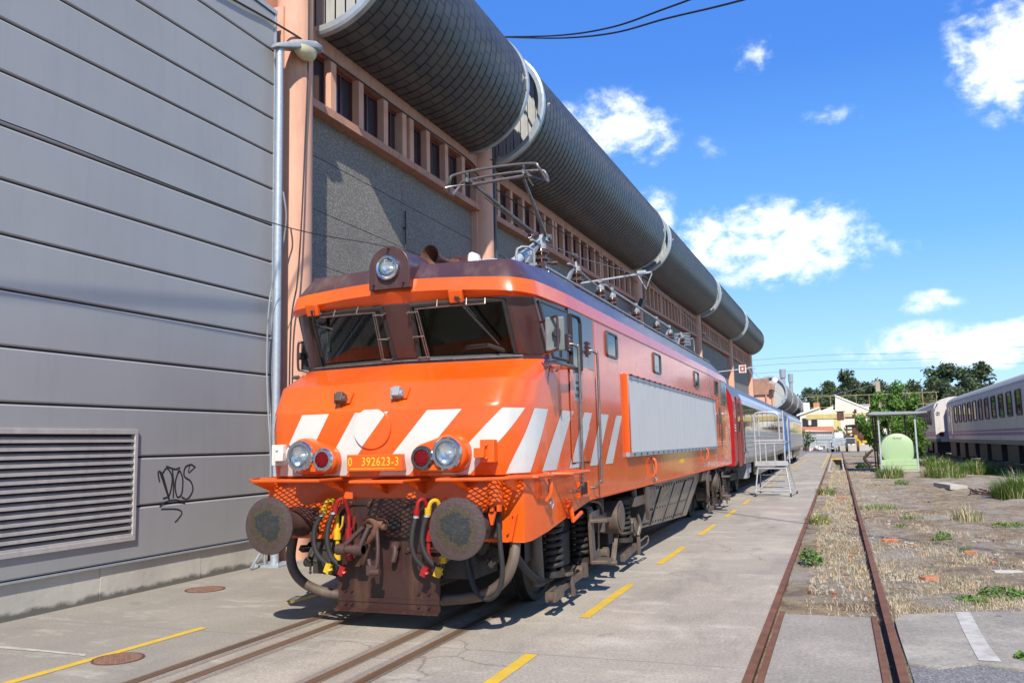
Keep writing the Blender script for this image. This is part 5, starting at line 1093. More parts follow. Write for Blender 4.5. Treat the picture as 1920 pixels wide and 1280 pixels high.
def coach(name,label,y0,y1,c,X=-4.2,e=2.7):
    t=T(name,label,'railway coach',(X,y0,0),'passenger coaches coupled behind the locomotive');L=y1-y0
    prof=[(1.38,1.0),(1.42,1.15),(1.42,2.05),(1.415,2.86),(1.39,3.02),(1.30,3.2),(1.05,3.48),(.6,3.68),(0,3.76)]
    full=prof+[(-x,z) for x,z in prof[-2::-1]]
    def shell(a,b_,mats,nm,sel,par=t):
        m=MB();n=len(full)
        for k in range(n-1):
            mm=sel(full[k],full[k+1])
            if mm is None: continue
            (x0,z0),(x1,z1)=full[k],full[k+1];m.add([(x0,a,z0),(x0,b_,z0),(x1,b_,z1),(x1,a,z1)],[(0,1,2,3)],mm)
        for y in(a,b_): m.add([(x,y,z) for x,z in full],[tuple(range(n))],0)
        return m.build(nm,mats,par,smooth=20,recalc=False)
    zm=lambda p,q:(p[1]+q[1])/2
    shell(e,L,[M['stainless'],M['mirrorband'],M['eaves'],M['coachroof']],'body',lambda p,q:0 if zm(p,q)<2.05 else 1 if zm(p,q)<2.86 else 2 if zm(p,q)<3.2 else 3)
    v=shell(0,e,[c,c,M['eaves'],M['coachroof']],'vestibule',lambda p,q:0 if zm(p,q)<3.1 else 3)
    for s in(1,-1):
        m=MB();x=s*1.425;m.bx(min(x,s*1.40),max(x,s*1.40),.9,1.95,.95,3.0);d=m.build('coach_door',c,t,smooth=0,bev=.01)
        m=MB();m.bx(min(s*1.43,s*1.40),max(s*1.43,s*1.40),1.15,1.75,2.0,2.85);m.build('door_window',M['coachglass'],d,smooth=0)
        m=MB();m.bx(min(s*1.43,s*1.40),max(s*1.43,s*1.40),.86,.885,.95,3.02);m.bx(min(s*1.43,s*1.40),max(s*1.43,s*1.40),1.965,1.99,.95,3.02);m.tube([(s*1.44,2.15,1.3),(s*1.50,2.15,1.35),(s*1.50,2.15,2.3),(s*1.44,2.15,2.35)],.015,6);m.build('seam',M['dark'],d,smooth=0)
        nw=9
        for k in range(nw):
            a=e+.6+(L-e-1.0)*k/nw;w=(L-e-1.0)/nw-.6
            m=MB();m.bx(min(s*1.424,s*1.39),max(s*1.424,s*1.39),a,a+w,2.12,2.80);o=m.build('window',M['coachglass'],t,smooth=0)
        m=MB()
        for z in(1.2,1.35,1.5,1.65,1.8,1.95): m.bx(min(s*1.417,s*1.43),max(s*1.417,s*1.43),e+.05,L-.05,z,z+.035)
        m.build('rib',M['stainless'],t,smooth=0)
        m=MB();m.bx(min(s*1.30,s*1.43),max(s*1.30,s*1.43),e,L,.99,1.15);m.bx(min(s*1.18,s*1.34),max(s*1.18,s*1.34),e+5.2,L-5.5,.45,.99);m.build('skirt',M['skirt'],t,smooth=0)
        m=MB()
        for y,w,h in((3.6,.8,.5),(4.6,.5,.35)): m.bx(min(s*.9,s*1.36),max(s*.9,s*1.36),y,y+w,.98-h,.98)
        build_split(m,'equipment_box',M['greypaint'],t,smooth=0,bev=.02)
    for yb in(3.4,L-3.4):
        m=MB()
        for y in(yb-1.25,yb+1.25):
            for s in(1,-1): m.lathe((s*.78,y,.46),(s,0,0),[(.48,0),(.46,.13),(.2,.12),(.15,.16),(.001,.16)],24)
        for s in(1,-1): m.bx(s*1.0-.07,s*1.0+.07,yb-1.9,yb+1.9,.5,.72)
        m.build('bogie',M['under'],t,smooth=30)
    m=MB();m.bx(-1.1,1.1,0,L,.85,1.02);m.build('underframe',M['under'],t,smooth=0)
    m=MB()
    for s in(1,-1): m.cyl((s*.97,-.55,1.03),(s*.97,.1,1.03),.09,n=12);m.lathe((s*.97,-.56,1.03),(0,-1,0),[(.25,0),(.25,.04),(.001,.05)],24)
    m.build('buffer_pair',M['under'],t)
    m=MB();m.bx(-.62,.62,-.55,.02,1.05,3.2);m.build('gangway_bellows',M['black'],t,smooth=0,bev=.04)
    return t
c1=coach('passenger_coach','stainless coach with red doorway end right behind the orange locomotive',25.1,49.9,M['redcoach'])
text('class_number','2',.55,M['white'],c1,(1.428,.45,2.55),(PI/2,0,PI/2),.8,.001)
m=MB()
for z in(2.15,2.07,1.99):
    for q in range(5): m.bx(1.421,1.424,.28+.07*q,.28+.07*q+.05,z,z+.045)
m.build('coach_stencil',M['white'],c1,smooth=0)
c2=coach('passenger_coach','stainless coach with blue doorway end, last of the left hand train',50.6,75.2,M['bluecoach'],e=5.5)
# ------------------------------------------------------------------ mobile platform ladder
def ladder():
    t=T('platform_ladder','aluminium mobile platform ladder standing on the apron beside the coaches','ladder',(-1.95,27.25,0),rz=-.05)
    A=M['alubright']
    for x,s in((-.40,-1),(.40,1)):
        m=MB();m.tube([(x+s*.12,-.1,.06),(x,.0,.98)],.022,8);m.build('leg',A,t)
        m=MB();m.tube([(x+s*.16,1.35,.06),(x+s*.02,.62,.98)],.022,8);m.build('leg',A,t)
        m=MB();m.lathe((x+s*.12-.02,-.1,.06),(1,0,0),[(.06,0),(.06,.04)],14);m.build('castor',M['black'],t)
        m=MB();m.lathe((x+s*.16-.02,1.35,.06),(1,0,0),[(.06,0),(.06,.04)],14);m.build('castor',M['black'],t)
    m=MB();m.bx(-.48,.48,-.06,.72,.95,.985);m.bx(-.49,.49,-.075,-.06,.93,1.08);m.build('platform',A,t,smooth=0)
    m=MB()
    for y,hi in((-.06,1),):
        P=smooth_path([(-.45,y,1.0),(-.45,y,2.3),(-.43,y,2.48),(-.32,y,2.56),(.14,y,2.56),(.25,y,2.5),(.28,y,2.38),(.28,y,1.72)],4);m.tube(P,.024,8)
    m.tube([(.40,.0,1.0),(.40,.0,2.6)],.024,8);m.tube([(.46,.7,1.0),(.46,.7,2.45)],.022,8);m.tube([(.40,0,2.56),(.46,.7,2.42)],.022,8);m.tube([(-.45,0,2.45),(-.42,.7,2.4)],.022,8);m.tube([(-.42,.7,1.0),(-.42,.7,2.4)],.022,8)
    m.bar((-.48,-.06,1.70),(.44,-.06,1.70),.05,.05);m.bar((-.48,-.06,1.62),(.44,-.06,1.62),.02,.03);m.bar((.42,.0,1.65),(.46,.7,1.65),.04,.04)
    for x in(-.14,.12): m.bar((x,-.06,1.0),(x,-.06,1.62),.05,.03)
    m.build('guard_rail',A,t,smooth=40)
    m=MB();m.bar((-.42,-.03,.86),(.42,-.03,.86),.03,.04);m.bar((-.50,-.08,.20),(.52,-.08,.20),.03,.04);m.bar((-.54,-.09,.10),(.53,-.09,.10),.025,.03);m.tube([(-.44,-.07,.2),(.36,-.0,.84)],.016,6);m.bar((-.52,-.1,.1),(-.55,1.3,.10),.03,.03);m.bar((.52,-.1,.1),(.56,1.3,.10),.03,.03);m.build('brace',A,t,smooth=0)
    m=MB()
    for k in range(4):
        z=.22+.2*k;y=1.22-.17*k;m.ob((0,y,z),.92-.05*k,.12,.025)
    m.build('tread',A,t,smooth=0)
ladder()
# ------------------------------------------------------------------ green fuel tank under its little roof
def tank():
    t=T('fuel_tank','pale green cylindrical fuel tank lying in a green tray','tank',(2.72,46,0));G=mat('pale_green_paint',(.39,.53,.30),(.36,.50,.28),1.5,.45,dirt=(.31,.42,.24),dirtamt=.3)
    m=MB();m.lathe((0,.25,1.07),(0,1,0),[(.001,-.06),(.40,-.05),(.70,-.02),(.785,.03),(.80,.09),(.80,2.6),(.76,2.68),(.001,2.74)],56);m.build('shell',G,t,smooth=30)
    m=MB();m.bx(-.86,.86,0,3.1,.20,.58);m.bx(-.90,.90,-.03,3.13,.30,.335);m.bx(-.86,.86,-.02,0,.10,.28);m.bx(-.86,.86,0,3.1,.06,.20);m.build('tray',G,t,smooth=0,bev=.01)
    m=MB();m.bx(-.88,-.12,-.02,3.1,-.15,.06);m.bx(.12,.88,-.02,3.1,-.15,.06);m.build('footing',M['plinth'],t,smooth=0)
    m=MB()
    for q in range(9): m.bx(-.22+.05*q,-.22+.05*q+.034,.176,.179,1.655,1.675+.012*(q%3));
    for q in range(7): m.bx(-.19+.06*q,-.19+.06*q+.045,.176,.179,1.60,1.61+.008*(q%2))
    m.build('worn_stencil',mat('faded_green_lettering',(.27,.40,.22),None,3,.5),t,smooth=0)
    t=T('tank_shelter','thin flat metal roof on four slim posts above the green tank','shelter',(2.72,46,0))
    for x,y in((-.80,.0),(.85,.0),(-.95,3.0),(.60,3.0)):
        m=MB();m.bx(x-.035,x+.035,y-.035,y+.035,0.02 if False else -.1,2.80);m.build('post',M['bluegrey'] if y<1 else M['pipe'],t,smooth=0)
    m=MB();m.prism([(-1.32,-.3,2.84),(-1.05,-.3,2.96),(1.38,-.3,2.90),(1.40,-.3,2.84),(.8,-.3,2.80),(-.95,-.3,2.80)],(0,3.9,0));m.build('roof_sheet',M['greypaint'],t,smooth=0)
    m=MB();m.bar((-.87,-.02,.0),(-.97,3.0,.0),.08,.1);m.bar((-.93,.4,-.1),(-.93,.4,2.8),.09,.09);m.build('side_frame',M['rust'],t,smooth=0)
tank()
# ------------------------------------------------------------------ white sleeper coaches on the right
M['dirtywhite']=mat('dirty_white_coach',(.64,.60,.555),(.57,.53,.49),1.5,.45,dirt=(.36,.30,.27),dirtamt=.6,dirtsc=3,dstretch=(1,1.5,.2))
M['oldroof']=mat('streaky_grey_roof',(.40,.375,.33),(.32,.30,.27),2,.6,dirt=(.36,.22,.13),dirtamt=.75,dirtsc=3.5,dstretch=(.3,2,.3))
M['purple']=mat('faded_purple_stripe',(.33,.13,.30),(.28,.12,.27),2,.45,dirt=(.45,.36,.42),dirtamt=.6)
M['sillgrey']=mat('grimy_sill',(.24,.22,.19),(.19,.17,.15),2,.6)
def white_coach(label,X,y0,y1,rz=0,near=True):
    t=T('sleeper_coach',label,'railway coach',(X,y0,.02),'white coaches standing on the right hand track',rz);L=y1-y0
    prof=[(0,1.23),(0,1.43),(0,3.72),(.06,3.86),(.22,4.03),(.55,4.22),(1.0,4.34),(1.45,4.38)];full=prof+[(2.9-x,z) for x,z in prof[-2::-1]]
    m=MB()
    for k in range(len(full)-1):
        (x0,z0),(x1,z1)=full[k],full[k+1];z=(z0+z1)/2;mm=2 if z<1.43 else 0 if z<3.72 else 1
        n=8
        for q in range(n): m.add([(x0,L*q/n,z0),(x0,L*(q+1)/n,z0),(x1,L*(q+1)/n,z1),(x1,L*q/n,z1)],[(0,1,2,3)],mm)
    for y in(0,L): m.add([(x,y,z) for x,z in full],[tuple(range(len(full)))],0)
    m.build('body',[M['dirtywhite'],M['oldroof'],M['sillgrey']],t,smooth=25,recalc=False)
    m=MB();m.bx(-.004,.0,.0,L,1.64,1.78);m.bx(-.004,.0,.0,L,1.84,1.93);m.build('stripe',M['purple'],t,smooth=0)
    nw=int((L-5)/2)
    for k in range(nw):
        y=L-4.6-1.99*k
        if y<1.5: break
        c=.10;Q=[]
        for cy,cz,a0 in((y+.56-c,3.48-c,0),(y-.56+c,3.48-c,PI/2),(y-.56+c,2.47+c,PI),(y+.56-c,2.47+c,3*PI/2)): Q+=[(cy+c*math.cos(a0+PI/2*j/4),cz+c*math.sin(a0+PI/2*j/4)) for j in range(5)]
        m=MB();m.tube([(-.006,a,b) for a,b in Q+[Q[0]]],.045,5);w=m.build('window',mat('purple_grey_gasket',(.09,.05,.085),None,3,.5) if k==0 else bpy.data.materials['purple_grey_gasket'],t)
        m=MB();m.prism([(-.012,a,b) for a,b in Q],(.008,0,0));m.build('pane',M['coachglass'],w,smooth=0)
    for yy,w_ in((L-2.4,.55),(L-1.2,.35)):
        m=MB();m.bx(-.012,.0,yy-w_/2,yy+w_/2,1.5 if yy<L-1.5 else 2.5,3.5);m.build('end_window',M['coachglass'],t,smooth=0,bev=.01)
    # near end: round buffered corner, door pocket, tail lamp and marker
    m=MB();m.cyl((.35,-.02,1.76),(.35,-.09,1.76),.17,n=22);m.cyl((.35,-.08,1.76),(.35,-.11,1.76),.12,n=22);m.build('tail_lamp',[M['redlens']],t)
    m=MB();m.lathe((.22,-.015,3.20),(0,-1,0),[(.13,0),(.13,.01),(.10,.012),(.10,.005)],22,cap=False);o=m.build('marker_ring',M['darkbrownletter'],t);text('marker_figure','8',.2,M['darkbrownletter'],o,(.22,-.02,3.2),(PI/2,0,0),1,.002)
    m=MB();m.bx(-.01,.3,-.06,-.0,1.23,1.45);m.bx(.75,2.15,-.5,.0,1.3,3.5);m.bx(.75,2.15,L,L+.5,1.3,3.5);m.build('gangway',M['sillgrey'],t,smooth=0,bev=.03)
    m=MB()
    for k in range(7):
        y=1.2+k*(L-2.4)/6.3;h=rnd(.62,1.0);m.bx(.12,2.78,y,y+rnd(1.9,3.0),1.23-h,1.23)
    build_split(m,'underfloor_box',M['black'],t,smooth=0,bev=.02)
    for yb in(3.2,L-3.2):
        m=MB()
        for y in(yb-1.25,yb+1.25):
            for x in(.62,2.28): m.lathe((x,y,.5),(1 if x>1 else -1,0,0),[(.46,0),(.44,.13),(.2,.12),(.001,.16)],22)
        m.bx(.36,.5,yb-1.9,yb+1.9,.5,.75);m.bx(2.4,2.54,yb-1.9,yb+1.9,.5,.75);m.build('bogie',M['under'],t,smooth=30)
    m=MB()
    for s in(0,1):
        q=MB()
        q.tube(smooth_path([(.25,L*s,3.9),(.18,L*s+(.25 if s else -.25),3.85),(.15,L*s+(.3 if s else -.3),3.7)],3),.03,5);q.build('cable_hook',M['black'],t)
    return t
white_coach('weathered white coach with two purple stripes nearest on the right hand track',7.0,36.2,64.3)
white_coach('weathered white coach with sunlit end wall farther along the right hand track',6.45,66.6,94.2,rz=-.012)
tr=T('railway_track','track with pale rails under the white coaches on the right','track',(8.45,0,0))
for x in(-.83,.83):
    m=MB();m.bx(x-.035,x+.035,20,110,-.03,.05);m.build('rail',M['alu'],tr,smooth=0)
m=MB()
for k in range(60): m.bx(-1.3,1.3,22+1.4*k,22.24+1.4*k,-.10,-.025)
m.build('sleeper',bpy.data.materials['weathered_sleeper'],tr,smooth=0)
# ------------------------------------------------------------------ contact wire and bracket arms
def catenary():
    def arm(label,Y,X1,z,sign=False):
        t=T('bracket_arm',label,'bracket',(-8.45,Y,0),'contact wire brackets on the workshop wall')
        m=MB();m.tube([(0,0,z-.25),(X1+8.45+.25,0,z+.03)],.03,8);m.bx(-.15,0.02,-.1,.1,z-.5,z-.05);m.build('arm',M['alu'],t)
        m=MB();m.tube([(0,0,z+.9),(2.2,0,z-.13)],.018,6);m.lathe((.15,0,z-.235),(1,0,.05),[(.03,0),(.07,.04),(.03,.08),(.07,.12),(.03,.16),(.07,.2),(.03,.24)],12);m.build('stay',M['black'],t)
        x=X1+8.45;m=MB();m.tube([(x-.1,0,z),(x+.1,0,z-.38),(x+.26,0,z-.0)],.016,5);m.ob((x,0,z+.06),.22,.08,.07);m.build('clamp',M['alu'],t,smooth=0)
        if sign:
            m=MB();m.bx(x-.62,x-.22,-.03,-.01,z-.22,z+.22);s=m.build('square_sign',M['whiteplastic'],t,smooth=0,bev=.008)
            m=MB();m.bx(x-.56,x-.28,-.035,-.031,z-.16,z+.16);m.build('red_square',mat('dull_red_sign',(.50,.09,.05),None,3,.5),s,smooth=0);m=MB();m.bx(x-.47,x-.37,-.04,-.036,z-.06,z+.06);m.build('white_centre',M['whiteplastic'],s,smooth=0)
    arm('slim bracket arm reaching out over the locomotive roof from the second column',20.75,-4.35,5.93)
    arm('slim bracket arm with a red and white square sign, over the coaches',49.0,-4.35,5.68,True)
    m=MB();m.tube([(-4.3,12.9,5.03),(-4.25,15.1,5.19),(-4.25,20.75,5.86)],.009,5);m.tube([(-4.25,20.75,5.86),(-4.3,32,5.55),(-4.3,49,5.55)],.009,5);m.tube([(-4.3,49,5.55),(-4.3,70,5.4),(-4.4,100,5.3)],.009,5);m.lathe((-4.27,14.4,5.13),(.02,1,.08),[(.012,0),(.05,.06),(.05,.2),(.012,.28)],8);m.lathe((-4.3,30.9,5.58),(0,1,0),[(.012,0),(.05,.06),(.05,.3),(.012,.36)],8)
    w=m.build('contact_wire',M['steel']);tag(w,'thin contact wire running above the locomotive and coaches','wire')
    t=T('wall_bracket','black two armed wall bracket beside the second column','bracket',(-8.6,20.9,0))
    m=MB();m.tube([(0,0,6.35),(1.1,.3,6.62),(1.7,.5,6.6)],.035,6);m.tube([(0,0,5.7),(1.2,.3,6.15)],.03,6);m.bx(-.05,.02,-.08,.08,5.5,6.5);m.build('bracket_frame',M['black'],t)
    m=MB();m.lathe((1.65,.5,6.6),(.96,.28,.0),[(.03,0),(.07,.03),(.04,.06),(.07,.09),(.04,.12),(.07,.15),(.03,.2)],12);m.build('insulator',M['insul'],t)
    m=MB();m.cyl((-8.55,16.1,6.0),(-8.55,16.1,6.9),.016,n=6);m.bx(-8.6,-8.53,16.08,16.12,6.5,6.53);tag(m.build('wall_rod',M['black']),'thin dark vertical rod fixed to the aggregate wall above the horn','rod')
catenary()
# ------------------------------------------------------------------ vegetation and debris
def leafmat(name,a,b,trans=.25):
    m=bpy.data.materials.new(name);m.use_nodes=True;nt=m.node_tree;p=nt.nodes['Principled BSDF'];oi=N(nt,'ShaderNodeTexCoord')
    col=ramp(nt,noise(nt,oi.outputs['Object'],1.3,4),[(.3,a),(.7,b)]);nt.links.new(col,p.inputs['Base Color']);p.inputs['Roughness'].default_value=.6;p.inputs['Specular IOR Level'].default_value=.25
    t=N(nt,'ShaderNodeBsdfTranslucent');nt.links.new(col,t.inputs[0]);mx=N(nt,'ShaderNodeMixShader');mx.inputs[0].default_value=trans;out=nt.nodes['Material Output']
    nt.links.new(p.outputs[0],mx.inputs[1]);nt.links.new(t.outputs[0],mx.inputs[2]);nt.links.new(mx.outputs[0],out.inputs[0]);return m
M['grass']=leafmat('green_grass',(.10,.18,.03),(.16,.25,.05));M['drygrass']=leafmat('dry_straw_grass',(.52,.42,.26),(.66,.56,.38),.15);M['weed']=leafmat('broadleaf_weed',(.09,.19,.03),(.14,.26,.045))
M['euc']=leafmat('dark_eucalyptus_leaves',(.085,.125,.060),(.175,.21,.10),.35);M['bush']=leafmat('fresh_green_leaves',(.10,.20,.035),(.17,.30,.06),.3);M['olive']=leafmat('olive_leaves',(.11,.115,.045),(.16,.15,.06),.2)
M['bark']=mat('grey_brown_bark',(.16,.12,.09),(.09,.07,.055),5,.9,stretch=(1,1,.2),bmp=.4);M['darkbark']=mat('dark_dead_wood',(.075,.042,.032),(.05,.03,.025),5,.9,bmp=.4)
def blade(m,p,h,lean,az,w,mi=0):
    d=V(math.cos(az),math.sin(az),0);s=V(-d.y,d.x,0)*w;q=p+V(0,0,h*.55)+d*lean*.35;e=p+V(0,0,h*(1-.25*lean/h if h else 1))+d*lean
    m.add([p-s,p+s,q+s*.7,q-s*.7,e],[(0,1,2,3),(3,2,4)],mi)
def tuft(name,label,loc,r,h,n,mats,group,green=.7,w=.006):
    m=MB()
    for k in range(n):
        a=rnd(0,2*PI);q=r*math.sqrt(random.random());hh=h*rnd(.45,1.05)*(1-.45*q/r);blade(m,V(q*math.cos(a),q*math.sin(a),-.03),hh,hh*rnd(.1,.75),a+rnd(-.9,.9),w*rnd(.7,1.3),0 if random.random()<green else 1)
    o=m.build(name,mats,smooth=0,recalc=False,loc=loc);return tag(o,label,'plant',group)
random.seed(11)
GR=[M['grass'],M['drygrass']]
tuft('grass_tuft','large upright green grass clump at the right edge of the yard',(4.55,26.3,.02),.75,1.05,1500,GR,'tall grass clumps in the yard',.93,.009)
tuft('grass_tuft','thick green grass clump in front of the green tank tray',(1.95,39.6,-.04),.55,.95,420,GR,'tall grass clumps in the yard',.85,.012)
tuft('grass_tuft','wide green grass clump just right of the green tank',(3.95,39.3,.02),.85,.75,700,GR,'tall grass clumps in the yard',.85,.012)
tuft('grass_tuft','broad green grass clump below the nearest white coach',(5.6,41.5,.05),1.0,.95,900,GR,'tall grass clumps in the yard',.9,.013)
tuft('grass_tuft','second grass clump below the white coach, left of the broad one',(4.7,45.5,.05),.9,.8,600,GR,'tall grass clumps in the yard',.9,.014)
tuft('grass_tuft','grass clump behind the tank beside the far white coach',(4.9,53,.05),1.1,.9,500,GR,'tall grass clumps in the yard',.9,.018)
tuft('grass_tuft','half dried grass tuft standing alone in the middle of the dry ground',(2.42,20.3,-.02),.34,.5,260,GR,'small grass tufts on the dry ground',.35,.006)
tuft('grass_tuft','small wispy green tuft left of the half dried one',(1.35,20.4,-.05),.26,.30,120,GR,'small grass tufts on the dry ground',.8,.006)
tuft('grass_tuft','low spreading green tuft right beside the narrow track rail',(.85,23.4,-.05),.55,.30,300,GR,'small grass tufts on the dry ground',.8,.006)
tuft('grass_tuft','green grass growing along the inner side of the left rail',(-.50,19.6,-.07),.26,.42,260,GR,'small grass tufts on the dry ground',.7,.006)
tuft('grass_tuft','long grass with yellow flowers along the left rail far up the narrow track',(-.48,29.5,-.07),.30,.45,320,GR,'small grass tufts on the dry ground',.7,.008)
tuft('grass_tuft','tiny bright green tuft at the edge of the crossing slab',(-.12,9.38,-.08),.10,.10,110,GR,'small grass tufts on the dry ground',.95,.004)
for k,(x,y,lab) in enumerate(((-.62,9.15,'few green blades between the left rail and guard rail'),(.31,7.6,'few green blades in the groove of the right rail'),(.33,6.75,'dry green blades low in the groove of the right rail'))): tuft('grass_tuft',lab,(x,y,-.06),.05,.07,40,GR,'small grass tufts on the dry ground',.7,.003)
def weed(label,loc,r,h,n,leaf,group='leafy weeds on the dry ground'):
    m=MB()
    for k in range(n):
        a=rnd(0,2*PI);q=r*math.sqrt(random.random());p=V(q*math.cos(a),q*math.sin(a),h*rnd(.1,1)*(1-.5*(q/r)**2));R=Matrix.Rotation(rnd(0,6.3),3,'Z')@Matrix.Rotation(rnd(-.9,.9),3,'X')@Matrix.Rotation(rnd(-.6,.6),3,'Y');L=leaf*rnd(.6,1.3)
        m.add([p+R@V(*c) for c in((-L*.1,-L*.5,0),(-L*.32,0,L*.08),(0,L*.6,0),(L*.32,0,L*.08),(L*.1,-L*.5,0))],[(0,1,2,3,4)])
    for k in range(5): a=rnd(0,6.3);m.tube([(0,0,-.03),(r*.6*math.cos(a),r*.6*math.sin(a),h*.7)],.004,4)
    return tag(m.build('leafy_weed',M['weed'],smooth=0,recalc=False,loc=loc),label,'plant',group)
weed('round bright green weed beside the left rail of the narrow track',(-.48,13.3,-.07),.17,.26,260,.05)
weed('low green weed patch lying at the lower right on the straw',(1.22,10.65,-.08),.20,.09,170,.045);weed('green weed patch joining the long patch on its right',(1.62,11.1,-.08),.26,.12,260,.05);weed('green weed at the right end of the long patch',(1.95,11.15,-.07),.15,.10,140,.045);weed('green weed at the right picture edge',(2.25,11.3,-.07),.2,.10,150,.045)
weed('small weed growing from the crack of the broken concrete',(1.32,7.95,-.02),.14,.04,60,.06)
weed('flat green weed far right on the dry ground',(2.95,18.9,-.02),.3,.08,160,.05);weed('tiny green weed in the middle of the dry ground',(1.72,15.0,-.04),.1,.07,60,.04);weed('tiny green weed near the track rail on the right',(1.05,18.7,-.05),.12,.1,70,.04)
weed('green weed by the pale rubble farther up the yard',(2.05,34,-.02),.25,.2,120,.07);weed('low green weed left of the tank shelter',(1.2,52.5,-.02),.4,.25,200,.12);weed('dark mixed weed clump beside the loose bricks',(1.55,16.4,-.03),.17,.14,120,.05)
def stuff():
    # ankle-high dry stalks and sparse green blades covering the yard
    random.seed(5);m=MB()
    for k in range(85000):
        y=9.35+ (random.random()**2.0)*45;x=rnd(-.46,.28) if random.random()<.22 else rnd(.40,.4+min(7,(y-5)*.32))
        p1=math.sin(x*1.3+y*.55)+math.sin(x*2.9-y*.31+2)+.6*math.sin(y*1.7+x)
        if p1<-.55 and random.random()<.85: continue
        s=1+y*.018;blade(m,V(x,y,-.09 if x<.36 else -.075),rnd(.02,.075)*s,rnd(.02,.11)*s,rnd(0,6.3),.0025*s,0 if random.random()>.10 else 1)
    tag(m.build('dry_grass',[M['drygrass'],M['grass']],smooth=0,recalc=False),'pale dry cut grass covering the yard','grass',kind='stuff')
    m=MB();mats=[mat('pale_stone',(.46,.43,.39),(.36,.33,.30),6,.9),mat('brick_shard',(.52,.20,.10),(.42,.16,.09),6,.9),mat('dark_twig',(.12,.085,.06),None,5,.9)]
    for k in range(5200):
        y=10.6+(random.random()**1.25)*40;x=rnd(.42,.42+min(6,(y-6)*.3)) if random.random()<.8 else rnd(-.45,.3);s=rnd(.005,.03)*(1+y*.014);q=random.random()
        R=Matrix.Rotation(rnd(0,6.3),3,'Z')@Matrix.Rotation(rnd(-.5,.5),3,'X');m.ob((x,y,-.065 if x>.36 else -.08),s*rnd(.8,2),s,s*.7,R,0 if q<.62 else 1 if q<.82 else 2)
    tag(m.build('rubble',mats,smooth=0),'scattered pale stones and brick shards','rubble',kind='stuff')
    m=MB()
    for k in range(46):
        y=rnd(16,38);p=V(rnd(-.60,-.28),y,rnd(.0,.3));m.lathe(p,(0,-.4,1),[(.001,-.004),(.018,.0),(.013,.008),(.001,.01)],7)
    tag(m.build('yellow_flowers',M['yellow'],smooth=0),'small yellow flowers in the grass along the left rail','flowers',kind='stuff')
stuff()
def debris():
    m=MB();m.ob((0,0,0),.52,1.9,.16,Matrix.Rotation(.06,3,'Y'));tag(m.build('concrete_slab',M['plinth'],smooth=0,bev=.02,loc=(3.35,31.6,.06)),'grey concrete block lying on the straw right of the tank','concrete block').rotation_euler.z=.16
    m=MB();m.ob((0,0,0),1.6,.10,.035);tag(m.build('plank',bpy.data.materials['weathered_sleeper'],smooth=0,loc=(2.85,25.5,.0)),'weathered grey plank lying across the straw','plank').rotation_euler.z=.45
    m=MB();m.ob((0,0,0),.34,.14,.05);tag(m.build('stone_slab',M['plinth'],smooth=0,bev=.01,loc=(1.95,12.9,-.05)),'flat pale stone lying at the lower right on the straw','stone').rotation_euler.z=.2
    for k,(x,y,lab) in enumerate(((.02,27.4,'orange brick fragments between the rails of the narrow track'),(1.02,12.0,'small orange brick piece on the straw near the green weeds'),(1.8,14.9,'flat orange brick piece right of the cable shadow'),(.75,16.2,'orange brick pieces close to the right rail'),(3.9,29.6,'orange brick half beside the dark twig heap'))):
        m=MB()
        for q in range(1 if k in(1,2,4) else 3): m.ob((rnd(-.12,.12),rnd(-.2,.2),rnd(0,.02)),rnd(.1,.2),rnd(.07,.12),.05,Matrix.Rotation(rnd(0,3),3,'Z'))
        tag(m.build('brick_piece',bpy.data.materials['brick_shard'],smooth=0,bev=.006,loc=(x,y,-.05)),lab,'brick','broken bricks in the yard')
    m=MB()
    for k in range(60):
        a=rnd(0,6.3);m.tube([(rnd(-.4,.4),rnd(-.3,.3),0),(rnd(-.5,.5),rnd(-.3,.3),rnd(.02,.22))],.012,4)
    tag(m.build('twig_heap',M['darkbark'],loc=(3.85,27.6,.0)),'heap of dark twigs left of the big grass clump','twigs')
debris()
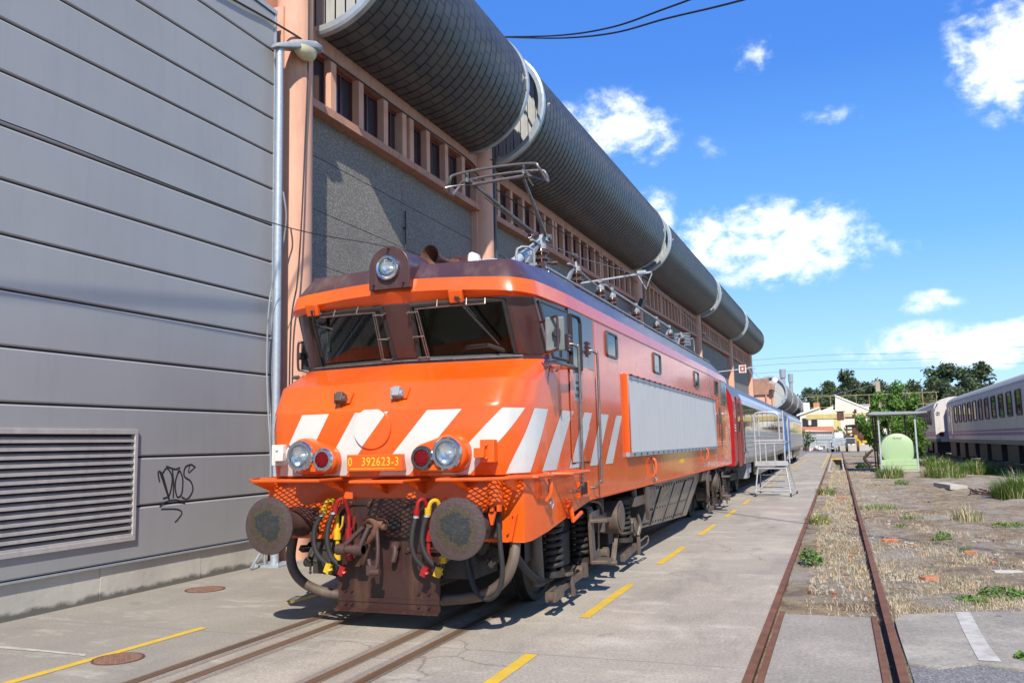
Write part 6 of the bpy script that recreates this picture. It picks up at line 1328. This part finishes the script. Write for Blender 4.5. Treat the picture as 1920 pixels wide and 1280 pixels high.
# ------------------------------------------------------------------ far side of the yard
M['cream']=mat('cream_render',(.74,.69,.57),(.68,.63,.52),1,.8,dirt=(.5,.46,.37),dirtamt=.4);M['whitewall']=mat('white_render',(.80,.80,.78),(.72,.72,.70),1,.8)
M['rooftile']=mat('orange_roof_tile',(.55,.22,.11),(.45,.17,.08),3,.8,stretch=(6,1,1));M['crane']=mat('faded_yellow_crane_paint',(.60,.49,.20),(.52,.42,.17),2,.5,dirt=(.40,.26,.10),dirtamt=.5)
M['rustdark']=mat('dark_rusty_iron',(.13,.06,.04),(.08,.04,.03),2,.8,bmp=.3);M['fencegrey']=mat('pale_grey_fence',(.50,.52,.52),(.42,.44,.44),2,.6)
M['machine']=mat('faded_grey_machine_paint',(.38,.42,.46),(.28,.30,.33),3,.5,dirt=(.2,.13,.09),dirtamt=.5)
def far_workshop():
    p=far(1457,760,126);t=T('far_workshop','second salmon workshop with shingled roof tubes at the end of the yard','building',(p.x,126,0))
    m=MB();m.bx(-26,-.4,0,82,-.4,9.0);m.build('wall',M['salmon'],t,smooth=0)
    m=MB();m.bx(-26,-.9,-.35,0,8.0,10.3);m.bx(-26,-.5,0,82,9.0,9.6);m.bx(-1.3,-.2,-.25,.5,8.6,9.3);m.build('parapet',mat('weathered_salmon_parapet',(.42,.22,.14),(.30,.17,.115),1.5,.85,dirt=(.16,.11,.085),dirtamt=.7),t,smooth=0)
    m=MB();m.cyl((-1.4,-.2,0),(-1.4,-.2,9),.13,n=10);m.cyl((-.6,-.18,0),(-.6,-.18,9),.07,n=8);m.build('downpipe',M['salmondark'],t)
    m=MB();m.bx(-12,-10.8,1,3,9.6,11.0);m.bx(-11.8,-9.0,.6,3.4,11.0,11.15);m.build('roof_vent',M['pipe'],t,smooth=0)
    segs=[(.6,17),(18.2,36),(37.5,55),(56.5,80)];R=2.25
    for a,c in segs:
        m=MB();uv=[];n=int((c-a)/.6);rows=[]
        for k in range(n+1):
            for rr,o in((R+.03,0),(R,.57)):
                y=a+(c-a)*k/(n+1)+o;rows.append([(-.85+rr*math.cos(-PI/2-.3+(PI+1.6)*q/40),y,8.3+rr*math.sin(-PI/2-.3+(PI+1.6)*q/40)) for q in range(41)]);uv+=[(k+o,q/2) for q in range(41)]
        m.sheet(rows);o=m.build('roof_tube',M['paleshingle'],t,smooth=25,uv=uv)
        for y,s in((a,-1),(c,1)):
            m=MB();m.lathe((-.85,y,8.3),(0,s,0),[(R-.15,0),(R+.12,0),(R+.12,.3),(R-.15,.3),(R-.15,0)],48,cap=False);m.build('end_ring',M['zinc'],o)
            m=MB();m.lathe((-.85,y-s*.1,8.3),(0,s,0),[(R-.1,0),(.001,.01)],48);m.build('ribbed_end',M['ribbed'],o)
    for k,(x,y,h,r) in enumerate(((-.6,30,13.2,.40),(.5,34,12.6,.32))):
        v=T('vent_stack',['taller pale metal vent stack rising above the far roof tubes','shorter metal vent stack just behind the taller one'][k],'chimney',(p.x+x,126+y,0),'vent stacks on the far workshop')
        m=MB();m.cyl((0,0,8),(0,0,h),r,n=18);m.build('pipe',M['greypaint'],v);m=MB();m.cyl((0,0,h-.9),(0,0,h+.6),r*1.35,n=18);m.build('cowl',M['greypaint'],v)
    s=far(1452,712,124);m=MB();m.lathe((s.x,124,s.z),(-.3,-1,.4),[(.001,.1),(.3,.03),(.45,-.09)],20);m.cyl((s.x,124.3,s.z-.9),(s.x,124.1,s.z),.05,n=6);tag(m.build('satellite_dish',M['whiteplastic'],recalc=False),'white satellite dish on the corner of the far salmon workshop','dish')
far_workshop()
def gantry():
    a=far(1512,790,132);b_=far(1765,772,132);z0=far(1570,784.5,132).z;z1=far(1570,775,132).z
    t=T('gantry_crane','yellow travelling gantry crane with railed walkway across the far yard','crane',(0,132,0))
    m=MB();m.bx(a.x,b_.x,-.45,.45,z0,z1);m.build('girder',M['crane'],t,smooth=0,bev=.03)
    m=MB();m.bx(a.x+.2,b_.x,-.55,.55,z0-.06,z0-.005);m.build('flange',M['rustdark'],t,smooth=0)
    lx=far(1571,800,132).x
    for x,sp in((lx,.0),(b_.x-3,0)):
        m=MB();m.prism([(x-.55,-.5,z0-.07),(x+.45,-.5,z0-.07),(x+.38,-.9,-.1),(x-.32,-.9,-.1)],(0,.6,0));m.prism([(x-.5,1.2,z0-.07),(x+.4,1.2,z0-.07),(x+.3,1.6,-.1),(x-.3,1.6,-.1)],(0,.5,0));m.bx(x-.6,x+.6,-1.4,2.4,-.05,.6);m.build('leg',M['crane'],t,smooth=0)
    m=MB();m.bx(lx-.0,lx+.9,-.6,.7,z0-.25,z1+.2);m.bx(lx-.2,lx+1.1,-.7,.8,z1+.22,z1+.32);m.build('trolley',M['rustdark'],t,smooth=0,bev=.05)
    m=MB();m.bx(lx+6.5,lx+9.5,-.5,.6,z0-.75,z0-.1);m.build('hoist',M['rustdark'],t,smooth=0)
    m=MB();x=a.x
    while x<b_.x:
        m.bar((x,.8,z1),(x,.8,z1+2.6),.04,.04);x+=1.75
    for q in(1.0,2.6): m.bar((a.x,.8,z1+q),(b_.x,.8,z1+q),.045,.045)
    m.build('walkway_railing',M['crane'],t,smooth=0)
gantry()
def far_buildings():
    Y=160
    def P(px,py,yy=Y): q=far(px,py,yy);return (q.x,q.z)
    t=T('sawtooth_hall','large cream factory hall with a steep sawtooth roof behind the crane','building',(0,Y,0))
    pr=[P(1560,842),P(1560,768),P(1566,768),P(1566,743),P(1627,768),P(1690,768),P(1690,842)]
    m=MB();m.prism([(x,0,z) for x,z in pr],(0,14,0));m.build('wall',M['cream'],t,smooth=0)
    m=MB();q0=P(1565.2,742.2);q1=P(1628,768);m.prism([(q0[0],-.15,q0[1]),(q1[0],-.15,q1[1]),(q1[0],-.15,q1[1]+.25),(q0[0],-.15,q0[1]+.25)],(0,14.3,0));m.build('roof',M['whitewall'],t,smooth=0)
    m=MB();a=P(1600,760);
    c0=P(1562,772)
    for k in range(12): m.bx(c0[0]+k*1.05,c0[0]+k*1.05+.03,-.03,-.0,-1,c0[1]+1.5)
    m.build('panel_seam',M['ribbed'],t,smooth=0)
    t=T('cream_house','cream house with low pitched pale roof left of the sawtooth hall','building',(0,Y-4,0));Y2=Y-4
    pr=[P(1500,842,Y2),P(1500,774,Y2),P(1524,766,Y2),P(1543,769,Y2),P(1543,842,Y2)];m=MB();m.prism([(x,0,z) for x,z in pr],(0,10,0));m.build('wall',M['cream'],t,smooth=0)
    m=MB();pr=[P(1494,777,Y2),P(1536,762,Y2),P(1536,765,Y2),P(1494,780,Y2)];m.prism([(x,-.3,z) for x,z in pr],(0,10.4,0));r=m.build('roof',M['whitewall'],t,smooth=0)
    for px in(1512,1531): 
        c=P(px,765,Y2);m=MB();m.bx(c[0]-.5,c[0]+.5,1,2,c[1]-1.5,c[1]+1.0);m.build('chimney',M['whitewall'] if px<1520 else M['rooftile'],r,smooth=0)
    for px,py in((1510,792),(1527,793),(1519,805)):
        c=P(px,py,Y2);m=MB();m.bx(c[0]-.55,c[0]+.55,-.06,.05,c[1]-.8,c[1]+.8);w=m.build('window',M['greypaint'],t,smooth=0);m=MB();m.bx(c[0]-.45,c[0]+.45,-.08,-.05,c[1]-.7,c[1]+.7);m.build('pane',M['winglass'],w,smooth=0)
    t=T('sloping_cream_hall','cream hall with slanted dark buttress between house and crane leg','building',(0,Y-2,0));Y3=Y-2
    pr=[P(1538,842,Y3),P(1544,784,Y3),P(1534,772,Y3),P(1562,760,Y3),P(1562,842,Y3)];m=MB();m.prism([(x,0,z) for x,z in pr],(0,8,0));m.build('wall',M['cream'],t,smooth=0)
    m=MB();pr=[P(1537,785,Y3),P(1540,785,Y3),P(1544,803,Y3),P(1541,803,Y3)];m.prism([(x,-.2,z) for x,z in pr],(0,.2,0));m.build('buttress',M['rustdark'],t,smooth=0)
    Y4=146;t=T('tiled_roof_shed','low white shed with an orange tiled roof beyond the fence','building',(0,Y4,0))
    pr=[P(1505,842,Y4),P(1505,806,Y4),P(1565,808,Y4),P(1565,842,Y4)];m=MB();m.prism([(x,0,z) for x,z in pr],(0,7,0));m.build('wall',M['whitewall'],t,smooth=0)
    a=P(1500,809,Y4);c=P(1566,809,Y4);d=P(1562,798,Y4);e=P(1500,800,Y4);m=MB();m.add([(a[0],-.4,a[1]),(c[0],-.4,c[1]),(d[0],3.5,d[1]),(e[0],3.5,e[1])],[(0,1,2,3)]);m.add([(a[0],7.4,a[1]),(c[0],7.4,c[1]),(d[0],3.5,d[1]),(e[0],3.5,e[1])],[(0,1,2,3)]);m.build('roof',M['rooftile'],t,smooth=0)
    Y5=142;t=T('grey_lean_to','grey flat roofed lean-to left of the tiled shed','building',(0,Y5,0));a=P(1500,808,Y5);c=P(1541,817,Y5);f=P(1541,825,Y5)
    m=MB();m.prism([(a[0],-.3,a[1]),(c[0],-.3,c[1]),(c[0],-.3,c[1]-.35),(a[0],-.3,a[1]-.35)],(0,4,0));m.build('roof',M['greypaint'],t,smooth=0)
    m=MB()
    for k in range(6): x=a[0]+(c[0]-a[0])*k/5;m.bx(x-.08,x+.08,-.2,0,-.1,a[1]+(c[1]-a[1])*k/5)
    m.bx(a[0],c[0],.1,.2,-.1,1.7);m.build('post',M['greypaint'],t,smooth=0)
    t=T('panel_fence','pale grey panel fence at the far end of the yard','fence',(0,139,0));a=P(1517,816,139);c=P(1566,833,139);m=MB();n=14
    for k in range(n): x=a[0]+(c[0]-a[0])*k/n;w=(c[0]-a[0])/n;m.bx(x+.02,x+w-.02,0,.06,-.15,a[1]);
    o=m.build('panels',M['fencegrey'],t,smooth=0);m=MB()
    for k in range(n+1): x=a[0]+(c[0]-a[0])*k/n;m.bx(x-.05,x+.05,-.06,0,-.15,a[1]+.12)
    m.bx(a[0],c[0],-.04,-.01,.9,1.0);m.build('posts',M['alu'],t,smooth=0)
    Y6=138;t=T('white_shed','plain bright white shed wall behind the rusty steam engine','building',(0,Y6,0));pr=[P(1609,840,Y6),P(1607,788,Y6),P(1616,783,Y6),P(1641,775,Y6),P(1641,840,Y6)];m=MB();m.prism([(x,0,z) for x,z in pr],(0,6,0));m.build('wall',M['whitewall'],t,smooth=0)
    a=P(1606,788.5,Y6);b=P(1616,782.5,Y6);c=P(1643,774.5,Y6);m=MB();m.prism([(a[0],-.3,a[1]),(b[0],-.3,b[1]),(c[0],-.3,c[1]),(c[0],-.3,c[1]+.25),(b[0],-.3,b[1]+.25),(a[0],-.3,a[1]+.25)],(0,6.6,0));m.build('roof',M['whitewall'],t,smooth=0)
    Y7=165;a=P(1607,766,Y7);c=P(1624,758,Y7);t=T('laundry_house','house front with pink and white striped awnings above the cream hall','building',(0,Y7,0));m=MB();m.bx(a[0],c[0]+1,0,5,0,a[1]+.6);m.build('wall',mat('pink_render',(.60,.33,.26),None,3,.8),t,smooth=0)
    m=MB()
    for k in range(5): x=a[0]+.6+k*.38;m.bx(x,x+.2,-.1,0,a[1]-.8,a[1]+.5)
    m.build('shutter',M['whitewall'],t,smooth=0);m=MB();m.bx(a[0]-.3,c[0]+1.3,-.3,5.3,a[1]+.6,a[1]+.75);m.build('roof',M['ribbed'],t,smooth=0)
    # kerb and low loading edge
    m=MB();m.bx(far(1571,840,112).x,40,112,112.7,-.02,.75);tag(m.build('loading_kerb',M['plinth'],smooth=0,bev=.03),'low concrete loading edge running across the far yard','kerb')
far_buildings()
def wheel(m,c,r,w,mi=0): m.lathe((c[0]-w/2,c[1],c[2]),(1,0,0),[(r*.4,0),(r,.02),(r,w-.02),(r*.4,w),(.001,w)],18,mi)
def yard_machines():
    p=far(1603,830,116);t=T('steam_locomotive','derelict rusty steam locomotive with empty cab windows facing the yard','locomotive',(p.x,116,.55))
    D=M['rustdark']
    m=MB();m.cyl((.45,-1.2,1.35),(.45,2.2,1.35),.62,n=28);m.cyl((.45,-1.22,1.35),(.45,-1.3,1.35),.56,n=28);m.cyl((.45,-1.3,1.35),(.45,-1.34,1.35),.1,n=10);m.build('boiler',D,t)
    m=MB();z0,z1=.75,2.9
    for x0,x1,a,c in((-.95,1.75,.75,1.35),(-.95,-.75,1.35,2.4),(-.22,.95,1.35,2.45),(1.5,1.75,1.35,2.4),(-.95,1.75,2.4,2.62)): m.bx(x0,x1,2.0,2.1,a,c)
    m.bx(-.95,-.85,2.1,3.8,.75,2.6);m.bx(1.65,1.75,2.1,3.8,.75,2.6);m.build('cab',D,t,smooth=0)
    m=MB();m.prism([(-1.1,1.8,2.58),(-.9,1.8,2.72),(.4,1.8,2.80),(1.7,1.8,2.72),(1.9,1.8,2.58)],(0,2.2,0));m.build('cab_roof',D,t,smooth=0)
    m=MB();m.cyl((.45,-.8,1.9),(.45,-.8,3.0),.22,.26,n=16);m.build('chimney',D,t);m=MB();m.bx(-.9,1.8,-1.4,3.8,.42,.78);m.bx(-.95,-.5,-1.2,2.0,.75,1.7);m.bx(1.35,1.75,-1.0,2.0,.75,1.5);m.cyl((-.2,-1.5,.6),(-.2,-1.8,.6),.18,n=12);m.cyl((1.1,-1.5,.6),(1.1,-1.8,.6),.18,n=12);m.build('frame',D,t,smooth=0)
    for y in(-.6,.9,2.6):
        m=MB();wheel(m,(-.45,y,.2),.5,.12);wheel(m,(1.35,y,.2),.5,.12);m.build('wheel',D,t)
    q=far(1603,781,124);t=T('signal_mast','rusty stack of signal arms and brackets on a mast above the steam engine','mast',(q.x,124,0));m=MB();m.bar((0,0,0),(0,0,q.z+.9),.16,.16)
    for z,w,dx in((q.z+.6,.5,.0),(q.z-.1,1.5,-.5),(q.z-.9,.7,.4),(q.z-1.7,1.7,-.6),(q.z-2.2,1.0,-.2)): m.ob((dx,0,z),w,.2,.22);m.ob((dx+w*.2,-.1,z+.25),.3,.2,.35)
    m.build('mast_arms',D,t,smooth=0)
    p=far(1578,832,110);t=T('yard_tractor','faded grey yard tractor with bonnet and big wheels by the crane leg','tractor',(p.x,110,0));
    m=MB();m.bx(-1.0,.4,-.8,.6,.75,1.55);m.bx(-.6,.35,-.2,.6,1.55,2.1);m.bx(.4,1.6,-.75,.45,.9,1.65);m.build('body',M['machine'],t,smooth=0,bev=.06);m=MB();m.bx(-.75,.2,-.25,.0,1.6,2.3);m.bar((-.9,.5,1.5),(-.9,.5,2.4),.06,.06);build_split(m,'bonnet',M['whitewall'],t,smooth=0,bev=.05)
    m=MB();m.bx(.55,1.5,-.8,-.74,1.0,1.55);m.build('radiator',M['pipe'],t,smooth=0)
    for x,y,r in((-1.1,-.5,.55),(.55,-.5,.55),(1.8,-.4,.62),(-1.0,.7,.55)):
        m=MB();wheel(m,(x,y,r),r,.3);m.build('wheel',M['rustdark'] if x>1 else M['under'],t)
    t=T('flat_trailer','low rusty trailer loaded with scrap left of the grey tractor','trailer',(far(1563,835,109).x,109,0));m=MB();m.bx(-1.0,.5,-.5,.8,.35,.55);m.bx(-.9,-.5,-.4,.5,.55,1.1);m.ob((.1,0,.8),.6,.5,.4,Matrix.Rotation(.4,3,'Y'));m.build('bed',M['machine'],t,smooth=0)
    for x in(-.7,.3):
        m=MB();wheel(m,(x,-.4,.25),.25,.15);m.build('wheel',M['rustdark'],t)
    p=far(1622,831,113);t=T('yellow_plough_vehicle','yellow rail maintenance trolley with angled blade in front of the steam engine','rail trolley',(p.x,113,.4));m=MB();m.bx(-.3,2.2,-.6,.6,.55,.85);m.bx(.2,1.6,-.5,.5,.85,1.1);m.ob((1.9,0,1.2),.5,.6,1.1);m.build('deck',M['yellow'],t,smooth=0,bev=.03)
    m=MB();m.prism([(-1.1,-.8,.2),(-.2,-.8,.1),(-.5,-.8,.8),(-1.0,-.8,1.3)],(0,1.2,0));m.prism([(-1.2,-.9,1.1),(-.9,-.9,1.0),(-.8,-.9,1.5),(-1.15,-.9,1.55)],(0,.4,0));m.build('blade',M['yellow'],t,smooth=0)
    for x in(0,1.7):
        m=MB();wheel(m,(x,-.5,.25),.28,.12);wheel(m,(x,.5,.25),.28,.12);m.build('wheel',M['rustdark'],t)
    p=far(1635,812,117);t=T('rusty_post_frame','rusty upright frame at the right of the white shed wall','frame',(p.x,117,0));m=MB();m.bx(-.25,.25,0,.4,0,2.6);m.bar((.2,.1,2.6),(.7,.1,4.6),.2,.2);m.bar((-.2,.1,1.4),(-.9,.1,.4),.15,.15);m.build('upright',M['rustdark'],t,smooth=0)
    # junk at the end of the coaches
    p=far(1508,836,120);m=MB()
    random.seed(9)
    for k in range(14): m.ob((rnd(-1.0,2.2),rnd(-.4,.4),rnd(.1,.7)),rnd(.3,.8),rnd(.3,.5),rnd(.2,.5),Matrix.Rotation(rnd(0,3),3,'Z'),0 if k%3 else 1)
    tag(m.build('scrap_pile',[M['rustdark'],M['whitewall']],smooth=0,loc=(p.x,120,-.1)),'small pile of rusty and white scrap beyond the last blue coach','scrap')
yard_machines()
# ------------------------------------------------------------------ trees
def crown_mesh(seed,kind,nl,leaf):
    random.seed(seed);m=MB();cl=[]
    if kind=='tall':
        for k in range(44): z=rnd(.16,1.0);r=.21*math.sin(min(1,(1.06-z)*1.5)*PI/2)+.02;a=rnd(0,6.3);cl.append((V(r*math.cos(a)*rnd(.3,1),r*math.sin(a)*rnd(.3,1),z),rnd(.045,.10)))
    elif kind=='clumpy':
        for k in range(24):
            z=rnd(.30,1.0);r=.32*rnd(.15,1)*math.sin((1.12-z)/.7*PI/2);a=rnd(0,6.3);c=V(r*math.cos(a),r*math.sin(a),z)
            for q in range(3): cl.append((c+V(rnd(-.05,.05),rnd(-.05,.05),rnd(-.04,.04)),rnd(.045,.10)))
    else:
        for k in range(60):
            a=rnd(0,6.3);u=rnd(-1,1);r=.47*rnd(.45,1);c=V(r*math.sqrt(1-u*u)*math.cos(a),r*math.sqrt(1-u*u)*math.sin(a),.52+.44*u*rnd(.6,1.05));cl.append((c,rnd(.05,.13)))
    for k in range(nl):
        c,r=random.choice(cl);d=V(random.gauss(0,1),random.gauss(0,1),random.gauss(0,.8));d=d.normalized()*r*random.random()**.45;p=c+d
        R=Matrix.Rotation(rnd(0,6.3),3,'Z')@Matrix.Rotation(rnd(-1.1,1.1),3,'X')@Matrix.Rotation(rnd(-1,1),3,'Y');L=leaf*rnd(.6,1.4)
        m.add([p+R@V(*q) for q in((0,-L,0),(L*.45,0,L*.12),(0,L,0),(-L*.45,0,L*.12))],[(0,1,2,3)])
    return m,cl
def trees():
    protos=[]
    for sd,k in((1,'tall'),(2,'tall'),(3,'clumpy'),(4,'clumpy'),(5,'tall'),(6,'clumpy')):
        m,cl=crown_mesh(sd,k,2600,.026);c=m.build('crown',M['euc'],smooth=0,recalc=False)
        tm=MB();tm.tube([(0,0,-.05),(.01,0,.4),(-.005,.01,.9)],[.018,.013,.005],7)
        for q in cl[::3]: b0=V(0,0,max(.2,q[0].z-.18));tm.tube([b0,b0.lerp(q[0],.6)+V(0,0,.02),q[0]],[.007,.005,.002],4)
        tr_=tm.build('trunk',M['bark']);protos.append((c.data,tr_.data));bpy.data.objects.remove(c);bpy.data.objects.remove(tr_)
    spec=[(1497,738,2,1),(1516,733,0,1),(1536,734,1,1),(1553,720,4,.8),(1573,716,2,1.1),(1586,701,0,1),(1598,715,1,1.1),(1613,719,5,1.1),(1627,724,4,1),(1640,716,3,.9),(1653,722,2,1),(1668,728,4,1),(1681,733,5,1),(1696,722,2,1),(1713,718,3,1),(1731,733,5,.9),(1746,712,4,1),(1762,687,3,1.25),(1783,708,2,.9),(1806,697,0,1.1),(1836,685,1,1.2),(1822,712,5,1),(1860,716,2,1),(1528,752,3,1.2),(1560,750,5,1.2),(1605,740,2,1.3),(1640,745,3,1.2),(1680,752,5,1.2),(1715,748,2,1.2),(1795,735,3,1.1)]
    ords=['first','second','third','fourth','fifth','sixth','seventh','eighth','ninth','tenth','eleventh','twelfth','thirteenth','fourteenth','fifteenth','sixteenth','seventeenth','eighteenth','nineteenth','twentieth','twenty-first','twenty-second','twenty-third','twenty-fourth','twenty-fifth','twenty-sixth','twenty-seventh','twenty-eighth','twenty-ninth','thirtieth']
    order=sorted(range(len(spec)),key=lambda i:spec[i][0])
    random.seed(21)
    for i,(px,py,k,w) in enumerate(spec):
        Y=225+ (i*37%30) if i<23 else 215;top=far(px,py,Y);h=top.z+3
        kind='slender pointed' if k in(0,1,4) else 'open crowned'
        t=T('eucalyptus_tree','dark %s eucalyptus, %s from the left in the ridge row'%(kind,ords[order.index(i)]),'tree',(top.x,Y,-3),'eucalyptus trees along the ridge',rnd(0,6.3))
        for d,n in((protos[k][0],'crown'),(protos[k][1],'trunk')):
            o=bpy.data.objects.new(n,d);COL.objects.link(o);o.parent=t
        t.scale=(h*w*(1.0 if k in(0,1,4) else 1.0),h*w,h)
    # ground rise and dense undergrowth below the ridge trees
    m=MB();rows=[]
    for j in range(7):
        y=200+12*j;rows.append([(-60+6*i,y,-1+ (2.5*math.sin(j*.5))+.6*math.sin(i*.9+j)) for i in range(36)])
    tag(m.sheet(rows).build('hill',mat('dark_undergrowth_ground',(.05,.06,.025),(.08,.085,.04),.3,.95),smooth=180),kind='structure')
    random.seed(31);m=MB()
    for k in range(5200):
        x0=rnd(-25,62);y=rnd(196,214);z=rnd(-1,1)*.4+abs(random.gauss(0,2.4))+.6;R=Matrix.Rotation(rnd(0,6.3),3,'Z')@Matrix.Rotation(rnd(-1,1),3,'X');L=rnd(.25,.6);p=V(x0,y,z)
        m.add([p+R@V(*q) for q in((0,-L,0),(L*.5,0,.1),(0,L,0),(-L*.5,0,.1))],[(0,1,2,3)],0 if random.random()<.75 else 1)
    tag(m.build('undergrowth',[M['euc'],M['olive']],smooth=0,recalc=False),'dense dark undergrowth below the ridge trees','undergrowth',kind='stuff')
    # olive coloured crown behind the far coach
    m,cl=crown_mesh(8,'round',1500,.03);q=far(1722,765,170);t=T('olive_tree','yellowish olive tree just above the far white coach roof','tree',(q.x,170,0));c=m.build('crown',M['olive'],t,smooth=0,recalc=False);c.scale=(10,6,q.z+3.3)
    m=MB();m.tube([(0,0,-.2),(.1,0,3.5),(0,.2,6)],[.3,.2,.08],8);m.build('trunk',M['bark'],t)
    # green tree behind the tank
    m,cl=crown_mesh(9,'round',9500,.032);q=far(1668,790,60);t=T('leafy_tree','bushy bright green tree standing right behind the fuel tank','tree',(q.x,60,0));c=m.build('crown',M['bush'],t,smooth=0,recalc=False);c.scale=(3.9,3.6,5.0);c.location.z=.05
    m,cl=crown_mesh(10,'round',3200,.034);c=m.build('crown',M['bush'],t,smooth=0,recalc=False);c.scale=(2.6,2.6,2.9);c.location=(1.1,-.9,.0)
    m=MB()
    for k in range(7): a=k*.9;m.tube([(0,0,-.1),(.25*math.cos(a),.25*math.sin(a),.9),(.9*math.cos(a),.9*math.sin(a),2.5+.3*(k%3)),(1.2*math.cos(a),1.2*math.sin(a),3.5+.25*(k%3))],[.10,.07,.04,.012],7)
    m.build('trunk',M['bark'],t)
    q=far(1626,860,53);t=T('dead_stump','crooked dark dead tree trunk left of the fuel tank','tree stump',(q.x,53,0));m=MB();m.tube(smooth_path([(.25,0,-.1),(.15,0,.25),(-.22,.05,.75),(.05,.05,1.15),(.55,.1,1.6)],5),[.19-.004*k for k in range(21)],9);m.tube([(-.05,.05,1.05),(-.1,.0,1.45)],[.09,.03],7);o=m.build('trunk',M['darkbark'],t);o.scale=(.62,.62,.62)
    m=MB();m.tube([(.15,0,-.05),(.35,.1,.10),(.55,.1,.02)],[.07,.05,.02],7);m.build('root',M['darkbark'],t)
    m,cl=crown_mesh(12,'round',1500,.035);q=far(1577,806,122);t=T('round_bush','round dark green bush in front of the sawtooth hall','bush',(q.x,122,0));c=m.build('crown',M['weed'],t,smooth=0,recalc=False);c.scale=(2.6,2.4,2.3);c.location.z=.9;m=MB();m.tube([(0,0,-.1),(0,0,1.6)],[.12,.06],7);m.build('trunk',M['bark'],t)
    m,cl=crown_mesh(13,'round',1200,.035);q=far(1511,822,136);t=T('round_bush','fresh green shrub just beyond the end of the blue coach','bush',(q.x,136,0));c=m.build('crown',M['bush'],t,smooth=0,recalc=False);c.scale=(3.0,2.4,3.2);m=MB();m.tube([(0,0,-.1),(0,0,1.4)],[.1,.05],7);m.build('trunk',M['bark'],t)
    q=far(1645,714,78);t=T('utility_pole','square concrete utility pole rising behind the bushy green tree','utility pole',(q.x,78,0));m=MB();m.prism([(-.24,-.2,-.2),(.24,-.2,-.2),(.17,-.14,q.z),(-.17,-.14,q.z)],(0,.32,0));m.build('post',mat('pole_concrete',(.42,.36,.26),(.34,.29,.21),3,.85),t,smooth=0)
    m=MB();m.bx(-.36,-.17,-.1,.1,q.z-.35,q.z-.05);m.cyl((-.3,0,q.z-1.9),(-.5,0,q.z-1.9),.05,n=8);m.build('bracket',M['greypaint'],t,smooth=0)
    a=far(1500,741,118);m=MB();m.tube(smooth_path([(q.x-.25,78,q.z-.3),((q.x+a.x)/2,98,(q.z+a.z)/2-.55),(a.x,118,a.z),(a.x-4,130,a.z-.3)],8),.035,5);tag(m.build('pole_wire',M['greypaint']),'pale wire running from the concrete utility pole to the far workshop','wire')
trees()
